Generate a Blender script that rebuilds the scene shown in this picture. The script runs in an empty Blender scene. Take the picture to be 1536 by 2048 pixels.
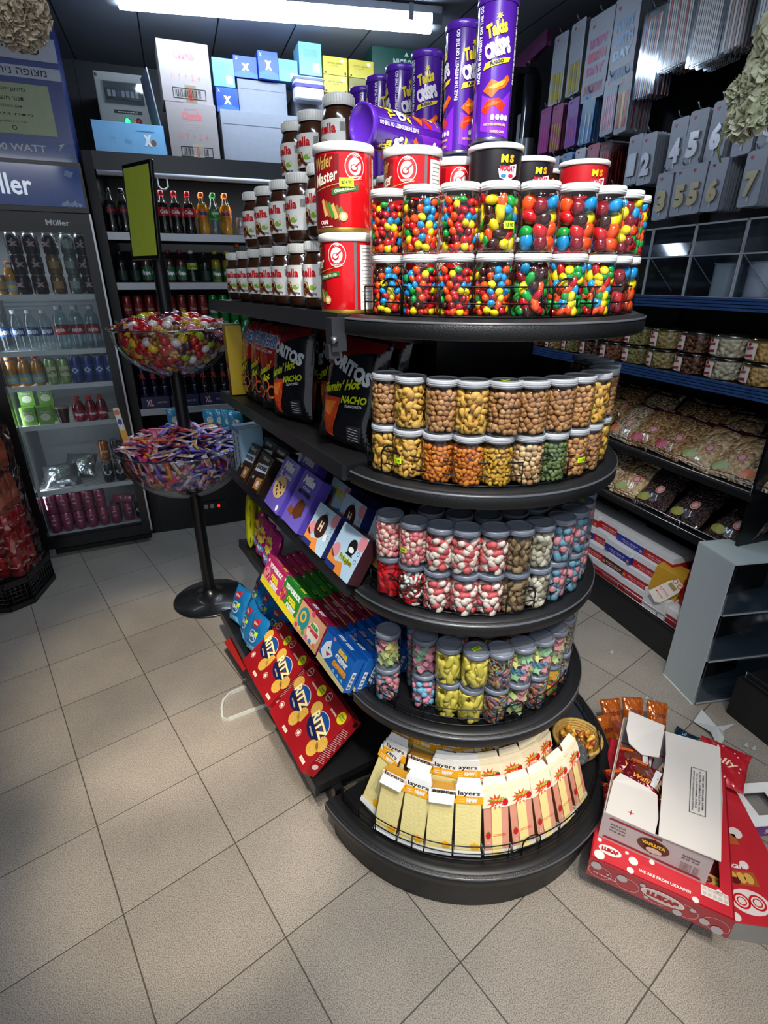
import bpy, bmesh, math, random
from math import sin, cos, pi, radians, sqrt
from mathutils import Matrix, Vector, Euler
SC = bpy.context.scene
COL = SC.collection
# ------------------------------------------------------------ camera, world, exposure
cd = bpy.data.cameras.new('camera'); cam = bpy.data.objects.new('camera', cd); COL.objects.link(cam)
cd.sensor_fit = 'VERTICAL'; cd.sensor_height = 36.0; cd.lens = 1054.0 * 36 / 2048
cd.clip_start = 0.02; cd.clip_end = 60
cam.location = (0, 0, 1.62); cam.rotation_euler = (radians(90 - 23.75), 0, 0)
SC.camera = cam
vs = SC.view_settings
vs.view_transform = 'Standard'; vs.look = 'None'; vs.gamma = 1.0; vs.exposure = 0.25
vs.use_curve_mapping = False
try:
    SC.cycles.transparent_max_bounces = 24; SC.cycles.max_bounces = 8
    SC.cycles.caustics_reflective = False; SC.cycles.caustics_refractive = False
    SC.cycles.sample_clamp_indirect = 4.0
except Exception: pass
w = bpy.data.worlds.new('ambient_fill'); SC.world = w; w.use_nodes = True  # soft ambient fill added through the open front, no source seen
w.node_tree.nodes['Background'].inputs[0].default_value = (0.80, 0.88, 1.0, 1)
w.node_tree.nodes['Background'].inputs[1].default_value = 0.55
def area(name, loc, rot, sx, sy, power, color):
    l = bpy.data.lights.new(name, 'AREA'); l.shape = 'RECTANGLE'; l.size = sx; l.size_y = sy
    l.energy = power; l.color = color
    o = bpy.data.objects.new(name, l); COL.objects.link(o); o.location = loc; o.rotation_euler = rot
    return o
def spot(name, loc, target, power, angle, color, blend=0.5, size=0.04):
    l = bpy.data.lights.new(name, 'SPOT'); l.energy = power; l.spot_size = radians(angle)
    l.spot_blend = blend; l.color = color; l.shadow_soft_size = size
    o = bpy.data.objects.new(name, l); COL.objects.link(o); o.location = loc
    d = Vector(target) - Vector(loc)
    o.rotation_euler = d.to_track_quat('-Z', 'Y').to_euler()
    return o
COOL = (0.72, 0.86, 1.0); WARM = (1.0, 0.86, 0.68); NEUT = (1.0, 0.95, 0.88)
CEIL = 2.95
# ceiling tubes behind the photographer and over the aisle, and track spots
area('tube_light_near', (0.1, 0.35, CEIL - 0.08), (0, 0, radians(-30)), 1.3, 0.16, 20, (0.88, 0.94, 1.0))
area('tube_light_behind', (-0.4, -1.3, CEIL - 0.08), (0, 0, radians(10)), 1.3, 0.16, 30, (0.92, 0.95, 1.0))
area('tube_light_right', (1.5, 1.3, CEIL - 0.08), (0, 0, radians(-70)), 1.3, 0.14, 3, COOL)
spot('track_light_a', (0.1, 0.35, 2.8), (-0.95, 1.84, 0), 300, 25, WARM, .7)
spot('track_light_b', (-0.15, -0.1, 2.8), (-0.60, 1.14, 0), 270, 21, WARM, .7)
spot('track_light_c', (0.15, 0.1, 2.8), (0.25, 1.15, 1.60), 170, 44, NEUT, 0.6)
spot('track_light_d', (0.6, -0.5, 2.8), (0.25, 0.72, 0), 100, 34, WARM, .7)
spot('track_light_e', (0.35, -0.2, 2.8), (0.30, 1.0, 0.15), 120, 26, NEUT, .6)
spot('track_light_f', (0.9, -0.2, 2.8), (0.95, 1.05, 0.15), 85, 34, WARM, .7)

# ------------------------------------------------------------ materials
def lin(h):
    if isinstance(h, str):
        h = h.lstrip('#'); h = [int(h[i:i+2], 16) / 255 for i in (0, 2, 4)]
    return tuple(c / 12.92 if c <= 0.04045 else ((c + 0.055) / 1.055) ** 2.4 for c in h)
MATS = {}
def mt(color, rough=0.5, metal=0.0, coat=0.0, var=0.06, scale=30.0, bump=0.0, bscale=60.0, emit=0.0, alpha=None):
    key = (str(color), rough, metal, coat, var, scale, bump, bscale, emit)
    if key in MATS: return MATS[key]
    m = bpy.data.materials.new('finish_%d' % len(MATS)); m.use_nodes = True
    nt = m.node_tree; b = nt.nodes['Principled BSDF']; L = nt.links
    c = lin(color)
    b.inputs['Roughness'].default_value = rough; b.inputs['Metallic'].default_value = metal
    if coat: b.inputs['Coat Weight'].default_value = coat; b.inputs['Coat Roughness'].default_value = 0.08
    tc = nt.nodes.new('ShaderNodeTexCoord')
    n = nt.nodes.new('ShaderNodeTexNoise'); n.inputs['Scale'].default_value = scale; n.inputs['Detail'].default_value = 3
    L.new(tc.outputs['Object'], n.inputs['Vector'])
    r = nt.nodes.new('ShaderNodeMixRGB'); r.inputs[1].default_value = tuple(x * (1 - var * 2) for x in c) + (1,)
    r.inputs[2].default_value = tuple(min(1, x * (1 + var)) for x in c) + (1,)
    L.new(n.outputs[0], r.inputs[0]); L.new(r.outputs[0], b.inputs['Base Color'])
    if emit:
        b.inputs['Emission Color'].default_value = c + (1,); b.inputs['Emission Strength'].default_value = emit
    if bump:
        n2 = nt.nodes.new('ShaderNodeTexNoise'); n2.inputs['Scale'].default_value = bscale
        L.new(tc.outputs['Object'], n2.inputs['Vector'])
        bp = nt.nodes.new('ShaderNodeBump'); bp.inputs['Strength'].default_value = bump; bp.inputs['Distance'].default_value = 0.01
        L.new(n2.outputs[0], bp.inputs['Height']); L.new(bp.outputs[0], b.inputs['Normal'])
    MATS[key] = m; return m
def clear(tint='#ffffff', refl=1.0, rough=0.06, base=0.03):
    key = ('clear', tint, refl, rough, base)
    if key in MATS: return MATS[key]
    m = bpy.data.materials.new('clear_plastic_%d' % len(MATS)); m.use_nodes = True
    nt = m.node_tree; nt.nodes.clear(); L = nt.links
    out = nt.nodes.new('ShaderNodeOutputMaterial'); mix = nt.nodes.new('ShaderNodeMixShader')
    t = nt.nodes.new('ShaderNodeBsdfTransparent'); t.inputs[0].default_value = lin(tint) + (1,)
    g = nt.nodes.new('ShaderNodeBsdfGlossy'); g.inputs['Roughness'].default_value = rough
    f = nt.nodes.new('ShaderNodeLayerWeight'); f.inputs[0].default_value = 0.5
    pw = nt.nodes.new('ShaderNodeMath'); pw.operation = 'POWER'; pw.inputs[1].default_value = 3.5
    mm = nt.nodes.new('ShaderNodeMath'); mm.operation = 'MULTIPLY_ADD'; mm.inputs[1].default_value = 0.5 * refl; mm.inputs[2].default_value = base
    mm.use_clamp = True
    L.new(f.outputs['Facing'], pw.inputs[0]); L.new(pw.outputs[0], mm.inputs[0]); L.new(mm.outputs[0], mix.inputs[0])
    L.new(t.outputs[0], mix.inputs[1]); L.new(g.outputs[0], mix.inputs[2]); L.new(mix.outputs[0], out.inputs[0])
    MATS[key] = m; return m
def frosted(color, alpha):
    key = ('frost', color, alpha)
    if key in MATS: return MATS[key]
    m = mt(color, 0.25, 0, 0, 0.03, 31 + alpha); b = m.node_tree.nodes['Principled BSDF']
    b.inputs['Alpha'].default_value = alpha
    MATS[key] = m; return m
def pebbles(name, cols, scale, rough=0.4):
    key = ('peb', name)
    if key in MATS: return MATS[key]
    m = bpy.data.materials.new(name); m.use_nodes = True
    nt = m.node_tree; b = nt.nodes['Principled BSDF']; L = nt.links
    tc = nt.nodes.new('ShaderNodeTexCoord'); v = nt.nodes.new('ShaderNodeTexVoronoi'); v.inputs['Scale'].default_value = scale
    L.new(tc.outputs['Object'], v.inputs['Vector'])
    cr = nt.nodes.new('ShaderNodeValToRGB'); sp = nt.nodes.new('ShaderNodeSeparateColor')
    L.new(v.outputs['Color'], sp.inputs[0]); L.new(sp.outputs[0], cr.inputs[0])
    cr.color_ramp.interpolation = 'CONSTANT'
    while len(cr.color_ramp.elements) < len(cols): cr.color_ramp.elements.new(0.5)
    for i, c in enumerate(cols):
        cr.color_ramp.elements[i].position = i / len(cols); cr.color_ramp.elements[i].color = lin(c) + (1,)
    L.new(cr.outputs[0], b.inputs['Base Color'])
    bp = nt.nodes.new('ShaderNodeBump'); bp.invert = True; bp.inputs['Strength'].default_value = 1.0; bp.inputs['Distance'].default_value = 0.014
    L.new(v.outputs['Distance'], bp.inputs['Height']); L.new(bp.outputs[0], b.inputs['Normal'])
    b.inputs['Roughness'].default_value = rough
    MATS[key] = m; return m
BLK = mt('#101113', 0.45, 0, 0, 0.1, 20, 0.15, 300)
BLKG = mt('#0d0e10', 0.25)
STEEL = mt('#8d9298', 0.3, 0.9)
WIRE = mt('#111214', 0.4, 0.5)
CHROME = mt('#b9bdc2', 0.18, 1.0)
WHT = mt('#eceeee', 0.45); RED = mt('#c8141c', 0.35); YEL = mt('#f2d51c', 0.4); CREAM = mt('#efe6c8', 0.5)
PRICE = mt('#c8f01e', 0.5); NAVY = mt('#141a4a', 0.4); INK = mt('#141414', 0.5); GREEN = mt('#2c8a3a', 0.4)
PET = clear('#f2f6f6', 1.7, 0.05, 0.055)

# ------------------------------------------------------------ mesh builder
TXT = {}
def text2d(s, bold=0.0, res=2):
    k = (s, bold, res)
    if k not in TXT:
        c = bpy.data.curves.new('lettering', 'FONT'); c.body = s; c.resolution_u = res; c.offset = bold
        c.fill_mode = 'FRONT'
        o = bpy.data.objects.new('lettering', c); COL.objects.link(o)
        bpy.context.view_layer.update()
        dg = bpy.context.evaluated_depsgraph_get()
        me = bpy.data.meshes.new_from_object(o.evaluated_get(dg))
        vs_ = [(v.co.x, v.co.y) for v in me.vertices]; fs = [tuple(p.vertices) for p in me.polygons]
        bpy.data.objects.remove(o); bpy.data.curves.remove(c); bpy.data.meshes.remove(me)
        x0 = min(v[0] for v in vs_); x1 = max(v[0] for v in vs_); y0 = min(v[1] for v in vs_); y1 = max(v[1] for v in vs_)
        TXT[k] = ([((x - x0) / (x1 - x0) - .5, (y - y0) / (y1 - y0) - .5) for x, y in vs_], fs)
    return TXT[k]
class MB:
    def __init__(s): s.v = []; s.f = []; s.m = []; s.sm = []; s.mats = []; s.T = Matrix()
    def mi(s, m):
        if m not in s.mats: s.mats.append(m)
        return s.mats.index(m)
    def add(s, vs_, fs, m, smooth=False, T=None):
        n = len(s.v); i = s.mi(m); T = s.T @ T if T else s.T
        s.v += [tuple(T @ Vector(v)) for v in vs_]
        for f in fs: s.f.append(tuple(n + k for k in f)); s.m.append(i); s.sm.append(smooth)
        return s
    def box(s, x0, y0, z0, x1, y1, z1, m, T=None, mats=None):
        vs_ = [(x, y, z) for z in (z0, z1) for y in (y0, y1) for x in (x0, x1)]
        fs = [(0, 2, 3, 1), (4, 5, 7, 6), (0, 1, 5, 4), (2, 6, 7, 3), (0, 4, 6, 2), (1, 3, 7, 5)]  # bottom top front(-y) back left right
        if mats:
            for f, mm in zip(fs, mats): s.add(vs_, [f], mm, False, T)
        else: s.add(vs_, fs, m, False, T)
        return s
    def rbox(s, x0, y0, z0, x1, y1, z1, m, r=0.004, T=None):
        # box with rounded vertical edges and softened top and bottom
        pts = []
        for cx, cy, a0 in ((x1 - r, y1 - r, 0), (x0 + r, y1 - r, 90), (x0 + r, y0 + r, 180), (x1 - r, y0 + r, 270)):
            for k in range(4): a = radians(a0 + 30 * k); pts.append((cx, cy, cos(a), sin(a)))
        rings = [(z0, .6), (z0 + r * .4, 1), (z1 - r * .4, 1), (z1, .6)]
        vs_ = [(px + r * f * ca if 1 else 0, py + r * f * sa, z) for z, f in rings for px, py, ca, sa in pts]
        n = len(pts); fs = [(j * n + i, j * n + (i + 1) % n, (j + 1) * n + (i + 1) % n, (j + 1) * n + i) for j in range(3) for i in range(n)]
        fs += [tuple(range(n - 1, -1, -1)), tuple(range(3 * n, 4 * n))]
        return s.add(vs_, fs, m, False, T)
    def lathe(s, prof, m, n=24, a0=0, a1=360, T=None, smooth=True, cap=True, sx=1, sy=1):
        full = abs(a1 - a0) >= 360; k = n if full else n + 1
        vs_ = []; fs = []
        for r, z in prof:
            for i in range(k): a = radians(a0 + (a1 - a0) * i / n); vs_.append((r * sin(a) * sx, -r * cos(a) * sy, z))
        for j in range(len(prof) - 1):
            for i in range(n):
                a = j * k + i; b = j * k + (i + 1) % k; fs.append((a, b, b + k, a + k))
        s.add(vs_, fs, m, smooth, T)
        if cap and full:
            if prof[0][0] > 1e-4: s.add(vs_[:k], [tuple(range(k - 1, -1, -1))], m, False, T)
            if prof[-1][0] > 1e-4: s.add(vs_[-k:], [tuple(range(k))], m, False, T)
        return s
    def tube(s, path, r, m, n=6, closed=False, T=None):
        P = [Vector(p) for p in path]; vs_ = []; fs = []; N = len(P); up = Vector((0, 0, 1)); px = None
        for i, p in enumerate(P):
            if closed: d = P[(i + 1) % N] - P[i - 1]
            else: d = P[min(i + 1, N - 1)] - P[max(i - 1, 0)]
            d.normalize()
            if px is None:
                q = up if abs(d.z) < .9 else Vector((1, 0, 0)); px = d.cross(q).normalized()
            px = (px - d * px.dot(d)).normalized(); py = d.cross(px)
            rr = r[i] if isinstance(r, (list, tuple)) else r
            for k in range(n): a = 2 * pi * k / n; vs_.append(p + px * (rr * cos(a)) + py * (rr * sin(a)))
        for i in range(N if closed else N - 1):
            for k in range(n): a = i * n + k; b = i * n + (k + 1) % n; c = ((i + 1) % N) * n; fs.append((a, b, c + (k + 1) % n, c + k))
        if not closed: fs += [tuple(range(n - 1, -1, -1)), tuple((N - 1) * n + k for k in range(n))]
        return s.add(vs_, fs, m, True, T)
    def prism(s, pts, z0, z1, m, T=None, smooth=False):
        n = len(pts); vs_ = [(x, y, z0) for x, y in pts] + [(x, y, z1) for x, y in pts]
        fs = [tuple(range(n - 1, -1, -1)), tuple(range(n, 2 * n))] + [(i, (i + 1) % n, n + (i + 1) % n, n + i) for i in range(n)]
        return s.add(vs_, fs, m, smooth, T)
    def ball(s, c, r, m, T=None, nu=8, nv=5):
        prof = [(0.0001, -1)] + [(cos(a), sin(a)) for a in [pi * (k / (nv + 1) - .5) for k in range(1, nv + 1)]] + [(0.0001, 1)]
        rr = r if isinstance(r, (tuple, list)) else (r, r, r)
        TT = Matrix.Translation(c) @ (T or Matrix()) @ Matrix.Diagonal((rr[0], rr[1], rr[2], 1))
        return s.lathe(prof, m, nu, T=TT, cap=False)
    # flat artwork laid on a face: F maps (x, y, layer) to 3D
    def flat(s, F, vs2, fs, m, layer=1, step=None):
        if step:
            bm = bmesh.new(); V = [bm.verts.new((x, y, 0)) for x, y in vs2]
            for f in fs:
                try: bm.faces.new([V[i] for i in f])
                except ValueError: pass
            xs = [v[0] for v in vs2]; ys = [v[1] for v in vs2]
            sx, sy = step if isinstance(step, tuple) else (step, None)
            for st, lo, hi, nrm in ((sx, min(xs), max(xs), (1, 0, 0)), (sy, min(ys), max(ys), (0, 1, 0))):
                if not st: continue
                k = math.ceil(lo / st)
                while k * st < hi:
                    co = tuple(k * st * c for c in nrm)
                    bmesh.ops.bisect_plane(bm, geom=bm.verts[:] + bm.edges[:] + bm.faces[:], plane_co=co, plane_no=nrm, dist=1e-6); k += 1
            bm.verts.index_update(); vs2 = [(v.co.x, v.co.y) for v in bm.verts]; fs = [tuple(v.index for v in f.verts) for f in bm.faces]; bm.free()
        return s.add([F(x, y, layer) for x, y in vs2], fs, m)
    def rect(s, F, x0, y0, x1, y1, m, layer=1, step=None): return s.flat(F, [(x0, y0), (x1, y0), (x1, y1), (x0, y1)], [(0, 1, 2, 3)], m, layer, step)
    def ell(s, F, cx, cy, rx, ry, m, layer=1, step=None, n=16):
        return s.flat(F, [(cx + rx * cos(2 * pi * i / n), cy + ry * sin(2 * pi * i / n)) for i in range(n)], [tuple(range(n))], m, layer, step)
    def poly(s, F, pts, m, layer=1, step=None): return s.flat(F, pts, [tuple(range(len(pts)))], m, layer, step)
    def ring(s, F, cx, cy, rx, ry, w_, m, layer=1, step=None, n=20):
        vs2 = [(cx + (rx - q) * cos(2 * pi * i / n), cy + (ry - q) * sin(2 * pi * i / n)) for q in (0, w_) for i in range(n)]
        return s.flat(F, vs2, [(i, (i + 1) % n, n + (i + 1) % n, n + i) for i in range(n)], m, layer, step)
    def text(s, F, t, cx, cy, w_, h, m, layer=2, step=None, rot=0, bold=0.02, shear=0, res=2):
        vs2, fs = text2d(t, bold, res); c, q = cos(radians(rot)), sin(radians(rot))
        P = []
        for x, y in vs2:
            X = x * w_ + shear * y * h; Y = y * h; P.append((cx + X * c - Y * q, cy + X * q + Y * c))
        return s.flat(F, P, fs, m, layer, step)
    def star(s, F, cx, cy, r0, r1, n, m, layer=1, step=None, ry=1.0):
        P = [(cx + (r0 if i % 2 else r1) * cos(pi * i / n), cy + ry * (r0 if i % 2 else r1) * sin(pi * i / n)) for i in range(2 * n)]
        fs = [(i, (i + 1) % (2 * n), 2 * n) for i in range(2 * n)]
        return s.flat(F, P + [(cx, cy)], fs, m, layer, step)
    def build(s, name, parent=None, bevel=0):
        me = bpy.data.meshes.new(name); me.from_pydata(s.v, [], s.f)
        for m in s.mats: me.materials.append(m)
        me.polygons.foreach_set('material_index', s.m); me.polygons.foreach_set('use_smooth', s.sm)
        me.validate(); me.update()
        o = bpy.data.objects.new(name, me); COL.objects.link(o)
        if parent: o.parent = parent
        return o
LY = 0.0005
def FX(o, x, y):  # plane face: origin, x axis, y axis
    o = Vector(o); x = Vector(x); y = Vector(y); n = x.cross(y).normalized()
    return lambda a, b, l: o + x * a + y * b + n * (l * LY)
def FRONT(y=0, z=0, x=0): return FX((x, y, z), (1, 0, 0), (0, 0, 1))     # faces -Y
def TOP(z=0, x=0, y=0): return FX((x, y, z), (1, 0, 0), (0, 1, 0))
def CYL(R, z=0, a0=0, taper=0): # around the cylinder, x measured along the arc from the -Y side
    return lambda a, b, l: Vector(((R + b * taper + l * LY) * sin(a / R + a0), -(R + b * taper + l * LY) * cos(a / R + a0), z + b))
def E(name, label=None, cat=None, group=None, kind=None):
    o = bpy.data.objects.new(name, None); o.empty_display_size = 0.02; COL.objects.link(o)
    tag(o, label, cat, group, kind); return o
def tag(o, label=None, cat=None, group=None, kind=None):
    for k, v in (('label', label), ('category', cat), ('group', group), ('kind', kind)):
        if v: o[k] = v
    return o
def dup(r):
    c = r.copy(); COL.objects.link(c)
    for k in ('label', 'group'):
        if k in c: del c[k]
    for ch in r.children:
        d = ch.copy(); COL.objects.link(d); d.parent = c
        for g in ch.children:
            e = g.copy(); COL.objects.link(e); e.parent = d
    return c
PROTO = {}
def put(key, fn, M, label, cat=None, group=None):
    if key in PROTO: o = dup(PROTO[key])
    else: o = fn(); PROTO[key] = o
    o.matrix_basis = M; tag(o, label, cat, group); return o
def struct(o, label=None): o['kind'] = 'structure'; return o
# frames of the place: gondola, right wall, back cooler, fridge
def frame(x, y, az): return Matrix.Translation((x, y, 0)) @ Matrix.Rotation(radians(-az), 4, 'Z')
GC = (0.238, 1.435)
GF = frame(*GC, 59.3)            # x = towards the near end (minus s), y = towards the spine's far side
RF = frame(1.23, 2.2, 71)        # right wall shelving: x towards the camera, y into the wall
BF = frame(-1.603, 3.317, -20)   # back cooler: x to the right, y into the wall
FF = frame(-2.162, 2.948, -25)   # glass-door fridge
def at(F, x, y, z, rz=0, rx=0, ry=0): return F @ Matrix.Translation((x, y, z)) @ Euler((radians(rx), radians(ry), radians(rz)), 'XYZ').to_matrix().to_4x4()
def end_at(phi, r, z, rz=0, rx=0):  # on the curved end: phi 0 faces the near end, negative to the left
    return GF @ Matrix.Translation((r * cos(radians(phi)), r * sin(radians(phi)), z)) @ Matrix.Rotation(radians(90 + phi + rz), 4, 'Z') @ Matrix.Rotation(radians(rx), 4, 'X')
def R(a, b=None):
    return random.uniform(a, b) if b is not None else random.uniform(-a, a)
ORD = 'first second third fourth fifth sixth seventh eighth ninth tenth eleventh twelfth thirteenth fourteenth fifteenth sixteenth'.split()

# ------------------------------------------------------------ the shell of the shop
def floor_mat():
    m = bpy.data.materials.new('speckled_floor_tile'); m.use_nodes = True
    nt = m.node_tree; L = nt.links; N = nt.nodes.new; b = nt.nodes['Principled BSDF']
    geo = N('ShaderNodeNewGeometry'); al = 0.664; S = 0.3296; ox, oy = -1.7427, 2.192
    def dot(ax, ay):
        d = N('ShaderNodeVectorMath'); d.operation = 'DOT_PRODUCT'; d.inputs[1].default_value = (ax / S, ay / S, 0)
        L.new(geo.outputs['Position'], d.inputs[0])
        a = N('ShaderNodeMath'); a.operation = 'SUBTRACT'; a.inputs[1].default_value = (ox * ax + oy * ay) / S - 40
        L.new(d.outputs['Value'], a.inputs[0])
        f = N('ShaderNodeMath'); f.operation = 'FRACT'; L.new(a.outputs[0], f.inputs[0])
        c = N('ShaderNodeMath'); c.operation = 'SUBTRACT'; c.inputs[1].default_value = 0.5; L.new(f.outputs[0], c.inputs[0])
        e = N('ShaderNodeMath'); e.operation = 'ABSOLUTE'; L.new(c.outputs[0], e.inputs[0])
        fl = N('ShaderNodeMath'); fl.operation = 'FLOOR'; L.new(a.outputs[0], fl.inputs[0])
        return e.outputs[0], fl.outputs[0]
    a, fa = dot(cos(al), sin(al)); c, fc = dot(sin(al), -cos(al))
    mx = N('ShaderNodeMath'); mx.operation = 'MAXIMUM'; L.new(a, mx.inputs[0]); L.new(c, mx.inputs[1])
    g = N('ShaderNodeMapRange'); g.inputs[1].default_value = 0.4935; g.inputs[2].default_value = 0.4965; L.new(mx.outputs[0], g.inputs[0])
    n1 = N('ShaderNodeTexNoise'); n1.inputs['Scale'].default_value = 380; n1.inputs['Detail'].default_value = 3
    n2 = N('ShaderNodeTexNoise'); n2.inputs['Scale'].default_value = 5; n2.inputs['Detail'].default_value = 4
    for n in (n1, n2): L.new(geo.outputs['Position'], n.inputs['Vector'])
    cr = N('ShaderNodeValToRGB'); L.new(n1.outputs[0], cr.inputs[0])
    cr.color_ramp.elements[0].position = .38; cr.color_ramp.elements[0].color = lin('#746c63') + (1,)
    cr.color_ramp.elements[1].position = .58; cr.color_ramp.elements[1].color = lin('#b3aca2') + (1,)
    mu = N('ShaderNodeMixRGB'); mu.blend_type = 'MULTIPLY'; mu.inputs[0].default_value = .35
    L.new(cr.outputs[0], mu.inputs[1]); L.new(n2.outputs[0], mu.inputs[2])
    wn = N('ShaderNodeTexWhiteNoise'); wn.noise_dimensions = '2D'; cb = N('ShaderNodeCombineXYZ'); L.new(fa, cb.inputs[0]); L.new(fc, cb.inputs[1]); L.new(cb.outputs[0], wn.inputs['Vector'])
    hv = N('ShaderNodeHueSaturation'); mr = N('ShaderNodeMapRange'); mr.inputs[3].default_value = .93; mr.inputs[4].default_value = 1.07
    L.new(wn.outputs['Value'], mr.inputs[0]); L.new(mr.outputs[0], hv.inputs['Value']); L.new(mu.outputs[0], hv.inputs['Color'])
    gm = N('ShaderNodeMixRGB'); L.new(g.outputs[0], gm.inputs[0]); L.new(hv.outputs[0], gm.inputs[1]); gm.inputs[2].default_value = lin('#4a4640') + (1,)
    L.new(gm.outputs[0], b.inputs['Base Color']); b.inputs['Roughness'].default_value = .42
    bp = N('ShaderNodeBump'); bp.invert = True; bp.inputs['Strength'].default_value = .5; bp.inputs['Distance'].default_value = .002
    L.new(g.outputs[0], bp.inputs['Height']); L.new(bp.outputs[0], b.inputs['Normal'])
    return m
def panel_mat(name, color, wd, seam='#0a0b0d', axis=0, rough=.55, half=.004):
    m = bpy.data.materials.new(name); m.use_nodes = True
    nt = m.node_tree; L = nt.links; N = nt.nodes.new; b = nt.nodes['Principled BSDF']
    tc = N('ShaderNodeTexCoord'); sp = N('ShaderNodeSeparateXYZ'); L.new(tc.outputs['Object'], sp.inputs[0])
    d = N('ShaderNodeMath'); d.operation = 'MULTIPLY_ADD'; d.inputs[1].default_value = 1 / wd; d.inputs[2].default_value = 50.1; L.new(sp.outputs[axis], d.inputs[0])
    f = N('ShaderNodeMath'); f.operation = 'FRACT'; L.new(d.outputs[0], f.inputs[0])
    l = N('ShaderNodeMath'); l.operation = 'LESS_THAN'; l.inputs[1].default_value = half * 2 / wd; L.new(f.outputs[0], l.inputs[0])
    n = N('ShaderNodeTexNoise'); n.inputs['Scale'].default_value = 4; L.new(tc.outputs['Object'], n.inputs['Vector'])
    c = lin(color); mx = N('ShaderNodeMixRGB'); mx.inputs[1].default_value = tuple(x * .85 for x in c) + (1,); mx.inputs[2].default_value = tuple(x * 1.1 for x in c) + (1,)
    L.new(n.outputs[0], mx.inputs[0])
    g = N('ShaderNodeMixRGB'); L.new(l.outputs[0], g.inputs[0]); L.new(mx.outputs[0], g.inputs[1]); g.inputs[2].default_value = lin(seam) + (1,)
    L.new(g.outputs[0], b.inputs['Base Color']); b.inputs['Roughness'].default_value = rough
    return m
def shell(name, x0, y0, z0, x1, y1, z1, m, F=BF):
    o = MB().box(x0, y0, z0, x1, y1, z1, m).build(name); o.matrix_basis = F; return struct(o)
shell('floor', -4, -6, -.06, 5, 3, 0, floor_mat())
shell('ceiling', -4, -6, CEIL, 5, 3, CEIL + .06, panel_mat('grey_ceiling_panels', '#8d939e', .42))
shell('wall_back', -1.15, 1.15, 0, 2.84, 1.22, CEIL, panel_mat('dark_back_wall', '#2c2e33', .6))
shell('wall_left', -1.22, -4.5, 0, -1.15, 1.22, CEIL, mt('#33353a', .6))
shell('wall_right', 2.80, -4.5, 0, 2.87, 1.22, CEIL, mt('#1b1c20', .6))

# ------------------------------------------------------------ ceiling lights
def tube_fixture(x0, y0, x1, y1, z, label, power):
    L_ = sqrt((x1 - x0) ** 2 + (y1 - y0) ** 2); az = math.atan2(y1 - y0, x1 - x0)
    r = E('ceiling_light', label, 'ceiling light'); r.matrix_basis = Matrix.Translation(((x0 + x1) / 2, (y0 + y1) / 2, z)) @ Matrix.Rotation(az, 4, 'Z')
    h = L_ / 2
    b = MB(); b.box(-h, -.045, .035, h, .045, .066, mt('#b9bec6', .4))
    for q in (-1, 1): b.box(q * h - .002 - (.05 if q > 0 else 0), -.046, -.01, q * h + .002 + (.05 if q < 0 else 0), .046, .036, mt('#7c818a', .4))
    b.build('housing', r)
    d = MB(); P = [(-h + .05, 0, 0), (h - .05, 0, 0)]
    d.tube(P, .036, mt('#dcecff', .3, emit=24.0), 16); d.build('light_tube', r)
    for q in (-.4, .4): MB().box(q * L_ - .012, -.05, .0, q * L_ + .012, .05, .07, mt('#8f949c', .4)).build('clip', r)
    return r
TZ = 2.875
tube_fixture(-1.35, 3.36, .30, 3.66, TZ, 'long glowing tube light on the ceiling above the boxes', 1)
area('tube_glow', (-.5, 3.5, TZ - .06), (0, 0, radians(10.3)), 1.5, .08, 8, (0.6, 0.78, 1.0))
# track spotlight in front of the tube
r = E('track_spotlight', 'black track spotlight hanging from the ceiling in front of the tube light', 'spotlight')
r.matrix_basis = Matrix.Translation((-.155, 1.86, 2.44)) @ Euler((radians(38), radians(20), radians(-25)), 'XYZ').to_matrix().to_4x4()
b = MB(); b.lathe([(.052, -.10), (.056, -.095), (.056, .03), (.046, .07), (.02, .09)], BLKG, 24); b.build('lamp_head', r)
b = MB(); b.lathe([(.056, -.101), (.058, -.10), (.058, -.085), (.056, -.084)], mt('#2b2d33', .3), 24); b.build('bezel', r)
b = MB(); b.tube([(0, 0, .06), (-.01, .05, .16), (-.02, .12, .26)], .012, BLKG, 8); b.box(-.05, .09, .2, .05, .13, .36, BLKG); b.build('bracket', r)
r = E('light_track', 'black spotlight track fixed to the ceiling above the spotlight', 'light track')
r.matrix_basis = Matrix.Translation((-.19, 1.95, CEIL))
MB().box(-.9, -.02, -.03, .9, .02, 0, BLKG).build('rail', r)
MB().tube([(0.03, 0, -.03), (.02, -.0, -.32)], .009, BLKG, 8).build('stem', r)

# ------------------------------------------------------------ gondola shelving
SHZ = [1.55, 1.20, .86, .51]
GL = 1.12
g = E('gondola_shelving', 'black double-sided gondola shelving bay running back from the curved end', 'shelving'); g.matrix_basis = GF
MB().box(-GL, -.014, .1, 0, .014, 1.56, BLK).build('back_panel', g)
for x in (-GL, -.03): MB().box(x, -.03, 0, x + .03, .03, 1.53, BLKG).build('upright', g)
def lip(b, L0, L1, y, z, sgn=-1):
    # folded front edge with a price channel
    pr = [(0, 0), (-.012, .004), (-.016, -.034), (-.004, -.038), (0, -.03)]
    vs_ = [(x, y + sgn * -p[0] , z + p[1]) for x in (L0, L1) for p in pr]; n = len(pr)
    fs = [(i, (i + 1) % n, n + (i + 1) % n, n + i) for i in range(n)] + [tuple(range(n)), tuple(range(2 * n - 1, n - 1, -1))]
    b.add(vs_, fs, mt('#1d1f24', .3)); return b
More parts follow.
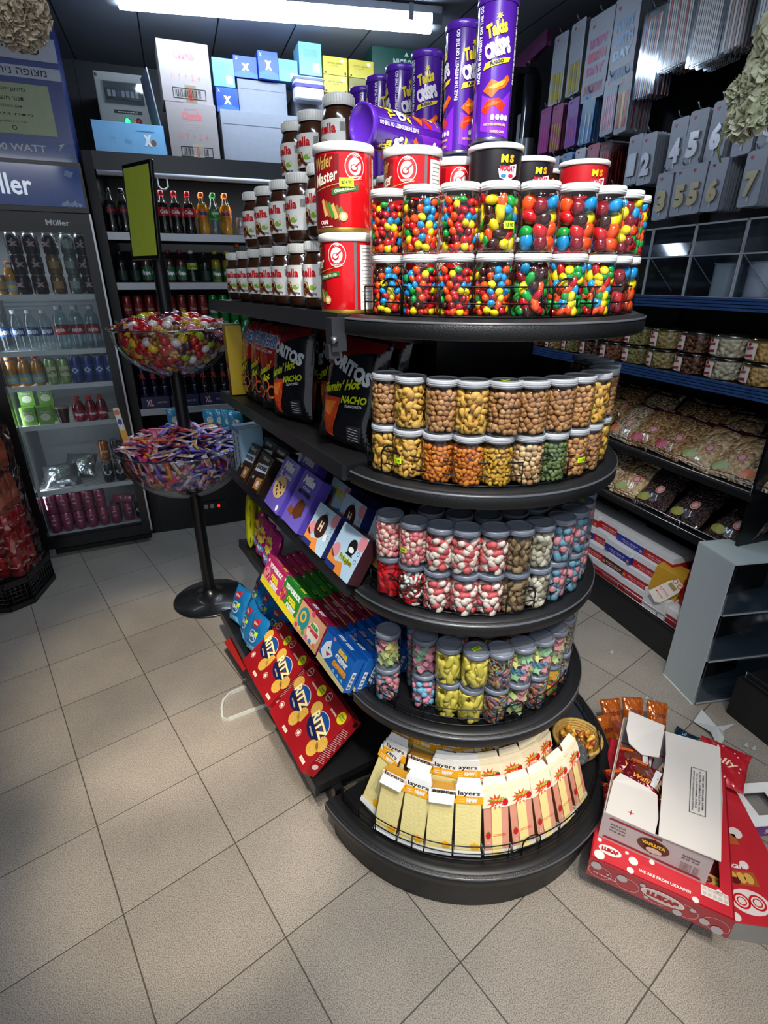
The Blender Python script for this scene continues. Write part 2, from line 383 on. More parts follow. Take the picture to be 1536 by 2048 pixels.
for i, z in enumerate(SHZ + [.16]):
    for sg in (-1, 1):
        D = .385 if i < 4 else .515
        s_ = MB(); y0, y1 = (-D, -.014) if sg < 0 else (.014, D)
        s_.box(-GL, y0, z - .028, -.002, y1, z, BLK)
        sh = s_.build('shelf', g)
        k = MB(); lip(k, -GL - .004, 0.002, sg * D, z, sg); k.build('front_rail', sh)
        for x in (-GL + .002, -.012):
            k = MB(); k.prism([(sg * .014, z - .03), (sg * D, z - .03), (sg * D, z - .04), (sg * .014, z - .1)], 0, .008, BLKG, T=Matrix.Translation((x, 0, 0)) @ Matrix(((0, 0, 1, 0), (1, 0, 0, 0), (0, 1, 0, 0), (0, 0, 0, 1))))
            k.build('bracket', sh)
MB().box(-GL, -.45, .0, -.45, -.44, .03, BLKG).box(-.62, -.46, 0, -.01, -.44, .125, BLK).box(-GL, .44, 0, -.01, .46, .125, BLK).build('kick_panel', g)
c = MB(); c.box(-.012, -.42, 1.475, .02, -.385, 1.545, mt('#24262b', .35)); c.tube([(.022, -.422, 1.50), (.022, -.41, 1.50)], .008, STEEL, 8)
c.box(-.008, -.425, 1.46, .012, -.40, 1.49, mt('#24262b', .35)); c.build('corner_clip', g)

# curved end
e = E('curved_end_display', 'black half-round tiered end display closing the gondola', 'display stand'); e.matrix_basis = GF
RR = [.392, .39, .385, .40, .526]
BT_ = Matrix.Translation((.026, 0, 0)) # the base sits a little further out than the upper tiers
def half(b, prof, m, n=40, a0=4, a1=176, T=None): return b.lathe(prof, m, n, a0, a1, T)
for i, z in enumerate(SHZ + [.165]):
    Rk = RR[i]; b = MB(); b.T = BT_ if i == 4 else Matrix()
    # top sheet, softly raised ring, rim, underside
    half(b, [(0.001, z - .003), (Rk - .045, z - .003), (Rk - .036, z + .002), (Rk - .018, z + .002), (Rk - .012, z - .002)], mt('#121316', .42))
    half(b, [(Rk - .012, z - .002), (Rk - .004, z - .003), (Rk, z - .008), (Rk, z - .034), (Rk - .006, z - .038), (Rk - .03, z - .038), (Rk - .03, z - .03), (.001, z - .03)], BLK)
    half(b, [(Rk - .002, z - .0032), (Rk + .001, z - .0045), (Rk + .001, z - .007)], mt('#4d5056', .3))  # thin edge highlight put into the rim as a lighter colour
    sh = b.build('curved_shelf', e)
    f = MB(); f.T = b.T; rf = Rk - .04 if i < 4 else Rk - .048
    A0, A1 = radians(-83), radians(83)
    def arc(zz, n=44, a=A0, c_=A1, r_=rf): return [(r_ * cos(a + (c_ - a) * k / n), r_ * sin(a + (c_ - a) * k / n), zz) for k in range(n + 1)]
    for zz in (z + .028, z + .058): f.tube(arc(zz), .0017, WIRE, 5)
    f.tube(arc(z + .004), .0022, WIRE, 5)
    for ang in (-83, -78, -66, -52, 83, 0, 66, 40, -20):
        ca, sa = cos(radians(ang)), sin(radians(ang)); f.tube([(rf * ca, rf * sa, z), (rf * ca, rf * sa, z + .058)], .0017, WIRE, 5)
    for ang in (-70, -12, 48):
        P = []
        for k in range(13):
            t = pi * k / 12; a = radians(ang) + .062 / rf * cos(t) * -.45; P.append(((rf + .002) * cos(a), (rf + .002) * sin(a), z + .045 + .028 * sin(t)))
        a_, b_ = P[0], P[-1]; f.tube([(a_[0], a_[1], z + .004)] + P + [(b_[0], b_[1], z + .004)], .0021, WIRE, 5)
    f.build('wire_fence', sh)
b = MB(); b.T = BT_; half(b, [(.496, 0), (.496, .128)], BLK, 48); half(b, [(.4975, .108), (.4985, .111), (.4975, .114)], mt('#5d6066', .3), 48)
b.build('base_plinth', e)
MB().box(.0, -.16, .13, .05, .16, 1.52, BLKG).build('column', e)
for y in (-.47, .44): MB().box(-.01, y, 0, .02, y + .03, .13, BLKG).build('foot', e)

# ------------------------------------------------------------ jars of sweets and nuts
random.seed(7)
SW = {k: mt(c, .16, 0, .6, .03) for k, c in dict(g='#1f9a3e', r='#c4161c', o='#f0501a', y='#f2d414', b='#1c8fcf', d='#3a1712', m='#7d0f1c').items()}
def rot(): return Euler((R(3), R(3), R(3))).to_matrix().to_4x4()
def lay(): return Euler((R(.5), R(.5), R(3.1))).to_matrix().to_4x4()
def candy(cols, rr, sub=(8, 5)):
    def f(b, p):
        b.ball(p, rr, SW[random.choice(cols)], rot(), *sub)
    return f
def nut(colors, r, flat=.9, rough=.6):
    M_ = [mt(c, rough, 0, 0, .12, 60, .3, 120) for c in colors]
    def f(b, p): q = r * R(.82, 1.1); b.ball(p, (q, q * flat, q * R(.95, 1.2)), random.choice(M_), rot(), 8, 5)
    return f
def capsule(b, p, T, L_, r, m1, m2, bend=0, n=6, segs=5):
    P = []
    for k in range(segs + 1): t = k / segs - .5; P.append((bend * (t * t * 4 - 1), 0, t * L_))
    rs = [r * (.72 if k in (0, segs) else 1) for k in range(segs + 1)]; h = segs // 2 + 1
    TT = Matrix.Translation(p) @ T
    if m1 is m2: b.tube(P, rs, m1, n, T=TT)
    else: b.tube(P[:h], rs[:h], m1, n, T=TT); b.tube(P[h - 1:], rs[h - 1:], m2, n, T=TT)
def tubes(a, c, L_=.036, r=.0075, rough=.6):
    A, B = mt(a, rough, 0, 0, .05), mt(c, rough, 0, 0, .05)
    def f(b, p): capsule(b, p, rot(), L_ * R(.8, 1.1), r, *(random.choice(((A, B), (B, A)))))
    return f
def shell_nut(c1, c2):
    A, B = mt(c1, .6, 0, 0, .12, 60, .3, 90), mt(c2, .6, 0, 0, .12, 60, .3, 90)
    def f(b, p):
        T = Matrix.Translation(p) @ rot(); b.ball((0, 0, 0), (.0105, .0105, .0075), A, nu=8, nv=4, T=None) if 0 else None
        q = R(.9, 1.1) * .0115
        b.lathe([(q * .25, .0), (q * .55, .004), (q, .001), (q * .9, -.006), (.0005, -.007)], random.choice((A, B)), 9, T=T, cap=False, sx=R(.85, 1.15))
    return f
def star_piece(cols):
    Ms = [mt(c, .6, 0, 0, .05) for c in cols]
    def f(b, p):
        P = [((.0100 if i % 2 else .0200) * cos(pi * i / 5), (.0100 if i % 2 else .0200) * sin(pi * i / 5)) for i in range(10)]
        T = Matrix.Translation(p) @ rot(); m = random.choice(Ms); n = 10
        vs_ = [(x, y, -.007) for x, y in P] + [(x * .8, y * .8, .007) for x, y in P]
        b.add(vs_, [tuple(range(9, -1, -1)), tuple(range(10, 20))] + [(i, (i + 1) % n, n + (i + 1) % n, n + i) for i in range(n)], m, False, T)
    return f
def cube_piece(cols):
    Ms = [mt(c, .25, 0, 0, .05) for c in cols]
    def f(b, p): b.rbox(-.011, -.011, -.016, .011, .011, .016, random.choice(Ms), .003, T=Matrix.Translation(p) @ rot())
    return f
def banana(b, p): capsule(b, p, Euler((R(.5), R(.5), R(3))).to_matrix().to_4x4(), .058, .0095, BAN, BAN, .012, 7, 6)
BAN = mt('#d4c24c', .65, 0, 0, .06)
def worm(cols, L_=.06, r=.0042):
    Ms = [mt(c, .3, 0, 0, .05) for c in cols]
    def f(b, p):
        T = Matrix.Translation(p) @ Euler((R(1.3), R(1.3), R(3))).to_matrix().to_4x4(); k = R(.008, .02); a = R(2, 4)
        P = [(k * cos(a * t / 8), k * sin(a * t / 8), (t / 8 - .5) * .02) for t in range(9)]
        m1, m2 = random.choice(Ms), random.choice(Ms); b.tube(P[:5], r, m1, 6, T=T); b.tube(P[4:], r, m2, 6, T=T)
    return f
#        piece maker, spacing, wall inset, name for the label
FILL = dict(
 lentil=(candy('grroybbdm', (.0086, .0080, .0058)), .0140, .0088), lentil2=(candy('gryobrdy', (.0092, .0084, .0064)), .0146, .0092),
 almond=(candy('gdmryboddg', (.0155, .0092, .0085), (10, 6)), .0172, .011), drag=(candy('goybgrogy', (.0125, .009, .0072), (10, 6)), .0150, .010),
 egg=(candy('orgbyogdrm', (.0168, .0132, .0132), (12, 8)), .0248, .0142), egg2=(candy('robyrmgo', (.0125, .0098, .0098), (12, 8)), .018, .0105),
 nut=(nut(['#b07c4c', '#a06c3e', '#c08d5c'], .0076), .0128, .0075), nutb=(nut(['#c9935a', '#b98048'], .0078), .0128, .0075),
 ring=(shell_nut('#d9a94a', '#c8923a'), .0150, .011), spice=(nut(['#c8701c', '#b85e14', '#d88428'], .0074, .75), .0108, .0075),
 corn=(nut(['#d8a82c', '#c89420', '#b98a30'], .0072, .6), .0108, .0075), beige=(nut(['#d9b98c', '#a8794c', '#caa170'], .0078), .0125, .008),
 green=(nut(['#5d7038', '#4c5f30', '#71824a'], .0066), .0110, .0065),
 bean=(tubes('#e0707c', '#efc8b8', .024, .0078, .3), .0150, .0100), redwhite=(tubes('#dc5c60', '#e8d4c8', .044, .0088), .0185, .0125),
 redcube=(cube_piece(['#c8101c', '#a80c16', '#d81c24']), .021, .014), swirl=(worm(['#f2ece4', '#c81824', '#f2ece4', '#5a2a20']), .0125, .012),
 date=(nut(['#7d6446', '#8f7450', '#6b5236'], .0125, .55), .0165, .012), sesame=(nut(['#cfc6b4', '#bdb29c', '#8f8470'], .0125, .6), .0165, .012),
 bluepink=(tubes('#6494ac', '#d08890', .042, .0098), .0200, .0135), pinkblue=(tubes('#e58aa4', '#78b4d0', .030, .0100), .0195, .0135),
 stars=(star_piece(['#a8b878', '#80ac84', '#c8bc70', '#c08088']), .0235, .0165), starb=(star_piece(['#c47888', '#5490b0', '#88b488', '#ccc078']), .0235, .0165),
 starp=(star_piece(['#c87e90', '#b87088', '#7cac90']), .0235, .0165), banana=(banana, .020, .012),
 worms=(worm(['#a0504a', '#64805a', '#b08450', '#506480', '#86586c']), .0125, .012), cube_mix=(cube_piece(['#a8342c', '#c89028', '#4c7a38']), .020, .014))
JR, JH = .0365, .115
def filling(kind, h0=.007, h1=.091, R_=None):
    f, sp, ins = FILL[kind]; b = MB(); R_ = (R_ or JR) - ins; z = h0 + sp * .4; k = 0
    while z < h1:
        for rr in ((R_, R_ - sp * 1.02) if R_ > sp * 1.3 else (R_,)):
            if rr < sp * .3: continue
            n = max(3, int(2 * pi * rr / sp)); a0 = R(6)
            for i in range(n):
                a = a0 + 2 * pi * (i + R(.18)) / n; q = rr * R(.95, 1.0)
                f(b, (q * cos(a), q * sin(a), z + R(sp * .22) + (R(.003) if z + sp > h1 else 0)))
        z += sp * .84; k += 1
    lim = JR - .0016  # nothing pokes through the wall of the jar
    for i, (x, y, zz) in enumerate(b.v):
        d = sqrt(x * x + y * y); q = lim / d if d > lim else 1
        b.v[i] = (x * q, y * q, min(max(zz, .004), .0985))
    return b
def jar_fn(kind, lid, sticker=None):
    def fn():
        r = E('jar'); b = MB()
        b.lathe([(.001, .0035), (.028, .002), (JR - .003, .001), (JR, .006), (JR, .088), (JR - .001, .093), (.0325, .0985), (.0325, .104)], PET, 28, cap=False)
        b.build('clear_body', r)
        l = MB(); m = {'w': mt('#e8e9ea', .35), 'g': mt('#a9adb4', .35), 'd': mt('#6f7786', .3)}[lid]
        l.lathe([(.0338, .1005), (.0352, .101), (.0355, .112), (.0345, .1145), (.0300, .1145), (.0292, .1125), (.0005, .1125)], m, 28, cap=False)
        if lid != 'w': l.lathe([(.0285, .1127), (.0005, .1127)], mt('#7e8696' if lid == 'd' else '#8f939b', .28), 28, cap=False)
        for zz in (.104, .1075): l.lathe([(.0356, zz), (.0361, zz + .0008), (.0356, zz + .0016)], m, 28, cap=False)
        l.build('lid', r)
        o = filling(kind).build('filling', r); o['kind'] = 'stuff'
        if sticker:
            s_ = MB(); F = CYL(JR, .045, radians(sticker[0])) if sticker[1] == 's' else TOP(.1135)
            if sticker[1] == 's': s_.rect(F, -.011, -.006, .011, .006, PRICE, 1, .004); s_.text(F, '13.90', 0, 0, .015, .006, INK, 2, .004)
            else:
                s_.T = Matrix.Rotation(radians(25), 4, 'Z'); s_.rect(TOP(.1135), -.013, -.007, .013, .007, PRICE, 3); s_.text(TOP(.1135), '13.90', 0, 0, .016, .006, INK, 4)
            s_.build('price_sticker', r)
        return r
    return fn
KN = dict(lentil='small chocolate lentils', lentil2='bright chocolate drops', almond='long sugar-coated almonds', drag='flat sugar-coated dragees', egg='large glossy chocolate eggs', egg2='medium glossy chocolate eggs',
 nut='brown coated peanuts', nutb='light coated peanuts', ring='yellow shell-shaped crackers', spice='orange spiced peanuts', corn='yellow roasted corn mix', beige='beige coated nuts', green='green coated peas',
 bean='pink-cream jelly beans', redwhite='red-white marshmallow sticks', redcube='red jelly cubes', swirl='white-red gummy rings', date='brown spiced pecans', sesame='grey sesame-coated nuts',
 bluepink='blue-pink sour sticks', pinkblue='pink-blue jelly pieces', stars='green-yellow gummy stars', starb='blue, pink, green gummy stars', starp='pink gummy stars', banana='yellow gummy bananas', worms='multicoloured gummy worms', cube_mix='red-amber jelly cubes')
def jars(row, z, lid, kinds, phis, r, where, group, stick={}):
    n = len(kinds)
    for i, (k, p) in enumerate(zip(kinds, phis)):
        st = stick.get(i); rr = r[i] if isinstance(r, list) else r
        lab = 'jar of %s%s, %s from left, %s' % (KN[k], ', price-tagged' if st else '', ORD[i], where)
        put(('jar', k, lid, st), jar_fn(k, lid, st), end_at(p + R(.6), rr + R(.002), z, rz=R(40) if not st else 0), lab, 'jar', group)
T1 = SHZ[0]
P1 = [-75, -61.5, -48.5, -35.5, -22, -8.5, 5, 19, 33, 47]
jars(0, T1 + .001, 'w', ['lentil2', 'lentil', 'lentil', 'lentil2', 'almond', 'drag', 'drag', 'egg', 'egg', 'egg'], P1, .325, 'lower row, top curved shelf', 'sweet jars in the lower row of the top curved shelf')
jars(0, T1 + .1165, 'w', ['lentil', 'lentil2', 'lentil', 'almond', 'egg', 'egg', 'egg', 'egg2', 'drag', 'lentil'], P1, .325, 'upper row, top curved shelf', 'sweet jars in the upper row of the top curved shelf', {3: (30, 's')})
z = SHZ[1] + .001; P2 = [-76, -64, -51.5, -39.5, -28.5, -17, -5.5, 6, 18, 31, 44, 57, 70]
jars(1, z, 'g', ['ring', 'ring', 'spice', 'spice', 'corn', 'beige', 'green', 'nutb', 'nut', 'ring', 'nut', 'nut', 'nut'], P2, .325, 'lower row, second curved shelf', 'nut jars in the lower row of the second curved shelf', {1: (-12, 's'), 7: (-10, 's')})
jars(1, z + .1155, 'g', ['nut', 'ring', 'nut', 'ring', 'nut', 'nut', 'nut', 'nutb', 'ring', 'nut', 'ring', 'nut', 'nut'], P2, .325, 'upper row, second curved shelf', 'nut jars in the upper row of the second curved shelf', {0: (-40, 's'), 4: (0, 't'), 7: (35, 's')})
z = SHZ[2] + .001; P3 = [-74, -61.5, -49.5, -38, -26.5, -15.5, -4.5, 7, 19, 31, 43]
jars(2, z, 'd', ['redcube', 'swirl', 'redwhite', 'redwhite', 'redwhite', 'date', 'sesame', 'bluepink', 'bluepink', 'bluepink', 'bean'], P3, .322, 'lower row, third curved shelf', 'sweet jars in the lower row of the third curved shelf')
jars(2, z + .1155, 'd', ['bean', 'bean', 'redwhite', 'redwhite', 'redwhite', 'date', 'sesame', 'bluepink', 'bluepink', 'bluepink', 'bean'], P3, .322, 'upper row, third curved shelf', 'sweet jars in the upper row of the third curved shelf', {1: (-20, 's'), 9: (0, 't')})
P3b = [-60, -43, -26, -9, 8, 25]
for lv in (0, 1): jars(2, z + .1155 * lv, 'd', ['bean', 'redwhite', 'redwhite', 'pinkblue', 'bluepink', 'bean'], P3b, .243, 'inner ring, %s layer, third curved shelf' % ('bottom', 'top')[lv], 'inner ring of jars on the third curved shelf')
z = SHZ[3] + .001
P4 = [-74, -56, -42.5, -30.5, -19, -7.5, 4, 16, 28, 40]; r4 = [.33, .292, .305, .322, .325, .325, .325, .325, .325, .325]
jars(3, z, 'd', ['bluepink', 'pinkblue', 'banana', 'banana', 'worms', 'stars', 'worms', 'cube_mix', 'worms', 'starb'], P4, r4, 'lower row, fourth curved shelf', 'sweet jars in the lower row of the fourth curved shelf')
jars(3, z + .1155, 'd', ['stars', 'starp', 'banana', 'banana', 'worms', 'starb', 'starb', 'stars', 'worms', 'starb'], P4, r4, 'upper row, fourth curved shelf', 'sweet jars in the upper row of the fourth curved shelf', {3: (0, 't')})
for lv in (0, 1): jars(3, z + .1155 * lv, 'd', ['bluepink', 'bean', 'worms', 'bean', 'bluepink'], [-66, -40, -20, -2, 20], .235, 'inner ring, %s layer, fourth curved shelf' % ('bottom', 'top')[lv], 'inner ring of jars on the fourth curved shelf')

# ------------------------------------------------------------ hazelnut spread jars
def spread_jar():
    r = E('hazelnut_spread_jar'); b = MB(); ch = mt('#4e2815', .22, 0, .8, .05); q = .046
    b.lathe([(.001, .002), (.036, .002), (.043, .008), (q, .03), (q - .001, .06), (q, .09), (.044, .11), (.038, .128), (.034, .134), (.034, .138)], ch, 32, cap=False, sy=.92)
    b.build('chocolate_spread', r)
    b = MB(); b.lathe([(.037, 0), (.0445, .007), (q + .0015, .03), (q + .0005, .06), (q + .0015, .09), (.0455, .111), (.0395, .129), (.0355, .135), (.0355, .138)], PET, 32, cap=True, sy=.92); b.build('glass', r)
    l = MB(); l.lathe([(.0385, .135), (.0395, .137), (.0395, .156), (.038, .159), (.0005, .1592)], mt('#f1f1ec', .35), 36, cap=False, sy=.95)
    for k in range(36): a = 2 * pi * k / 36; l.box(-.0008, -.0402, .139, .0008, -.039, .155, mt('#dcdcd8', .4), T=Matrix.Rotation(a, 4, 'Z'))
    l.build('lid', r)
    s_ = MB(); s_.T = Matrix.Diagonal((1, .92, 1, 1)); F = CYL(q + .0022, .066); st = .006
    s_.rect(F, -.062, -.038, .062, .040, mt('#f3f3ee', .5), 0, st)
    s_.text(F, 'n', -.034, .018, .011, .013, INK, 2, st, bold=.03); s_.text(F, 'utella', .006, .021, .062, .021, mt('#d81a20', .45), 2, st, bold=.035)
    s_.T = Matrix.Diagonal((1, .92, 1, 1)) @ Matrix.Rotation(radians(14), 4, 'Z'); s_.poly(F, [(-.03, -.028), (-.012, -.034), (.004, -.02), (-.002, -.002), (-.02, .002), (-.032, -.01)], mt('#9a5a2c', .5), 2, st)
    s_.ell(F, -.014, -.010, .012, .010, mt('#e9c48c', .5), 3, st); s_.ell(F, -.013, -.011, .008, .006, mt('#4a2412', .4), 4, st)
    s_.poly(F, [(-.012, -.02), (.012, -.036), (.016, -.032), (-.006, -.014)], mt('#5a2c16', .4), 5, st)
    s_.T = Matrix.Diagonal((1, .92, 1, 1)); s_.ell(F, .026, -.014, .010, .006, mt('#8cc43c', .5), 2, st); s_.ell(F, .033, -.009, .005, .006, mt('#e8e8c8', .5), 3, st)
    s_.text(F, '750g', .03, -.030, .016, .006, INK, 2, st)
    for k in range(9): s_.rect(F, .047 + k * .0015, -.006 + .02, .0478 + k * .0015, .032, INK, 2)
    s_.build('label', r); return r
def putjar(s, t, z, rz, lab, grp): put('spread', spread_jar, at(GF, -s, t, z, rz + R(4)), lab, 'jar of spread', grp)
LOW = 'spread jars in the bottom row of the top shelf'
for i, s in enumerate([.27, .385, .51, .625, .745, .87, .99]): putjar(s, -.31, T1 + .001, 4 + i * 2.5, 'white-lidded hazelnut spread jar in the bottom row, %s back from the red tins' % ORD[i], LOW)
for i, s in enumerate([.24, .375, .50, .63, .75]): putjar(s, -.305, T1 + .162, 2 + i * 3, 'white-lidded hazelnut spread jar in the second row up, %s back from the red tins' % ORD[i], 'spread jars in the second row up')
for i, s in enumerate([.315, .475, .60]): putjar(s, -.22, T1 + .323, 6, ['white-lidded hazelnut spread jar in the third row, nearest the red tins', 'middle hazelnut spread jar in the third row of the pyramid', 'farthest hazelnut spread jar in the third row of the pyramid'][i], 'spread jars in the third row up')
putjar(.16, -.255, T1 + .398, 0, 'highest hazelnut spread jar, standing above the red tin', None) if 0 else None
for i, s in enumerate([.315, .45, .57, .69, .81]): 
    for lv in (0, 1): putjar(s, -.205, T1 + .001 + .161 * lv, 0, 'hazelnut spread jar in the hidden second file, %s' % ('bottom', 'upper')[lv] + ', %s from the tins' % ORD[i], 'spread jars behind the front file')

# ------------------------------------------------------------ red wafer tins, crisp tubes, nougat cups
def tin(label=True):
    r = E('wafer_tin'); b = MB(); red = mt('#d4121a', .22, .0, .8, .04); q = .062; h = .157
    b.lathe([(q - .002, .0), (q, .003), (q, h)], red, 48); b.lathe([(q + .001, .0), (q + .0018, .004), (q + .001, .008)], mt('#c9a04a', .3, .8), 48, cap=False)
    b.build('body', r)
    b = MB(); b.lathe([(q + .001, h - .012), (q + .0032, h - .011), (q + .0032, h + .002), (q + .0015, h + .005), (q - .004, h + .005), (q - .006, h + .002), (.0005, h + .002)], mt('#f0efec', .35), 48, cap=False); b.build('lid', r)
    s_ = MB(); F = CYL(q, h / 2); st = .007; W_ = mt('#f4f1ea', .4); DR = mt('#7c0c14', .3, 0, .6); GR = mt('#2f6a34', .4); GO = mt('#d8b25c', .35, .4)
    s_.rect(F, -.100, -.070, -.018, .062, DR, 1, st)
    s_.text(F, 'Wafer', -.056, .048, .050, .024, GO, 2, st, shear=.3, rot=12); s_.text(F, 'Master', -.050, .022, .056, .022, CREAM, 2, st, shear=.3, rot=12)
    cx, cy = .014, .040
    s_.ell(F, cx, cy, .021, .024, W_, 2, st, 28); s_.ell(F, cx, cy, .0195, .0222, mt('#c8141c', .4), 3, st, 28); s_.ell(F, cx, cy, .0135, .0155, W_, 4, st, 24)
    s_.ell(F, cx - .002, cy - .003, .008, .007, mt('#c8141c', .4), 5, st); s_.ell(F, cx - .002, cy - .002, .0055, .0045, W_, 6, st); s_.poly(F, [(cx - .001, cy), (cx + .011, cy + .010), (cx + .0125, cy + .0085), (cx + .001, cy - .002)], mt('#c8141c', .4), 7)
    s_.text(F, 'רכוס'[::1], cx, cy + .0188, .014, .0042, W_, 5, st); s_.text(F, 'COOKIE FACTORY', cx, cy - .0188, .026, .0036, W_, 5, st)
    s_.poly(F, [(-.078, .0), (.030, .020), (.030, .0185), (-.078, -.0015)], GO, 2, st)
    s_.poly(F, [(-.036, .0), (.020, .009), (.021, -.001), (-.035, -.011)], GR, 3, st); s_.text(F, 'CREME FILLED', -.008, -.001, .044, .005, CREAM, 4, st, rot=9)
    for a in range(6):
        x = -.062 + a * .008; s_.poly(F, [(x, -.020 - a * .003), (x + .006, -.016 - a * .003), (x + .016, -.046 - a * .002), (x + .008, -.050 - a * .002)], mt(['#cf9a58', '#8a5a2a', '#3d7a30'][a % 3], .4), 3, st)
    s_.ell(F, -.012, -.050, .009, .009, mt('#d8a868', .4), 4, st); s_.ell(F, -.012, -.050, .005, .005, mt('#efe3c0', .4), 5, st)
    s_.text(F, 'CREPE', -.056, -.060, .020, .007, W_, 4, st); s_.text(F, 'crispy rolled wafers', -.05, -.068, .030, .003, W_, 4, st)
    s_.rect(F, .052, -.074, .058, .066, mt('#8e8f92', .3, .6), 1); s_.rect(F, .066, -.070, .104, .060, W_, 1, st)
    for k in range(16): s_.rect(F, .069 + (k % 3) * .002, .053 - k * .0072, .100 - (k % 4) * .003, .0545 - k * .0072, mt('#9a9a9a', .5), 2, st)
    s_.build('printed_label', r); return r
def gp(x, y): # world point -> gondola frame
    v = GF.inverted() @ Vector((x, y, 0)); return v.x, v.y
def world_at(x, y, z, rz=0, rx=0, ry=0): return Matrix.Translation((x, y, z)) @ Euler((radians(rx), radians(ry), radians(rz)), 'XYZ').to_matrix().to_4x4()
put('tin', tin, world_at(-.082, 1.325, T1 + .001, -32), 'red wafer tin standing on the shelf under another red tin', 'tin', 'red wafer tins')
put('tin', tin, world_at(-.086, 1.327, T1 + .164, 12), 'red wafer tin with a yellow price tag, on top of the nearest red tin', 'tin', 'red wafer tins')
tg = MB(); F = CYL(.062, .09, radians(-4)); tg.rect(F, -.014, -.008, .014, .008, PRICE, 9, .007); tg.text(F, '₪14.90', 0, 0, .02, .007, INK, 10, .007)
for o in (tg.build('price_sticker', PROTO['tin']), ): pass
# the sticker belongs to the upper tin
o.parent = [x for x in bpy.data.objects if x.get('label', '').startswith('red wafer tin with a yellow')][0]
put('tin', tin, world_at(.062, 1.362, T1 + .001, 8), 'lower red wafer tin of the middle stack behind the sweet jars', 'tin', 'red wafer tins')
put('tin', tin, world_at(.062, 1.362, T1 + .164, -26), 'upper red wafer tin of the middle stack, white ingredients panel at its right', 'tin', 'red wafer tins')
put('tin', tin, world_at(.172, 1.475, T1 + .001, 0), 'lower red wafer tin of the third stack behind the sweet jars', 'tin', 'red wafer tins')
put('tin', tin, world_at(.172, 1.475, T1 + .164, -12), 'upper red wafer tin of the third stack, farthest right of the tins', 'tin', 'red wafer tins')
PUR = mt('#4a1a96', .25, 0, .7, .05, 12)
def crisp_tube():
    r = E('crisps_tube'); q = .0375; h = .235; b = MB()
    b.lathe([(q, 0), (q, h - .008)], PUR, 40); b.lathe([(q + .0006, 0), (q + .0012, .003), (q + .0006, .006)], STEEL, 40, cap=False); b.build('body', r)
    b = MB(); b.lathe([(q + .0008, h - .014), (q + .002, h - .013), (q + .0022, h - .001), (q + .001, h), (q - .003, h), (q - .004, h - .004), (.0005, h - .004)], mt('#5c2ab4', .25, 0, .3), 40, cap=False); b.build('lid', r)
    s_ = MB(); F = CYL(q, h / 2); st = .006; W_ = mt('#f4f0fa', .4); Y_ = mt('#f0dc28', .4); O_ = mt('#ee5a14', .35); O2 = mt('#f59a30', .35); R_ = mt('#d42a10', .35); PK = mt('#7a2ac0', .3)
    for k in (0, 1, 2):
        x = k * .0785 - .0785 + .010
        s_.poly(F, [(x - .03, -.10), (x + .034, -.112), (x + .034, -.03), (x + .005, -.055), (x - .03, -.04)], PK, 1, st)
        s_.text(F, 'Takis', x - .008, .062, .040, .022, Y_, 4, st, rot=16, bold=.05, shear=.1); s_.star(F, x - .004, .080, .003, .007, 7, Y_, 3)
        s_.text(F, 'CRISPS', x - .004, .032, .050, .026, W_, 4, st, rot=16, bold=.07)
        s_.poly(F, [(x - .030, -.001), (x + .020, .012), (x + .024, .020), (x - .026, .010)], Y_, 3, st); s_.text(F, 'FUEGO', x - .004, .0105, .026, .006, NAVY, 5, st, rot=13, bold=.05)
        s_.poly(F, [(x - .028, -.034), (x - .012, -.016), (x + .004, -.022), (x + .020, -.008), (x + .027, -.014), (x + .016, -.028), (x + .002, -.034), (x - .010, -.046)], O_, 2, st)
        s_.poly(F, [(x - .020, -.030), (x + .004, -.020), (x + .018, -.016), (x + .010, -.026), (x - .006, -.032)], O2, 3, st)
        s_.poly(F, [(x - .030, -.066), (x - .020, -.050), (x + .004, -.046), (x + .020, -.056), (x + .012, -.070), (x - .006, -.058), (x - .020, -.074)], R_, 2, st)
        s_.poly(F, [(x - .026, -.062), (x - .008, -.052), (x + .010, -.052), (x - .002, -.058), (x - .016, -.060)], O_, 3, st)
        for j in range(4): s_.ell(F, x - .006 + j * .0095, -.078, .0040, .0052, W_, 4, st, 10)
        s_.text(F, 'HOT CHILI PEPPER & LIME', x, -.090, .044, .004, Y_, 4, st); s_.text(F, 'POTATO CRISPS', x + .006, -.102, .028, .004, Y_, 4, st)
        s_.text(F, 'FACE THE INTENSITY ON THE GO', x + .0385, .040, .120, .0075, W_, 4, st, rot=90, bold=.03)
    s_.build('printed_label', r); return r
def cup(key, color):
    def fn():
        r = E('paper_cup'); b = MB(); q = .056; h = .158
        b.lathe([(q - .007, 0), (q - .006, .002), (q, h)], mt(color, .4, 0, 0, .04), 40); b.build('cup_body', r)
        b = MB(); b.lathe([(q + .001, h - .006), (q + .0034, h - .005), (q + .0034, h + .003), (q + .001, h + .005), (q - .003, h + .004), (q - .005, h + .001), (.0005, h + .001)], mt('#f0f0ee', .4), 40, cap=False); b.build('lid', r)
        s_ = MB(); F = CYL(q - .0008, h - .04, radians(28), .04); st = .006; RD = mt('#c4203c', .4)
        s_.text(F, 'M', -.010, .016, .015, .014, YEL, 3, st, bold=.06); s_.text(F, 'S', .006, .016, .010, .014, mt('#f0a020', .4), 3, st, bold=.06)
        s_.poly(F, [(-.022, -.002), (.020, .008), (.022, -.012), (.004, -.024), (-.018, -.018)], WHT, 2, st); s_.text(F, 'NOGAT', -.002, -.001, .034, .010, RD, 4, st, bold=.06)
        s_.ell(F, -.010, -.014, .006, .003, mt('#3c78b4', .4), 4, st); s_.ell(F, .006, -.014, .006, .003, RD, 4, st)
        s_.build('printed_logo', r); return r
    return fn
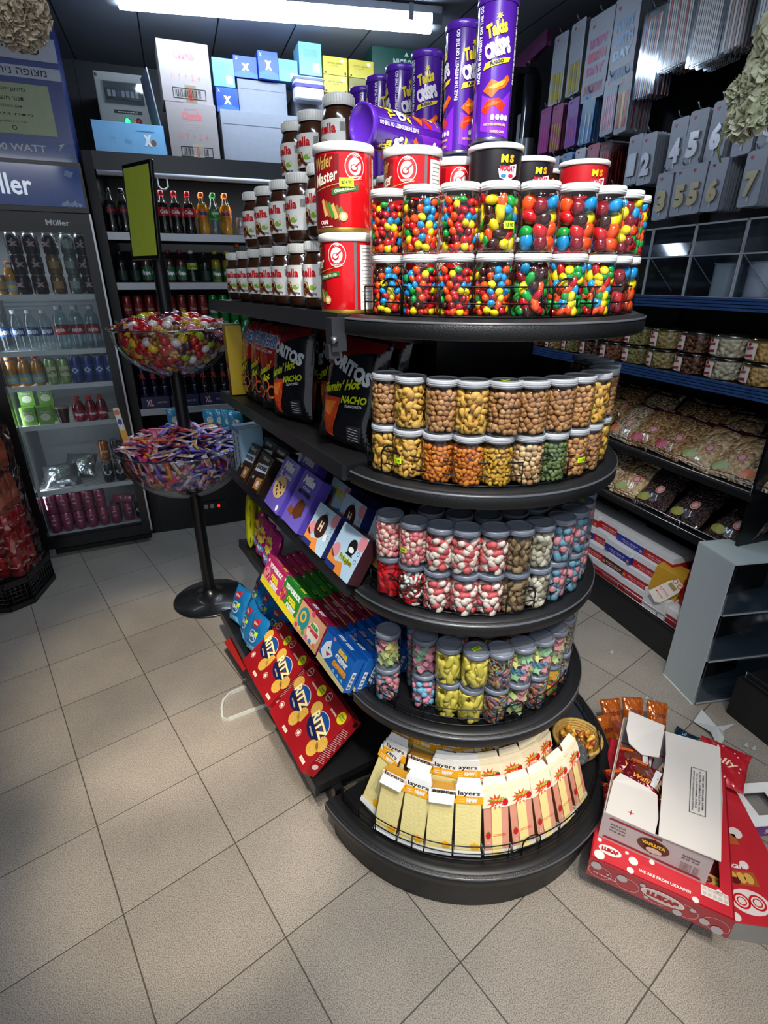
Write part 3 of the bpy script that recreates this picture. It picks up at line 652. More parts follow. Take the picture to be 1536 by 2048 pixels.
def stackc(x, y, key, color, lab):
    for lv in (0, 1): put(key, cup(key, color), world_at(x, y, T1 + .001 + .165 * lv, -8 if lv else 30), '%s, %s of its pair' % (lab, ('lower', 'upper')[lv]), 'cup', 'lidded paper cups on the top shelf')
stackc(.240, 1.345, 'cupk', '#15151a', 'plain black lidded cup under the tallest purple tube')
stackc(.345, 1.475, 'cupk', '#15151a', 'black lidded cup with a small red and yellow logo')
stackc(.405, 1.62, 'cupw', '#2c1c1a', 'dark brown lidded cup between the black and red cups')
stackc(.485, 1.505, 'cupr', '#b8141e', 'red lidded cup with a small yellow logo')
ct = T1 + .331
put('takis', crisp_tube, world_at(.222, 1.330, ct, -12), 'tallest purple crisps tube at the front, right of the other standing tubes', 'crisps tube', 'purple crisps tubes')
for i, (x, y) in enumerate([(.172, 1.447), (.105, 1.60), (.043, 1.69), (-.01, 1.77), (-.06, 1.86)]):
    put('tin2', tin, world_at(x, y, T1 + .001, 180), 'red wafer tin on the shelf under a purple tube, %s in the back file' % ORD[i], 'tin', 'hidden red tins under the purple tubes') if i else None
    put('tin2', tin, world_at(x, y, T1 + .164, 180), 'red wafer tin directly under a purple tube, %s in the back file' % ORD[i], 'tin', 'hidden red tins under the purple tubes') if i else None
    put('takis', crisp_tube, world_at(x, y, ct, [22, -12, 30, 30, 40][i]), ['second tallest purple crisps tube, just left of the front one', 'purple crisps tube standing left of the two tall ones, lettering facing forward', 'purple crisps tube, fourth from the right', 'purple crisps tube, second from the far end', 'farthest standing purple crisps tube'][i], 'crisps tube', 'purple crisps tubes')
d = Vector((.165, .165, 0)).normalized()
put('takis', crisp_tube, Matrix.Translation((.118, 1.507, ct + .038)) @ Matrix.Rotation(math.atan2(d.y, d.x), 4, 'Z') @ Matrix.Rotation(radians(-90), 4, 'Y') @ Matrix.Rotation(radians(-70), 4, 'Z'), 'purple crisps tube lying on its side across the red tins', 'crisps tube', 'purple crisps tubes')

# ------------------------------------------------------------ packets, bags and cartons on the long side
def carton(w_, d, h, side, art=None, top=None, back=None, name='box'):
    # stands on its base, front faces -Y, origin at the middle of the lower front edge
    def fn():
        r = E(name); b = MB(); sm = side if not isinstance(side, str) else mt(side, .4)
        b.rbox(-w_ / 2, 0, 0, w_ / 2, d, h, sm, .0015)
        for z in (.0, ): b.rect(FX((0, -.0002, 0), (1, 0, 0), (0, 0, 1)), -w_ / 2 + .001, .001, w_ / 2 - .001, h - .001, sm, 0)
        b.build('carton_body', r)
        a = MB()
        if art: art(a, FX((0, -.0003, h / 2), (1, 0, 0), (0, 0, 1)), w_, h)
        if top: top(a, FX((0, d / 2, h + .0003), (1, 0, 0), (0, 1, 0)), w_, d)
        if a.v: a.build('printed_panel', r)
        return r
    return fn
RITZR = mt('#a01820', .3, 0, .4, .04)
def art_ritz(a, F, w_, h):
    W_ = mt('#f3ead0', .4); B_ = mt('#1c4f9c', .35); B2 = mt('#15204c', .35); CK = mt('#e0b04c', .5, 0, 0, .12, 60); CKd = mt('#b8822c', .5)
    a.rect(F, -w_ / 2, -h / 2, w_ / 2, h / 2, RITZR, 0)
    a.ell(F, -.004, .010, .052, .043, W_, 1, n=28); a.ell(F, -.004, .010, .050, .041, B_, 2, n=28)
    a.poly(F, [(-.054 * cos(t) - .004, .004 - .040 * sin(t)) for t in [pi * k / 14 for k in range(15)]], B2, 3)
    for cx, cy, rr in ((-.058, .034, .026), (.060, -.014, .030), (.040, -.046, .026)):
        if abs(cx) + rr > w_ / 2 + .012: rr = w_ / 2 + .010 - abs(cx)
        a.star(F, cx, cy, rr * .93, rr, 18, CK, 4); 
        for k in range(5): a.ell(F, cx + rr * .45 * cos(k * 1.26), cy + rr * .45 * sin(k * 1.26), .0016, .0016, CKd, 5, n=6)
    a.text(F, 'RITZ', .0, .012, .104, .036, mt('#8a3a10', .4), 6, rot=-14, bold=.10); a.text(F, 'RITZ', -.001, .013, .102, .034, mt('#f6f0b0', .4), 7, rot=-14, bold=.04)
    a.text(F, 'CRACKERS', -.010, -.020, .040, .006, W_, 7, rot=-14)
    a.ell(F, .050, .084, .020, .020, mt('#e8dc20', .4), 3); a.text(F, '4 FRESH', .050, .090, .028, .006, B2, 5); a.text(F, 'STACKS', .050, .081, .028, .006, GREEN, 5)
    a.text(F, 'ORIGINAL', .010, .074, .042, .007, W_, 5, rot=0); a.ring(F, -.052, .090, .015, .015, .002, W_, 3); a.text(F, 'NABISCO', -.052, .090, .020, .005, W_, 4)
    a.ring(F, -.048, -.060, .012, .012, .0015, W_, 3); a.ell(F, -.048, -.060, .007, .007, W_, 3, n=10)
    a.poly(F, [(.026, -.098), (.058, -.098), (.058, -.087), (.026, -.087)], W_, 3); a.text(F, 'OU', .042, -.0925, .014, .006, RED, 4)
    for k in range(24):
        for c_ in (0, 1): a.rect(FX((w_ / 2 + .0003, .028, 0), (0, 1, 0), (0, 0, 1)), -.020 + c_ * .022, -.09 + k * .0055, -.002 + c_ * .020, -.0885 + k * .0055, mt('#e8a8a8', .5), 1) if 0 else None
def ritz():
    r = carton(.150, .058, .225, RITZR, art_ritz, name='cracker_box')(); a = MB()
    F = FX((.0753, .029, .1125), (0, 1, 0), (0, 0, 1)); W_ = mt('#e6c8c8', .5)
    for k in range(20): a.rect(F, -.022 + (k % 3) * .001, -.06 + k * .0065, .020 - (k % 4) * .004, -.0582 + k * .0065, W_, 1)
    a.ell(F, 0, -.080, .014, .009, W_, 1); a.rect(F, .002, .088, .020, .104, INK, 1); a.build('side_print', r); return r
def tilt(s, t, z, ang, rz=0): return at(GF, -s, t, z, 0) @ Matrix.Rotation(radians(rz), 4, 'Z') @ Matrix.Rotation(radians(-ang), 4, 'X')
random.seed(11)
rl = ['nearest red cracker box leaning over the bottom shelf, its side panel showing', 'second red cracker box from the curved end on the bottom shelf', 'third red cracker box from the curved end on the bottom shelf', 'red cracker box beside the blue bags on the bottom shelf']
for i, (s, zz) in enumerate([(.105, .215), (.258, .208), (.428, .214), (.578, .208)]):
    put('ritz', ritz, tilt(s, -.556, zz, 52, R(1.5)), rl[i], 'cracker box', 'red cracker boxes on the bottom shelf')
for s in (.10, .262): put('ritz', ritz, tilt(s, -.205, .168, 12), ['red cracker box standing upright at the back near the curved end', 'red cracker box standing upright at the back, deeper along the bottom shelf'][s > .2], 'cracker box', 'upright red cracker boxes at the back')

def bag_shape(w_, h, th, seed=0, wr=.004, crimp=.012):
    rnd = random.Random(seed); ph = [rnd.uniform(0, 6.28) for _ in range(8)]; fq = [rnd.uniform(2, 7) for _ in range(8)]
    def S(x, y, sg=1, l=0):
        u = max(-1, min(1, x / (w_ / 2))); v = max(-1, min(1, y / (h / 2)))
        body = max(0, 1 - abs(u) ** 3.0) ** .6 * max(0, 1 - abs(v) ** 4.0) ** .6
        wv = sum(sin(fq[k] * u * (1 + k % 3) + ph[k] + fq[(k + 3) % 8] * v * 1.7) for k in range(6)) / 6
        edge = abs(u) ** 3 * .3 + abs(v) ** 2.2
        d = th / 2 * body + wr * wv * (.35 + edge) + .0006
        if abs(v) > .93: d = .0006 + .3 * wr * sin(40 * u)
        xx = x * (1 - .05 * (1 - abs(v)) ** 2 + .02 * sin(6 * v + ph[0]))
        return Vector((xx, -sg * (d) - l * .0006 if sg > 0 else d, y))
    return S
def bag(w_, h, th, base, art, seed, backc=None, name='snack_bag', split=None):
    def fn():
        r = E(name); b = MB(); S = bag_shape(w_, h, th, seed); nx, ny = 22, 28
        for sg in (1, -1):
            vs_ = [S(w_ * (i / nx - .5), h * (j / ny - .5), sg) + Vector((0, 0, h / 2)) for j in range(ny + 1) for i in range(nx + 1)]
            for j in range(ny):
                fs = [(j * (nx + 1) + i, j * (nx + 1) + i + 1, (j + 1) * (nx + 1) + i + 1, (j + 1) * (nx + 1) + i) for i in range(nx)]
                m = split(j / ny) if split else base
                n = len(b.v)
                b.add([vs_[k] for k in range(j * (nx + 1), (j + 2) * (nx + 1))], [tuple(k - j * (nx + 1) for k in f) for f in fs], m, True)
        b.build('bag_body', r)
        if art:
            a = MB(); F = lambda x, y, l: S(x, y, 1, l + 1) + Vector((0, 0, h / 2)); art(a, F, w_, h); a.build('printed_artwork', r)
        return r
    return fn
FOILK = mt('#0e0e12', .18, .25, .8, .1, 20, .25, 25); FOILR = mt('#8c1018', .22, .2, .7, .1, 20, .2, 25)
ST = (.012, .012)
def art_nacho(a, F, w_, h):
    W_ = mt('#d4dce4', .35); Y_ = mt('#c8d820', .35); O_ = mt('#c8441a', .4, 0, .3, .25, 50, .4, 80); O2 = mt('#e8782c', .4, 0, .3, .2, 60)
    a.poly(F, [(-w_ * .46, h * .47), (w_ * .46, h * .47), (w_ * .46, h * .36), (w_ * .05, h * .30), (-w_ * .46, h * .16)], FOILR, 1, ST)
    a.text(F, 'DORITOS', .0, h * .20, w_ * .86, h * .13, W_, 3, ST, rot=-16, bold=.06)
    a.text(F, "Flamin' Hot", -.01, h * .02, w_ * .70, h * .09, Y_, 3, ST, rot=14, bold=.04, shear=.4)
    a.text(F, 'NACHO', w_ * .22, -h * .07, w_ * .38, h * .065, Y_, 3, ST, rot=8, bold=.04, shear=.2); a.text(F, 'FLAVORED', w_ * .24, -h * .125, w_ * .25, h * .025, W_, 3, ST, rot=8)
    a.poly(F, [(-w_ * .34, -h * .10), (w_ * .02, -h * .08), (-w_ * .08, -h * .44), (-w_ * .22, -h * .42)], O_, 2, ST)
    a.poly(F, [(-w_ * .30, -h * .14), (-w_ * .06, -h * .12), (-w_ * .14, -h * .26), (-w_ * .26, -h * .24)], O2, 3, ST)
    a.poly(F, [(w_ * .18, -h * .30), (w_ * .40, -h * .28), (w_ * .40, -h * .42), (w_ * .18, -h * .44)], mt('#1c1c24', .4), 2, ST)
    for k in range(5): a.rect(F, w_ * .2, -h * .41 + k * .007, w_ * .36, -h * .408 + k * .007, W_, 3, ST)
def art_minis(a, F, w_, h):
    Y_ = mt('#c8d820', .35); O_ = mt('#d8602a', .4); W_ = mt('#dfe6ea', .35); B_ = mt('#2c6cb4', .35)
    a.poly(F, [(-w_ * .46, h * .47), (w_ * .46, h * .47), (w_ * .46, h * .05), (w_ * .0, -h * .06), (-w_ * .46, h * .08)], mt('#b4141c', .25, .1, .6), 1, ST)
    a.text(F, 'MUNCHIES', 0, h * .30, w_ * .86, h * .15, W_, 2, ST, rot=-10, bold=.12); a.text(F, 'MUNCHIES', 0, h * .30, w_ * .83, h * .135, B_, 3, ST, rot=-10, bold=.04)
    a.text(F, 'SNACK MIX', .0, h * .18, w_ * .5, h * .035, W_, 3, ST, rot=-8)
    a.text(F, "Flamin'", -.01, -h * .02, w_ * .55, h * .08, Y_, 3, ST, rot=14, bold=.04, shear=.4); a.text(F, 'Hot', .0, -h * .12, w_ * .3, h * .08, Y_, 3, ST, rot=14, bold=.04, shear=.4)
    for k in range(3): a.ring(F, -w_ * .2 + k * w_ * .2, -h * .28 + (k % 2) * .02, .026, .022, .007, O_, 3, ST)
    a.poly(F, [(-w_ * .42, -h * .10), (-w_ * .30, h * .10), (-w_ * .22, -h * .12)], O_, 3, ST)
NB = bag(.215, .30, .085, FOILK, art_nacho, 3, split=lambda v: FOILK if v < .95 else FOILR)
MBG = bag(.20, .29, .08, FOILK, art_minis, 5)
def bagat(s, t, z, lean, yaw, roll=0): return at(GF, -s, t, z, yaw) @ Matrix.Rotation(radians(-lean), 4, 'X') @ Matrix.Rotation(radians(roll), 4, 'Y')
z2 = SHZ[1] + .004; BG = 'black spicy snack bags on the second shelf'
put('nacho', NB, bagat(.155, -.315, z2, 14, 14, 4), 'black and red nacho chip bag nearest the nut jars, standing alone', 'snack bag', BG)
put('nacho', NB, bagat(.50, -.325, z2, 10, 10, -4), 'black nacho chip bag at the front of the cluster with a big orange chip', 'snack bag', BG)
put('munch', MBG, bagat(.635, -.33, z2, 9, 4, -8), 'red and black snack mix bag with blue lettering behind the clustered nacho bag', 'snack bag', BG)
put('munch', MBG, bagat(.76, -.33, z2, 9, 0, -6), 'second red and black snack mix bag in the cluster', 'snack bag', BG)
put('munch', MBG, bagat(.89, -.33, z2, 9, -4, -4), 'farthest snack mix bag, at the left end of the cluster', 'snack bag', BG)
for i, (s, t, q) in enumerate([(.16, -.20, 8), (.40, -.21, 5), (.55, -.22, 6), (.72, -.22, 6), (.88, -.22, 5), (.28, -.10, 4), (.5, -.1, 4)]):
    put('nacho', NB, bagat(s, t, z2, q, R(4), R(3)), 'black nacho chip bag in shade behind the front bags, %s from the curved end' % ORD[i], 'snack bag', 'snack bags standing behind the front ones')
# yellow board and end cartons at the far end
def yel_art(a, F, w_, h): a.rect(F, -w_ * .42, -h * .48, w_ * .42, -h * .05, mt('#b4201c', .4), 1); a.rect(F, -w_ * .2, -h * .3, w_ * .3, -h * .12, mt('#d8c8a8', .5), 2)
put('yelbox', carton(.11, .06, .26, '#c8a818', yel_art, name='snack_carton'), at(GF, -1.045, -.375, z2, -10), 'tall yellow carton with red lower part at the far end under the top shelf', 'carton')
def ora(a, F, w_, h): a.rect(F, -w_ / 2, -h * .5, w_ / 2, -h * .1, NAVY, 1); a.rect(F, -w_ * .44, -.03, w_ * .1, h * .46, mt('#f08a1c', .35, 0, .4), 2); a.star(F, w_ * .28, -h * .3, .006, .013, 5, WHT, 2)
put('orbox', carton(.10, .07, .24, '#e8841a', ora, name='snack_carton'), at(GF, -1.085, -.20, T1 + .001, -6), 'orange and navy carton standing at the far end of the top shelf', 'carton')

# third shelf: biscuit boxes
def cart_shelf3(kind):
    w_, h = dict(snick=(.13, .15), milka=(.145, .19), pale=(.14, .135))[kind.split('_')[0]]
    cols = dict(snick='#1c120e', milka='#4a3a9c', pale='#20285c')
    def art(a, F, W, H):
        if kind.startswith('snick'):
            a.rect(F, -W * .5, -H * .5, W * .5, H * .5, mt('#1a1412', .3), 0); a.poly(F, [(-W * .40, H * .18), (W * .42, H * .28), (W * .42, H * .06), (-W * .40, -H * .04)], mt('#e8ecf4', .4), 1)
            a.text(F, 'SNICKERS', .0, H * .12, W * .72, H * .11, NAVY, 2, rot=5, bold=.06, shear=.2); a.text(F, 'CREAMY', 0, H * .38, W * .6, H * .09, CREAM, 2); a.text(F, 'x6', -W * .3, -H * .2, W * .16, H * .1, CREAM, 2)
            a.poly(F, [(-W * .05, -H * .15), (W * .4, -H * .1), (W * .38, -H * .42), (-W * .02, -H * .45)], mt('#c88a3c', .4), 1); a.ell(F, W * .18, -H * .28, W * .1, H * .08, mt('#f2e8e0', .4), 2)
            for q in (-1, 1): a.rect(F, q * W * .48 - .002, -H * .5, q * W * .48 + .002, H * .5, mt('#a8742c', .35, .5), 2)
        elif kind.startswith('milka'):
            V = mt('#6a5cc0', .3, 0, .4); a.rect(F, -W / 2, -H / 2, W / 2, H / 2, V, 0); a.text(F, 'Milka', .0, H * .36, W * .62, H * .16, WHT, 2, shear=.3, bold=.05)
            if kind.endswith('c'):
                a.text(F, 'COOKIES', W * .16, H * .19, W * .42, H * .06, WHT, 2, bold=.04); a.text(F, 'XL', -W * .28, H * .18, W * .16, H * .12, WHT, 2, bold=.06)
                a.ell(F, -W * .04, -H * .06, W * .36, H * .22, mt('#d8b87a', .5), 1); 
                for k in range(9): a.ell(F, -W * .04 + W * .24 * cos(k * 2.4) * (k % 3 + 1) / 3, -H * .06 + H * .15 * sin(k * 2.4) * (k % 3 + 1) / 3, .006, .006, mt('#4a2a1a', .5), 2, n=8)
                a.ell(F, W * .34, -H * .4, .010, .012, WHT, 2, n=10)
            else:
                a.text(F, 'Choco', .0, H * .22, W * .4, H * .05, WHT, 2, shear=.3); a.text(F, 'BROWNIE', .0, H * .13, W * .66, H * .08, mt('#241420', .4), 2, bold=.05)
                a.poly(F, [(-W * .2, -H * .28), (W * .1, -H * .34), (W * .34, -H * .22), (W * .30, H * .0), (W * .02, H * .04), (-W * .10, -H * .06)], mt('#5a3018', .5, 0, 0, .2), 1); a.poly(F, [(-W * .4, -H * .3), (-W * .14, -H * .34), (-W * .12, -H * .2), (-W * .36, -H * .16)], mt('#7a4626', .5), 2)
        else:
            LB = mt('#b4d0e4', .35, 0, .3); a.rect(F, -W / 2, -H / 2, W / 2, H / 2, LB, 0)
            a.poly(F, [(-W * .5, -H * .5), (W * .2, -H * .5), (W * .05, -H * .22), (-W * .2, -H * .3), (-W * .5, -H * .1)], mt('#e08a3c', .4), 1)
            a.ell(F, -W * .34, -H * .1, W * .14, H * .16, mt('#d88a94', .4), 1); a.ell(F, W * .38, H * .34, W * .14, H * .16, mt('#d88a94', .4), 1)
            a.rect(F, -W * .5, -H * .5, -W * .1, -H * .38, mt('#26306c', .4), 2)
            if kind.endswith('p'):
                a.ell(F, W * .14, H * .16, W * .15, H * .17, INK, 2); a.ell(F, W * .14, H * .10, W * .10, H * .06, WHT, 3); a.poly(F, [(W * .0, -H * .02), (W * .28, -H * .02), (W * .2, H * .05), (W * .14, H * .01), (W * .08, H * .05)], INK, 4)
                a.text(F, 'Pringles', W * .12, -H * .14, W * .5, H * .15, mt('#c8cc2c', .4), 4, bold=.1); a.text(F, 'Pringles', W * .12, -H * .14, W * .48, H * .13, mt('#284c2c', .4), 5, bold=.0)
            elif kind.endswith('h'):
                a.ell(F, -W * .02, H * .06, W * .24, H * .28, mt('#3a2018', .4), 2, n=20); a.star(F, -W * .02, H * .30, .006, .018, 7, mt('#3a2018', .4), 2); a.text(F, 'H', -W * .02, H * .06, W * .15, H * .22, mt('#e8d8b8', .4), 3, bold=.06)
                a.ell(F, W * .3, -H * .1, .010, .012, WHT, 1)
            elif kind.endswith('t'): a.text(F, 'TWIX', 0, H * .22, W * .62, H * .2, mt('#d8cc4c', .4), 3, bold=.1, rot=-8); a.poly(F, [(-W * .1, -H * .2), (W * .42, -H * .05), (W * .42, -H * .45), (-W * .1, -H * .45)], mt('#3c84b8', .4), 2)
            else: a.text(F, 'Cheetos', 0, H * .0, W * .66, H * .24, mt('#2c4c20', .4), 3, bold=.14, rot=-8); a.text(F, 'Cheetos', 0, H * .0, W * .64, H * .21, mt('#d0d02c', .4), 4, bold=.02, rot=-8); a.rect(F, W * .06, H * .3, W * .3, H * .5, mt('#c87838', .4), 2)
            a.ring(F, W * .40, -H * .05, .006, .006, .001, NAVY, 2); a.ring(F, W * .40, H * .12, .006, .006, .001, NAVY, 2)
    return carton(w_, .042, h, cols[kind.split('_')[0]] if not kind.endswith('p') else '#3a1c22', art, name='biscuit_box')
z3 = SHZ[2] + .012; G3 = 'biscuit boxes on the third shelf'
rows3 = [(.055, -.402, 'pale_p', 'pale blue crisp-brand biscuit box nearest the curved end, brown side showing'), (.225, -.402, 'pale_h', 'pale blue biscuit box with a dark round emblem, front row'),
 (.415, -.400, 'milka_b', 'purple box with a brownie picture'), (.590, -.402, 'milka_c', 'purple box with a large chocolate chip cookie'), (.80, -.402, 'snick_a', 'dark brown caramel bar box with a white name band, front row'), (.955, -.402, 'snick_b', 'dark brown caramel bar box farthest along the front row')]
for s, t, k, lab in rows3: put(('c3', k), cart_shelf3(k), tilt(s, t, z3, 32, R(2)), lab, 'biscuit box', G3)
for i, (s, t, k, lab, q) in enumerate([(.03, -.30, 'pale_p', 'pale blue biscuit box behind the nearest one', 24), (.21, -.305, 'pale_h', 'second pale blue box with a dark emblem, higher behind the front one', 24), (.36, -.27, 'pale_t', 'pale blue box with yellow lettering and a blue picture in the back rows', 20),
    (-.02, -.19, 'pale_c', 'pale blue box with orange patch and yellow lettering behind the pink jars', 14), (.555, -.325, 'milka_c', 'purple cookie box behind the front purple boxes', 26), (.78, -.33, 'snick_a', 'dark brown bar box tucked behind the front ones', 24), (.92, -.33, 'snick_b', 'dark brown bar box behind, near the far end', 24)]):
    put(('c3', k), cart_shelf3(k), tilt(s, t, z3 + .012, q, R(3)), lab, 'biscuit box', 'biscuit boxes in the back rows of the third shelf')
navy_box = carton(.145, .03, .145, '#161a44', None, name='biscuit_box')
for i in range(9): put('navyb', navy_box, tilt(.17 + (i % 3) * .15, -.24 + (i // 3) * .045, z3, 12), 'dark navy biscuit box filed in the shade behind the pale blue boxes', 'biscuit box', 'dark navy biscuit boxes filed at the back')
def barart(a, F, w_, h): a.rect(F, -w_ / 2, -h / 2, w_ / 2, h / 2, mt('#a8c4d4', .4), 0); a.text(F, 'BAKING BAR', 0, 0, h * .7, w_ * .3, NAVY, 2, rot=90); a.rect(F, -w_ / 2, h * .4, w_ / 2, h * .5, mt('#4c84b0', .4), 1)
for i in range(2): put('tallb', carton(.045, .10, .20, '#7fa4bc', barart, name='narrow_box'), at(GF, -1.075 + i * .055, -.375, SHZ[2] + .001, 4), ['narrow pale blue upright box at the very end of the third shelf', 'narrow pale blue upright box, second from the far end'][i], 'box', 'narrow pale boxes at the far end')

# fourth shelf: flat sour sweets boxes in files
def sour(kind):
    C_ = dict(blue=('#1e64b4', '#0d4c9c'), multi=('#8c1c3c', '#7a1430'), green=('#2c8c34', '#1e7426'), pink=('#c83c78', '#a8285c'))[kind]
    body = mt(C_[0], .3, 0, .4)
    def art(a, F, W, H):
        a.rect(F, -W / 2, -H / 2, W / 2, H / 2, body, 0); a.rect(F, -W / 2, H * .40, W / 2, H / 2, mt(C_[1], .35), 2)
        if kind == 'blue':
            a.poly(F, [(-W * .5, -H * .5), (W * .5, -H * .5), (W * .5, -H * .40), (-W * .1, -H * .34), (-W * .5, -H * .30)], mt('#e0cc90', .4), 1)
            a.poly(F, [(-W * .46, -H * .2), (-W * .40, H * .10), (-W * .26, H * .28), (-W * .20, H * .06), (-W * .08, -H * .02), (-W * .16, -H * .16), (-W * .3, -H * .34)], mt('#dfe8ee', .4), 2); a.ell(F, -W * .26, H * .05, .004, .004, INK, 4, n=8); a.poly(F, [(-W * .30, -H * .08), (-W * .14, -H * .04), (-W * .24, -H * .18)], mt('#b83040', .4), 3)
            a.text(F, 'SOUR', W * .16, H * .26, W * .30, H * .14, mt('#f0c83c', .4), 3, bold=.12); a.text(F, 'GUMMY', W * .18, H * .08, W * .40, H * .15, WHT, 3, bold=.12); a.text(F, 'SHARKS', W * .20, -H * .12, W * .44, H * .16, mt('#f0a43c', .4), 3, bold=.12)
            for k in range(3): a.poly(F, [(W * (.02 + k * .14), -H * .32), (W * (.10 + k * .14), -H * .24), (W * (.12 + k * .14), -H * .34)], mt('#6cc0e8', .4), 3)
            a.ell(F, -W * .2, H * .38, .008, .006, mt('#d880a0', .4), 2, n=10)
        elif kind == 'multi':
            a.rect(F, -W / 2, -H / 2, W / 2, H / 2, mt('#d8a078', .4), 1); a.ell(F, -W * .24, -H * .02, W * .2, H * .34, mt('#2c8c94', .4), 2); a.ring(F, -W * .26, H * .02, .020, .020, .009, mt('#f0b42c', .4), 3)
            a.ell(F, W * .2, -H * .1, W * .22, H * .3, mt('#e8e0d0', .4), 2); a.text(F, 'SOUR', W * .2, H * .08, W * .3, H * .12, mt('#3c9c3c', .4), 4, bold=.12); a.text(F, 'GUMMIES', W * .2, -H * .06, W * .4, H * .12, mt('#d8304c', .4), 4, bold=.12)
            for k in range(6): a.ell(F, -W * .4 + k * W * .15, -H * .36, .010, .008, mt(['#d84030', '#f0c030', '#4ca050', '#d870a0', '#3c88c0', '#e88030'][k], .4), 3, n=10)
            a.ell(F, W * .02, H * .36, .012, .010, mt('#d84868', .4), 3)
        else:
            a.poly(F, [(-W * .5, -H * .5), (W * .5, -H * .5), (W * .5, -H * .30), (-W * .5, -H * .24)], mt('#e8d42c', .4), 1)
            a.text(F, 'YOGOBLICK', W * .04, H * .28, W * .72, H * .17, WHT, 3, bold=.08); a.text(F, 'SOUR', W * .12, H * .0, W * .40, H * .2, mt('#f0e02c', .4), 3, bold=.14); a.text(F, 'GUMMY', W * .16, -H * .2, W * .44, H * .17, WHT, 3, bold=.12)
            a.ell(F, -W * .30, -H * .06, W * .15, H * .22, mt('#c83c50' if kind == 'green' else '#e888a0', .5), 2)
            for k in range(7): a.ell(F, -W * .30 + W * .09 * cos(k * .9), -H * .06 + H * .13 * sin(k * .9), .006, .006, mt(['#8c3040', '#d8a080', '#e06070'][k % 3], .5), 3, n=8)
            a.ell(F, -W * .42, H * .36, .007, .007, mt('#f0f0e0', .4), 2, n=10)
    def top(a, F, W, D):
        a.rect(F, -W / 2 + .001, -D / 2 + .001, W / 2 - .001, D / 2 - .001, mt(C_[1], .35), 0)
        if kind in ('blue', 'multi'):
            for k in range(2): a.rect(F, -W * .22 + k * W * .26, -D * .30, -W * .02 + k * W * .26, D * .12, mt('#cfd8e0', .5), 1)
            for k in range(2): a.rect(F, -W * .20 + k * W * .26, -D * .14, -W * .04 + k * W * .26, -D * .06, mt('#5a6a8c', .5), 2)
        else: a.text(F, 'YOGOBLICK', -W * .15, 0, W * .4, D * .34, mt('#a8c878' if kind == 'green' else '#e8a0b8', .5), 1); a.text(F, 'SOUR', W * .24, 0, W * .22, D * .4, mt('#e8d83c', .5), 1, bold=.08)
    def fn():
        r = carton(.185, .030, .112, body, art, top, name='sour_sweets_box')()
        a = MB(); F = FX((.0928, .015, .056), (0, 1, 0), (0, 0, 1)); a.rect(F, -.009, -.045, .004, .012, WHT, 1)
        for k in range(4): a.rect(F, -.007, -.042 + k * .013, .002, -.034 + k * .013, mt('#6c7a8c', .5), 2)
        a.build('side_print', r); return r
    return fn
z4 = SHZ[3] + .016
for kind, s, n, lab in (('blue', .06, 7, 'blue shark gummy box'), ('multi', .255, 7, 'dark red assorted gummy box'), ('green', .435, 5, 'green sour gummy box'), ('pink', .61, 5, 'pink sour gummy box')):
    for k in range(n):
        st = 'front of its file' if k == 0 else '%s behind the front box' % ORD[k - 1]
        put(('sour', kind), sour(kind), tilt(s + R(.003), -.432 + k * .0335 + (0 if k else -.004), z4 - (.013 if k else 0) + R(.001), 27 if k < 3 else 24, R(.8)), lab + ' on fourth shelf, ' + st, 'sweets box', 'files of flat sour sweets boxes on the fourth shelf')
FP = mt('#b8287c', .22, .15, .6, .1, 20, .2, 25)
def art_pink(a, F, w_, h):
    a.star(F, 0, h * .12, w_ * .26, w_ * .34, 10, mt('#e8d850', .4), 1, ST); a.text(F, 'Candy', 0, h * .14, w_ * .44, h * .14, mt('#c82c6c', .4), 2, ST, bold=.06); a.ell(F, 0, -h * .22, w_ * .3, h * .10, mt('#5c8cd0', .4), 1, ST); a.text(F, 'POP', 0, -h * .22, w_ * .34, h * .1, WHT, 2, ST, bold=.06)
PB = bag(.125, .17, .05, FP, art_pink, 9, name='sweets_bag')
for i, (s, t, q) in enumerate([(.79, -.37, 18), (.89, -.36, 16), (.985, -.35, 14)]): put('pinkbag', PB, bagat(s, t, SHZ[3] + .004, q, R(8), R(4)), 'magenta sweets bag with a yellow burst, %s beyond the pink boxes' % ORD[i], 'sweets bag', 'magenta sweets bags on the fourth shelf')
FYL = mt('#c8cc18', .3, .05, .4, .08, 20, .15, 25)
def art_y(a, F, w_, h): a.rect(F, -w_ * .3, -h * .1, w_ * .3, h * .2, mt('#8c9c14', .4), 1, ST); a.rect(F, -w_ * .3, -h * .4, w_ * .1, -h * .2, mt('#3c4c14', .4), 1, ST)
YB = bag(.11, .25, .045, FYL, art_y, 13, name='sweets_bag')
for i, (s, t) in enumerate([(1.055, -.36), (1.09, -.30)]): put('yelbag', YB, bagat(s, t, SHZ[3] + .004, 5, -20 + 12 * i, 2), ['tall yellow-green sweets bag at the far end of the fourth shelf', 'second yellow-green sweets bag behind the first at the far end'][i], 'sweets bag', 'yellow-green bags at the far end')
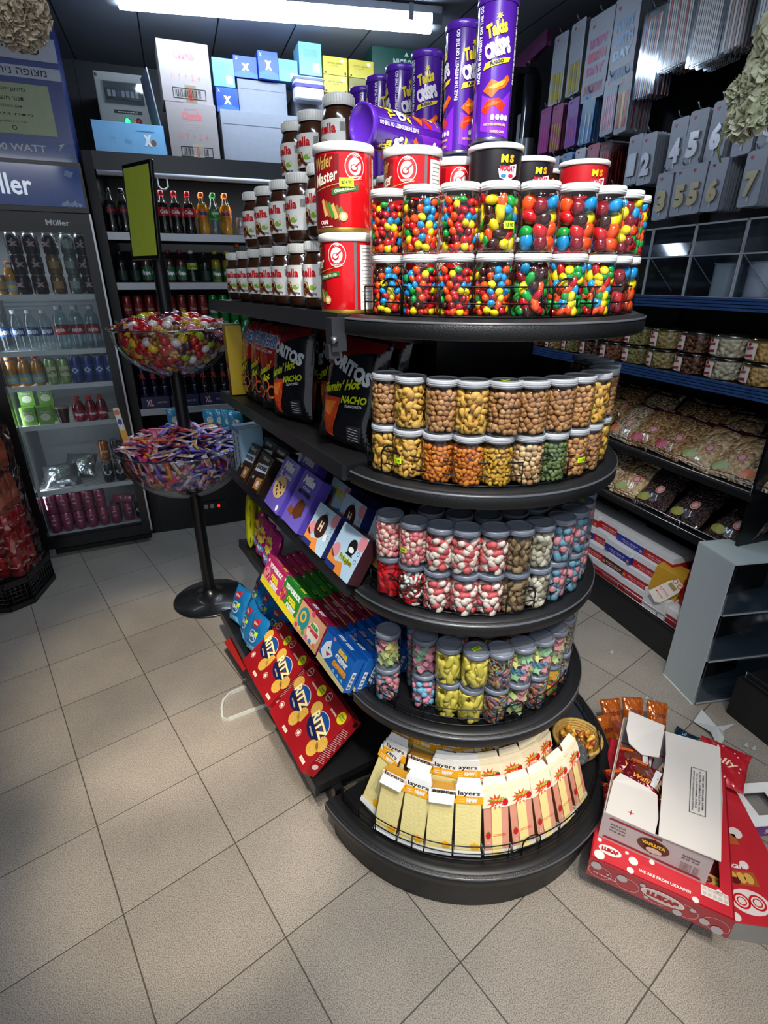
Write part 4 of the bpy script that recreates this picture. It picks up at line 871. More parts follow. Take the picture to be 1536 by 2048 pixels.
# bottom shelf: blue bags and violet boxes
FB = mt('#1c78b8', .22, .15, .6, .1, 20, .2, 25)
def art_blue(a, F, w_, h):
    a.poly(F, [(-w_ * .18, h * .36), (w_ * .18, h * .42), (w_ * .16, h * .22), (-w_ * .16, h * .16)], mt('#b8283c', .4), 1, ST); a.text(F, 'Elite', 0, h * .29, w_ * .26, h * .07, WHT, 2, ST, rot=6)
    a.ring(F, 0, -h * .04, w_ * .25, h * .16, .005, mt('#b8dcf0', .4), 1, ST); a.text(F, '10+2', 0, -h * .04, w_ * .34, h * .12, WHT, 2, ST, bold=.05, rot=-6)
    a.poly(F, [(w_ * .1, h * .10), (w_ * .28, h * .12), (w_ * .26, h * .02), (w_ * .08, h * .0)], PRICE, 3, ST); a.poly(F, [(-w_ * .4, -h * .3), (w_ * .3, -h * .26), (w_ * .4, -h * .4), (-w_ * .3, -h * .44)], mt('#6cb8e0', .4), 1, ST)
BB = bag(.125, .17, .05, FB, art_blue, 17, name='wafer_bag')
k = 0
for row, t in enumerate((-.49, -.39, -.29)):
    for s in (.735, .86, .985):
        put('bluebag', BB, bagat(s + row * .02, t, .165 + row * .012, 24 - row * 5, R(10), R(6)), 'blue wafer snack bag with a red badge, %s of three in the %s row' % (('nearest', 'middle', 'farthest')[k % 3], ('front', 'middle', 'back')[row]), 'snack bag', 'blue wafer bags on the bottom shelf'); k += 1
def vio(a, F, w_, h): a.text(F, 'CAFE', 0, h * .2, w_ * .6, h * .14, WHT, 2); a.ell(F, 0, -h * .12, w_ * .3, h * .2, mt('#3c48b0', .4), 1)
for i, s in enumerate((1.0, 1.075)): put('violet', carton(.085, .05, .19, '#241a6c', vio, name='snack_carton'), tilt(s, -.13 - .12 * i, .165, 4), ['dark violet carton standing behind the blue bags', 'dark violet carton at the far corner behind the blue bags'][i], 'carton', 'dark violet cartons at the back')

# the curved base: slices of layer cake packs and strawberry sponge packs
def cake(kind, flap):
    def fn():
        r = E('layer_cake_pack'); W, H, D = .078, .188, .040; b = MB(); ch = mt('#6b3416', .6, 0, 0, .1)
        fr = {'y': mt('#f4e6a4', .6, 0, 0, .05, 50, .2, 120), 's': mt('#e8a08c', .6, 0, 0, .05)}[kind]
        b.box(-W / 2 + .004, 0, .006, W / 2 - .004, D, H - .01, ch, mats=[fr, fr, fr, fr, ch, ch]); b.build('cake', r)
        t = MB(); t.box(-W / 2 + .002, -.002, 0, W / 2 - .002, D + .002, .014, mt('#f1efe6', .5)); t.build('tray', r)
        p = MB(); P = clear('#fbfbf6', .9, .12, .04); p.box(-W / 2, -.003, .002, W / 2, D + .003, H, P); p.build('clear_wrap', r)
        a = MB(); F = FX((0, -.0035, H / 2), (1, 0, 0), (0, 0, 1)); G = mt('#f2ac14', .4)
        if kind == 'y':
            if flap != 'bare': a.T = Matrix.Translation((0, 0, .010)); a.rect(F, -W / 2, .048, W / 2, .070, G, 1); a.text(F, 'NMW', .008, .059, .030, .012, WHT, 2, bold=.08); a.rect(F, -.03, .054, -.012, .0555, WHT, 2); a.rect(F, -.03, .060, -.012, .0615, WHT, 2); a.rect(F, -W / 2, .070, W / 2, .084, WHT, 1); a.text(F, 'layers', 0, .077, .060, .016, INK, 2)
            a.T = Matrix.Translation((0, 0, -.008)); a.poly(F, [(.006, -.052), (.018, -.044), (.034, -.052), (.030, -.062), (.014, -.064)], G, 1); a.rect(F, -W / 2 + .002, -.083, W / 2 - .002, -.068, WHT, 1)
        else:
            RD = mt('#e0481c', .4); a.rect(F, -W / 2 + .012, -.092, -W / 2 + .013, -.091, RD, 0); a.T = Matrix.Translation((0, 0, .009)); a.rect(F, -W / 2, .034, W / 2, .085, CREAM, 1); a.rect(F, -.014, -.102, .014, .034, mt('#f0dc94', .5), 1)
            a.star(F, 0, .050, .014, .030, 11, RD, 2, ry=.8); a.text(F, 'Triangle', .001, .056, .044, .011, mt('#5a7a1c', .4), 3, bold=.10, rot=6, shear=.2); a.text(F, 'Triangle', .0, .0565, .042, .010, mt('#e8d050', .4), 4, bold=.02, rot=6, shear=.2); a.text(F, 'Cake', .004, .042, .024, .010, WHT, 4, rot=6, bold=.04)
            a.ell(F, .026, .048, .008, .010, RED, 4); a.poly(F, [(.020, .056), (.032, .056), (.026, .060)], GREEN, 5)
            a.ell(F, -.024, -.044, .007, .0095, RED, 2); a.poly(F, [(-.030, -.036), (-.018, -.036), (-.024, -.032)], GREEN, 3); a.rect(F, -.012, -.044, .026, -.0428, RD, 2); a.rect(F, -.012, -.048, .026, -.0468, RD, 2)
            a.ring(F, -.026, -.070, .005, .005, .001, WHT, 2)
        a.build('printed_wrap', r)
        f = MB(); FM = WHT if kind == 'y' else CREAM
        if flap == 'fold': # carton flap folded forward
            f.add([(-W / 2 + .003, -.004, H - .012), (W / 2 - .003, -.004, H - .012), (W / 2 - .006, -.026, H - .028), (-W / 2 + .006, -.026, H - .028)], [(0, 3, 2, 1)], FM)
            f.box(-W / 2, -.004, H - .022, W / 2, D, H - .004, G if kind == 'y' else FM)
        else:
            f.prism([(-W / 2 + .002, -.002), (W / 2 - .002, -.002), (W / 2 - .002, .006), (-W / 2 + .002, .006)], H - .004, H + .012, FM)
            f.add([(-W / 2 + .004, 0, H + .010), (W / 2 - .004, 0, H + .010), (W / 2 - .010, .010, H + .030), (-W / 2 + .010, .010, H + .030)], [(0, 1, 2, 3)], FM)
            f.add([(-W / 2 + .004, .0006, H + .010), (-W / 2 + .010, .0106, H + .030), (W / 2 - .010, .0106, H + .030), (W / 2 - .004, .0006, H + .010)], [(0, 1, 2, 3)], FM)
        f.build('carton_flap', r); return r
    return fn
zc = .166
rows = [([-60, -50.5, -41.2, -31.8, -21.8, -12, -2.3, 7.5, 17.5], .487, 20), ([-66, -53, -41.5, -31, -20.5, -9, 3, 14], .405, 19), ([-70, -56, -42, -29, -16, -3], .325, 17)]
names = {'y': 'yellow layer cake pack', 's': 'pink strawberry sponge pack'}
for ri, (ph, rr, ln) in enumerate(rows):
    for i, p in enumerate(ph):
        kind = 'y' if p < -26 else 's'
        flap = 'fold' if (ri == 0 and i in (0, 2)) or (ri == 1 and i == 1) else ('bare' if (ri == 1 and i == 0) and 0 else 'up')
        M = end_at(p, rr, zc + ri * .004, rz=R(3)) @ Matrix.Rotation(radians(-ln), 4, 'X')
        put(('cake', kind, flap), cake(kind, flap), M, '%s, %s from left, %s row, curved base' % (names[kind] + (', flap folded down' if flap == 'fold' else ''), ORD[i], ('front', 'middle', 'back')[ri]), 'cake pack', 'cake packs fanned out on the curved base')
M = end_at(-70.5, .445, zc, rz=-8) @ Matrix.Rotation(radians(-30), 4, 'X')
put(('cake', 'y', 'up'), cake('y', 'up'), M, 'yellow layer cake pack askew at the left end of the front row', 'cake pack', 'cake packs fanned out on the curved base')
sk = MB(); FF_ = FRONT(-.0045, .055); sk.T = Matrix.Translation((0, 0, 0)); sk.rect(FF_, -.008, -.004, .008, .004, PRICE, 2)
cs = [o for o in COL.objects if 'first from the left in the front row' in o.get('label', '') and 'cake' in o.get('label', '')]
# basket of dried fruit at the right end of the base
r = E('gift_basket', 'small straw basket of dried fruit at the right end of the curved base', 'basket'); r.matrix_basis = end_at(44, .43, zc)
b = MB(); 
for k in range(6): b.tube([((.062 + k * .003) * cos(a), (.062 + k * .003) * sin(a), .006 + k * .008) for a in [2 * pi * q / 24 for q in range(24)]], .006, mt('#b8944c', .7, 0, 0, .2, 80, .5, 200), 6, closed=True)
b.lathe([(.001, .004), (.06, .004)], mt('#a8843c', .7), 20, cap=False); b.build('straw_basket', r)
b = MB(); random.seed(5)
for k in range(30): a = R(3.14); q = .05 * sqrt(random.random()); b.ball((q * cos(a), q * sin(a), .04 + R(.01)), (.014, .010, .006), mt(['#c88a2c', '#a8641c', '#8c3c24', '#d8b04c'][k % 4], .4), rot(), 8, 4)
o = b.build('dried_fruit', r); o['kind'] = 'stuff'
r = E('foil_tub', 'round tub with a crinkled silver foil lid leaning on the straw basket', 'tub'); r.matrix_basis = end_at(33, .40, zc + .001) @ Matrix.Rotation(radians(18), 4, 'X')
b = MB(); b.lathe([(.04, .012), (.045, .06), (.047, .066)], clear('#f4ecd8', 1, .08, .05), 24); b.build('tub_body', r)
b = MB(); b.lathe([(.048, .062), (.049, .07), (.03, .073), (.001, .071)], mt('#c4c8cc', .22, .9, 0, .1, 20, .8, 60), 24, cap=False); b.build('foil_lid', r)
# what lies on the far side
for i in range(2):
    put('longpack', carton(.045, .045, .30, '#2a3a1c', None, name='long_pack'), Matrix.Translation((.40 + i * .035, 1.74 - .03 * i, 1.232)) @ Euler((0, radians(-18 - 10 * i), radians(20)), 'XYZ').to_matrix().to_4x4(), ['dark green long pack leaning at the back of the second shelf, front one', 'dark green long pack leaning at the back of the second shelf, rear one'][i], 'pack', 'dark green packs on the far side')
# floor under the long side
r = E('red_carton', 'open red carton pushed under the bottom shelf', 'carton'); r.matrix_basis = at(GF, -.86, -.50, 0, 4)
b = MB(); m = mt('#a8201c', .5)
for q in ((-.12, 0, 0, .12, .30, .004), (-.12, 0, 0, .12, .004, .11), (-.12, .296, 0, .12, .30, .11), (-.12, 0, 0, -.116, .3, .11), (.116, 0, 0, .12, .3, .11)): b.box(*q, m)
b.build('carton_body', r)
b = MB(); b.add([(-.12, 0, .11), (.12, 0, .11), (.12, -.05, .085), (-.12, -.05, .085)], [(0, 1, 2, 3)], m); b.build('carton_flap', r)
st_ = MB(); P = [(-.60, 1.785, .005), (-.655, 1.745, .006), (-.672, 1.70, .006), (-.665, 1.65, .006), (-.648, 1.603, .006), (-.625, 1.598, .006), (-.58, 1.625, .006), (-.50, 1.672, .006), (-.47, 1.69, .006)]
vs_ = [];
for p in P: vs_ += [(p[0] - .004, p[1], 0), (p[0] + .004, p[1], 0), (p[0] + .004, p[1], .016), (p[0] - .004, p[1], .016)]
st_.add(vs_, [(4 * i + a, 4 * i + b_, 4 * i + 4 + b_, 4 * i + 4 + a) for i in range(len(P) - 1) for a, b_ in ((0, 1), (1, 2), (2, 3), (3, 0))], mt('#c8ccc8', .35))
tag(st_.build('plastic_strip'), 'bent white plastic strip lying on the floor beside the cracker boxes', 'strip')

# ------------------------------------------------------------ drinks, shared by the fridge and the open cooler
def can_fn(body, band=None, txt=None, tc='#f0f0f0', r=.033, h=.122, mark=None):
    def fn():
        o = E('drink_can'); b = MB(); m = mt(body, .25, .35, .3, .05); al = mt('#b9bdc2', .25, .9)
        b.lathe([(r * .8, 0), (r, .008), (r, h - .014), (r * .84, h - .003)], m, 20, cap=False); b.build('can_body', o)
        t = MB(); t.lathe([(r * .84, h - .003), (r * .86, h), (r * .8, h - .003), (.0005, h - .003)], al, 20, cap=False); t.lathe([(.0005, .003), (r * .8, 0), (r * .84, .002)], al, 20, cap=False); t.build('can_end', o)
        a = MB(); F = CYL(r + .0003, h / 2); st = .008
        for k in (-1, 0, 1):
            x = k * r * 2.1
            if band: a.rect(F, x - r * .8, -h * .18, x + r * .8, h * .2, mt(band, .35), 1, st)
            if mark == 'egg': a.ell(F, x, .012, r * .42, r * .62, mt('#e8e2e2', .4), 2, st); a.ell(F, x, .012, r * .2, r * .3, mt('#c07088', .4), 3, st)
            if txt: a.text(F, txt, x, 0 if mark != 'egg' else .012, r * 1.35, h * .24 if len(txt) < 3 else h * .11, mt(tc, .4), 4, st, bold=.05, res=1)
        if a.v: a.build('printed_label', o)
        return o
    return fn
def bottle_fn(liquid, cap, label, txt=None, h=.225, r=.0325, shape='cola', lh=(.42, .62), tc='#ffffff', full=.86, clearb=False, alpha=None):
    P_ = {'cola': [(.0, .0), (.85, .0), (1, .03), (1, .14), (.84, .3), (.98, .42), (1, .5), (.98, .62), (.8, .72), (.48, .86), (.40, .92)],
          'water': [(.0, .0), (.9, .0), (1, .03), (.96, .1), (1, .16), (.96, .24), (1, .30), (1, .62), (.97, .68), (.8, .78), (.45, .88), (.42, .92)],
          'slim': [(.0, .0), (.9, .0), (1, .04), (1, .55), (.9, .66), (.55, .82), (.44, .92)]}[shape]
    def fn():
        o = E('drink_bottle')
        if not clearb:
            b = MB(); L_ = [(q * r * .95 + .0003, z * h + .001) for q, z in P_ if z < full]; b.lathe(L_, mt(liquid, .12, 0, .5, .04), 20, cap=True); b.build('drink', o)
        b = MB(); b.lathe([(q * r + .0004, z * h) for q, z in P_], clear('#eef6f8' if clearb else '#f4faf8', 1.3, .05, .06 if clearb else .04), 20, cap=False); b.build('clear_bottle', o)
        b = MB(); b.lathe([(r * .44, h * .91), (r * .46, h * .92), (r * .46, h * .985), (r * .4, h), (.0005, h)], mt(cap, .35), 14, cap=False); b.build('cap', o)
        if label:
            b = MB(); z0, z1 = lh[0] * h, lh[1] * h; b.lathe([(r * 1.015, z0), (r * 1.02, (z0 + z1) / 2), (r * 1.0, z1)], mt(label, .35), 20, cap=False)
            if txt:
                for k in (-1, 0, 1): b.text(CYL(r * 1.03, (z0 + z1) / 2), txt, k * r * 2.1, 0, r * 1.6, (z1 - z0) * .5, mt(tc, .4), 1, .008, bold=.06, res=1)
            b.build('label', o)
        return o
    return fn
BT = dict(
 cola=bottle_fn('#160a08', '#b01420', '#c01a24', 'Cola', alpha=1), zero=bottle_fn('#120a08', '#17181a', '#23262a', 'Zero', tc='#cc2430'), orange=bottle_fn('#f09a10', '#f0701a', '#f07a20', 'Fanta', tc='#28408c'),
 sprite=bottle_fn('', '#2c9c4c', '#2c9c4c', 'Sprite', clearb=True), lemon=bottle_fn('', '#e8e8e0', '#c8d84c', 'Lemon', clearb=True, h=.18, r=.03, tc='#3c8c2c'),
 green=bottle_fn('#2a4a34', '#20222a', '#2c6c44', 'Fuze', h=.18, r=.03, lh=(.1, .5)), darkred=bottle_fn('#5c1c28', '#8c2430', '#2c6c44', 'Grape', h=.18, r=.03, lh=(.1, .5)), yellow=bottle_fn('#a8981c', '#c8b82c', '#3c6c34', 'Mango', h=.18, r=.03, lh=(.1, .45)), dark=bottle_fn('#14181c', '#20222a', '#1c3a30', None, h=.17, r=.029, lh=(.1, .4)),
 peach=bottle_fn('#d88a2c', '#e8641c', '#8cb8d4', 'Peach', h=.165, r=.031, shape='slim', lh=(.12, .42), tc='#f0d040'), waterr=bottle_fn('', '#c8d0d8', '#c0202c', 'AQUA', h=.235, r=.036, shape='water', lh=(.34, .54), clearb=True), waterb=bottle_fn('', '#c8d0d8', '#3c64a0', 'EDEN', h=.215, r=.033, shape='water', lh=(.36, .56), clearb=True),
 redp=bottle_fn('#a01830', '#e01c28', '#c02448', 'Grape', h=.135, r=.031, shape='slim', lh=(.15, .5)), gold=bottle_fn('#c8a02c', '#c8c0b0', '#d8b84c', 'VIG', h=.18, r=.030, shape='slim', lh=(.15, .55), tc='#1c1c1c'))
CN = dict(
 black=can_fn('#1c1014', None, 'x', '#c0a0a8', h=.10), gold=can_fn('#7a5c3c', '#a88458', None, h=.10), grey=can_fn('#6e7c78', '#a0aca8', None, h=.10), latte=can_fn('#9cb87c', '#d8d8b0', 'LATTE', '#3c7c3c', r=.031, h=.145), blue=can_fn('#1c3c8c', '#24489c', 'O', '#c8d4f0', r=.03, h=.15),
 pink=can_fn('#b85878', None, 'o', '#a03c5c', r=.031, h=.125, mark='egg'), uni=can_fn('#28343a', None, 'U', '#d4dce0', r=.031, h=.125), oran=can_fn('#b86428', None, 'Crush', '#e8d8c8', r=.031, h=.125), red=can_fn('#7c2420', '#8c2c28', 'Zero', '#c8b0a8', r=.028, h=.15), spr=can_fn('#1c8c44', '#c8d8dc', 'Sprite', '#206c3c', r=.029, h=.15),
 xl=can_fn('#121a3c', None, 'XL', '#b83038', r=.028, h=.13), xlb=can_fn('#17161c', None, 'XL', '#b83c3c', r=.027, h=.13), sil=can_fn('#b4b0b4', None, 'Coke', '#b02430', r=.028, h=.1))
def drink(d, k, M, lab, grp): put(('d', k), d[k], M, lab, 'can' if d is CN else 'bottle', grp)

# ------------------------------------------------------------ glass-door fridge on the left
f = E('glass_door_fridge', 'tall black glass-door drinks fridge with a blue lit header', 'fridge'); f.matrix_basis = FF
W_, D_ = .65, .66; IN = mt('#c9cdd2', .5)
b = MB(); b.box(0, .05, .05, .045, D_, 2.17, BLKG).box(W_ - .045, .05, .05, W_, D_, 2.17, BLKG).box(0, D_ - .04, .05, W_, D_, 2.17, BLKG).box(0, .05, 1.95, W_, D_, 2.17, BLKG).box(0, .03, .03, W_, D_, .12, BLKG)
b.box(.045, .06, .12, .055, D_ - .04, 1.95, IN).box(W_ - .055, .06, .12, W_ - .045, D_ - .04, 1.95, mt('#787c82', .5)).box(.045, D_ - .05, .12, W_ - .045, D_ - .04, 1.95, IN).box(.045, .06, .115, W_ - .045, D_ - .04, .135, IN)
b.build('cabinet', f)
h = MB(); h.box(.0, -.02, 1.945, W_, .05, 2.17, BLKG); h.box(.012, -.026, 1.968, W_ - .012, -.018, 2.150, mt('#12306c', .15, 0, .4, .5, 9, emit=.35)); hd = h.build('header', f)
h = MB(); F = FX((W_ / 2, -.0265, 2.06), (1, 0, 0), (0, 0, 1)); h.text(F, 'Müller', -.048, .0, .27, .092, mt('#d8e4f4', .3, emit=.5), 2, bold=.02)
for k in range(5): h.poly(F, [(.20 + k * .018, -.082 + (k % 2) * .01), (.215 + k * .018, -.070 + (k % 2) * .01), (.228 + k * .018, -.084), (.214 + k * .018, -.09)], mt('#a8bcd8', .3), 2)
h.poly(F, [(.24, .05), (.27, .04), (.285, .065), (.25, .075)], mt('#6c8cb8', .3), 2); h.build('header_lettering', hd)
d = MB(); fr = mt('#0c0d0f', .3)
d.box(0, -.02, .06, .055, .045, 1.94, fr).box(W_ - .055, -.02, .06, W_, .045, 1.94, fr).box(.055, -.02, 1.85, W_ - .055, .045, 1.94, fr).box(.055, -.02, .06, W_ - .055, .045, .125, fr)
dr = d.build('door', f)
MB().box(W_ - .006, -.026, .08, W_ + .004, -.02, 1.94, mt('#c9ccd2', .25, .5)).build('edge_strip', dr)
MB().box(.055, -.004, .125, W_ - .055, .0, 1.85, clear('#f4f8f9', .45, .03, .012)).build('glass', dr)
t = MB(); t.text(FX((W_ - .16, -.0205, 1.895), (1, 0, 0), (0, 0, 1)), 'Müller', 0, 0, .11, .026, mt('#b8bcc2', .35, .4), 1); t.build('badge', dr)
MB().box(.04, -.01, .0, .075, .02, .07, CHROME).build('hinge', f)
k = MB(); k.box(0.01, .03, .0, W_ - .01, D_, .05, mt('#0a0a0b', .6)); k.build('kick_plate', f)
SHF = [.425, .832, 1.06, 1.252, 1.545]
for z in SHF:
    s_ = MB(); 
    for k in range(22): y = .05 + k * .025; s_.tube([(.058, y, z - .004), (W_ - .058, y, z - .004)], .0022, WHT, 5)
    s_.box(.056, .03, z - .024, W_ - .056, .036, z + .004, mt('#d4d8dc', .4)); s_.build('wire_shelf', f)
lg = area('fridge_fill_top', (0, 0, 0), (0, 0, 0), .5, .05, 1.6, (.85, .92, 1.0)); lg.parent = f; lg.location = (W_ / 2, .10, 1.90);  # added fill lamp brightening the upper drinks, not a fitting of the fridge
lg = area('fridge_fill_low', (0, 0, 0), (0, 0, 0), .03, 1.4, 1.1, (.85, .92, 1.0)); lg.parent = f; lg.location = (.075, .06, 1.0); lg.rotation_euler = (radians(90), 0, radians(-65))  # second added fill lamp, low at the side, to lift the lower shelves
def ff(x, y, z, rz=0): return at(FF, x, y, z, rz)
for i, x in enumerate([.25, .33, .42, .505, .575]):
    for lv in range(3):
        k = ['black', 'black', 'gold', 'grey', 'black'][i] if lv < 2 else ['black', 'black', 'black', 'grey', 'black'][i]
        for y in (.09, .17): drink(CN, k, ff(x, y, SHF[4] + .001 + lv * .1005, R(30)), '%s short can, %s layer of column %d on the top fridge shelf' % ({'black': 'dark', 'gold': 'golden', 'grey': 'grey-green'}[k], ('bottom', 'middle', 'top')[lv], i + 1) + (', back file' if y > .1 else ''), 'short cans stacked on the top fridge shelf')
for i, (x, k) in enumerate([(.10, 'redp'), (.155, 'gold'), (.20, 'peach')]): drink(BT, k, ff(x, .09, SHF[4] + .001), ['red', 'golden', 'orange-capped pale'][i] + ' bottle at the left of the top fridge shelf', None)
for i, x in enumerate([.095, .165, .235, .305]): drink(BT, 'waterb', ff(x, .12, SHF[3] + .001, 10), 'clear water bottle with a blue label, %s from the left' % ORD[i], 'water bottles in the fridge')
for i, x in enumerate([.385, .465, .545]):
    for y in (.09, .175): drink(BT, 'waterr', ff(x, y, SHF[3] + .001, R(20)), 'clear water bottle with a red label, %s from the left%s' % (ORD[i], '' if y < .1 else ', behind'), 'water bottles in the fridge')
for i, x in enumerate([.085, .150, .215]):
    for y in (.075, .15): drink(BT, 'peach', ff(x, y, SHF[2] + .001, R(20)), 'peach drink bottle with an orange cap, %s from the left%s' % (ORD[i], '' if y < .1 else ', behind'), 'peach bottles in the fridge')
for i, x in enumerate([.285, .350]): drink(CN, 'latte', ff(x, .075, SHF[2] + .001, 8), ['left', 'right'][i] + ' pale green coffee can in the fridge', None)
for i, x in enumerate([.415, .475, .535, .592]):
    for y in (.07, .135): drink(CN, 'blue', ff(x, y, SHF[2] + .001, R(15)), 'tall blue can, %s from the left%s' % (ORD[i], '' if y < .1 else ', back file'), 'tall blue cans in the fridge')
def mlk(a, F, w_, h): a.rect(F, -w_ / 2, -h / 2, w_ / 2, h / 2, mt('#7cb04c', .4), 0); a.ell(F, 0, -h * .08, w_ * .34, h * .2, mt('#dce4c8', .4), 1); a.text(F, 'Soya', 0, h * .22, w_ * .7, h * .2, INK, 2, bold=.05); a.text(F, 'Soya', 0, h * .22, w_ * .66, h * .16, WHT, 3)
for i, (x, y, z) in enumerate([(.115, .06, 0), (.20, .06, 0), (.12, .12, .1), (.215, .13, .1), (.12, .12, 0), (.21, .13, 0)]): put('soya', carton(.075, .05, .105, '#7cb04c', mlk, name='drink_carton'), ff(x, y, SHF[1] + .001 + z, 4), 'green soya drink carton, %s' % ['front left', 'front right', 'upper left behind', 'upper right behind', 'lower left behind', 'lower right behind'][i], 'carton', 'green cartons in the fridge')
r = E('plastic_cup', 'brown iced coffee cup with a clear lid in the fridge', 'cup'); r.matrix_basis = ff(.29, .075, SHF[1] + .001)
MB().lathe([(.026, 0), (.036, .085)], mt('#3a1c1c', .3, 0, .5), 20).build('cup_body', r); MB().lathe([(.037, .085), (.039, .09), (.036, .096), (.001, .097)], mt('#a89484', .3), 20, cap=False).build('lid', r)
for i, (x, y) in enumerate([(.375, .07), (.44, .07), (.375, .14), (.44, .14), (.50, .14), (.50, .075)]): drink(BT, 'redp', ff(x, y, SHF[1] + .001, R(30)), 'small red grape drink bottle, %s in its cluster' % ORD[i], 'small red bottles in the fridge')
for i, (x, y) in enumerate([(.555, .07), (.56, .15)]):
    r = E('pudding_tub', ['white pudding tub at the right of the fridge shelf', 'white pudding tub behind the front one'][i], 'tub'); r.matrix_basis = ff(x, y, SHF[1] + .001)
    MB().lathe([(.024, 0), (.032, .035)], mt('#b8b49c', .4), 20).build('tub_body', r); MB().lathe([(.033, .035), (.034, .04), (.001, .041)], mt('#d8d8cc', .3), 20, cap=False).build('lid', r)
SILV = mt('#b8bcc0', .2, .85, 0, .15, 30, .5, 40)
SV = bag(.20, .16, .07, SILV, None, 21, name='foil_bag')
put('silver', SV, ff(.20, .09, SHF[0] + .002, 5) @ Matrix.Rotation(radians(-45), 4, 'X'), 'crumpled silver foil bag in front on the fridge shelf', 'bag', 'silver foil bags')
put('silver', SV, ff(.28, .17, SHF[0] + .03, -25) @ Matrix.Rotation(radians(-40), 4, 'X'), 'crumpled silver foil bag behind the front one', 'bag', 'silver foil bags')
for x, y, lv, k in [(.46, .08, 0, 'uni'), (.53, .08, 0, 'uni'), (.46, .15, 0, 'uni'), (.53, .15, 1, 'uni'), (.53, .15, 0, 'uni'), (.59, .09, 0, 'oran'), (.59, .16, 0, 'oran'), (.59, .16, 1, 'oran'), (.46, .15, 1, 'oran'), (.59, .23, 1, 'oran'), (.59, .23, 0, 'oran')]:
    drink(CN, k, ff(x, y, SHF[0] + .001 + lv * .1255, 0), '%s can, %s layer, %s file, %s, beside foil bags in fridge' % ({'uni': 'dark white-lettered', 'oran': 'orange'}[k], ('lower', 'upper')[lv], {8: 'front', 9: 'front', 15: 'second', 16: 'second', 23: 'third'}[int(y * 100)], 'left' if x < .5 else 'middle' if x < .55 else 'right'), 'cans beside the foil bags')
for i, x in enumerate([.10, .17, .24, .31, .38]):
    for lv in (0, 1):
        for y in (.075, .145):
            if y > .1 and i > 3: continue
            drink(CN, 'pink', ff(x, y, .137 + lv * .1255, R(12)), 'pink can, %s from the left, %s layer%s' % (ORD[i], ('lower', 'upper')[lv], '' if y < .1 else ', back file'), 'pink cans on the fridge floor')
for i, (x, y) in enumerate([(.45, .075), (.455, .145), (.53, .09), (.60, .10)]): drink(CN, 'pink' if i != 3 else 'uni', ff(x, y, .137, R(12)), ['pink can standing alone right of the stacked pink cans', 'pink can behind the lone one', 'pink can near the right wall of the fridge', 'dark can with a white U at the bottom right of the fridge'][i], None)
put(('d', 'pink'), CN['pink'], ff(.455, .11, .137 + .157) @ Euler((radians(90), 0, radians(70)), 'XYZ').to_matrix().to_4x4(), 'pink can lying on its side on top of two others', 'can')
# heater box on the fridge
def heat(a, F, w_, h):
    WB = mt('#cfd6e6', .4); GY = mt('#b4c49c', .4); a.rect(F, -w_ / 2, -h / 2, w_ / 2, h / 2, mt('#5666a8', .3, 0, .4, .2, 5), 0); a.rect(F, -w_ / 2, h * .3, w_ / 2, h / 2, mt('#234a94', .3, 0, .4), 1)
    a.rect(F, -w_ / 2, h * .155, w_ / 2, h * .30, WB, 2); a.text(F, 'פטריית חימום'[::-1], .04, h * .228, .44, .048, INK, 3, bold=0)
    a.rect(F, -w_ / 2, h * .04, w_ / 2, h * .115, WB, 2); a.text(F, 'מצופה נירוסטה איכותית'[::-1], .03, h * .078, .48, .026, INK, 3, bold=0)
    a.rect(F, -.08, -h * .33, w_ * .40, h * .0, GY, 2)
    for k, (t, w2) in enumerate([('סימון אנרגטי', .16), ('תנור חשמלי', .13), ('דגם 2500W', .10), ('מתח 230V', .18), ('יצרן ויבואן', .12)]): a.text(F, t[::-1], .085, -h * .045 - k * h * .052, w2, .018 if k < 2 else .010, INK, 3, bold=0)
    a.ring(F, .085, -h * .29, .010, .010, .003, INK, 3)
    a.rect(F, -w_ / 2, -h * .47, w_ / 2, -h * .37, mt('#2c5ca4', .3, 0, .4), 2); a.text(F, '2500/ 3000 WATT', .0, -h * .42, .40, .030, WHT, 3); a.poly(F, [(.25, -h * .44), (.28, -h * .39), (.265, -h * .40), (.29, -h * .375), (.262, -h * .385), (.272, -h * .405)], WHT, 3)
bx = carton(.66, .40, .62, mt('#2c3c84', .3, 0, .4, .2, 6), heat, name='heater_box')(); bx.matrix_basis = ff(.31, .0, 2.172, -2); tag(bx, 'large blue heater box with Hebrew lettering on top of the fridge', 'box')

# ------------------------------------------------------------ open drinks cooler at the back
c = E('open_drinks_cooler', 'wide black open-front drinks cooler against the back wall', 'cooler'); c.matrix_basis = BF
CW = 2.24; b = MB()
b.box(0, 0, 0, .05, .8, 2.25, BLK).box(CW - .05, 0, 0, CW, .8, 2.25, BLK).box(.05, .74, 0, CW - .05, .8, 2.25, mt('#17181c', .5)).box(.05, 0, 2.235, CW - .05, .8, 2.25, BLK); b.build('cabinet', c)
MB().box(.05, -.01, 2.165, CW - .05, .05, 2.25, mt('#1c1f24', .35)).build('canopy', c)
b = MB(); b.tube([(.06, -.015, 2.150), (CW - .06, -.015, 2.150)], .013, mt('#dfe3e8', .35), 10); nb = b.build('night_blind', c)
MB().tube([(.36, -.018, 2.14), (.36, -.02, 2.10), (.375, -.022, 2.085), (.395, -.022, 2.085), (.41, -.02, 2.10), (.41, -.018, 2.14)], .005, mt('#dfe3e8', .35), 8).build('blind_pull', nb)
b = MB(); b.box(.05, .0, .0, CW - .05, .10, .42, BLKG); b.build('front_panel', c)
CZ = [1.865, 1.603, 1.232, .855, .46]
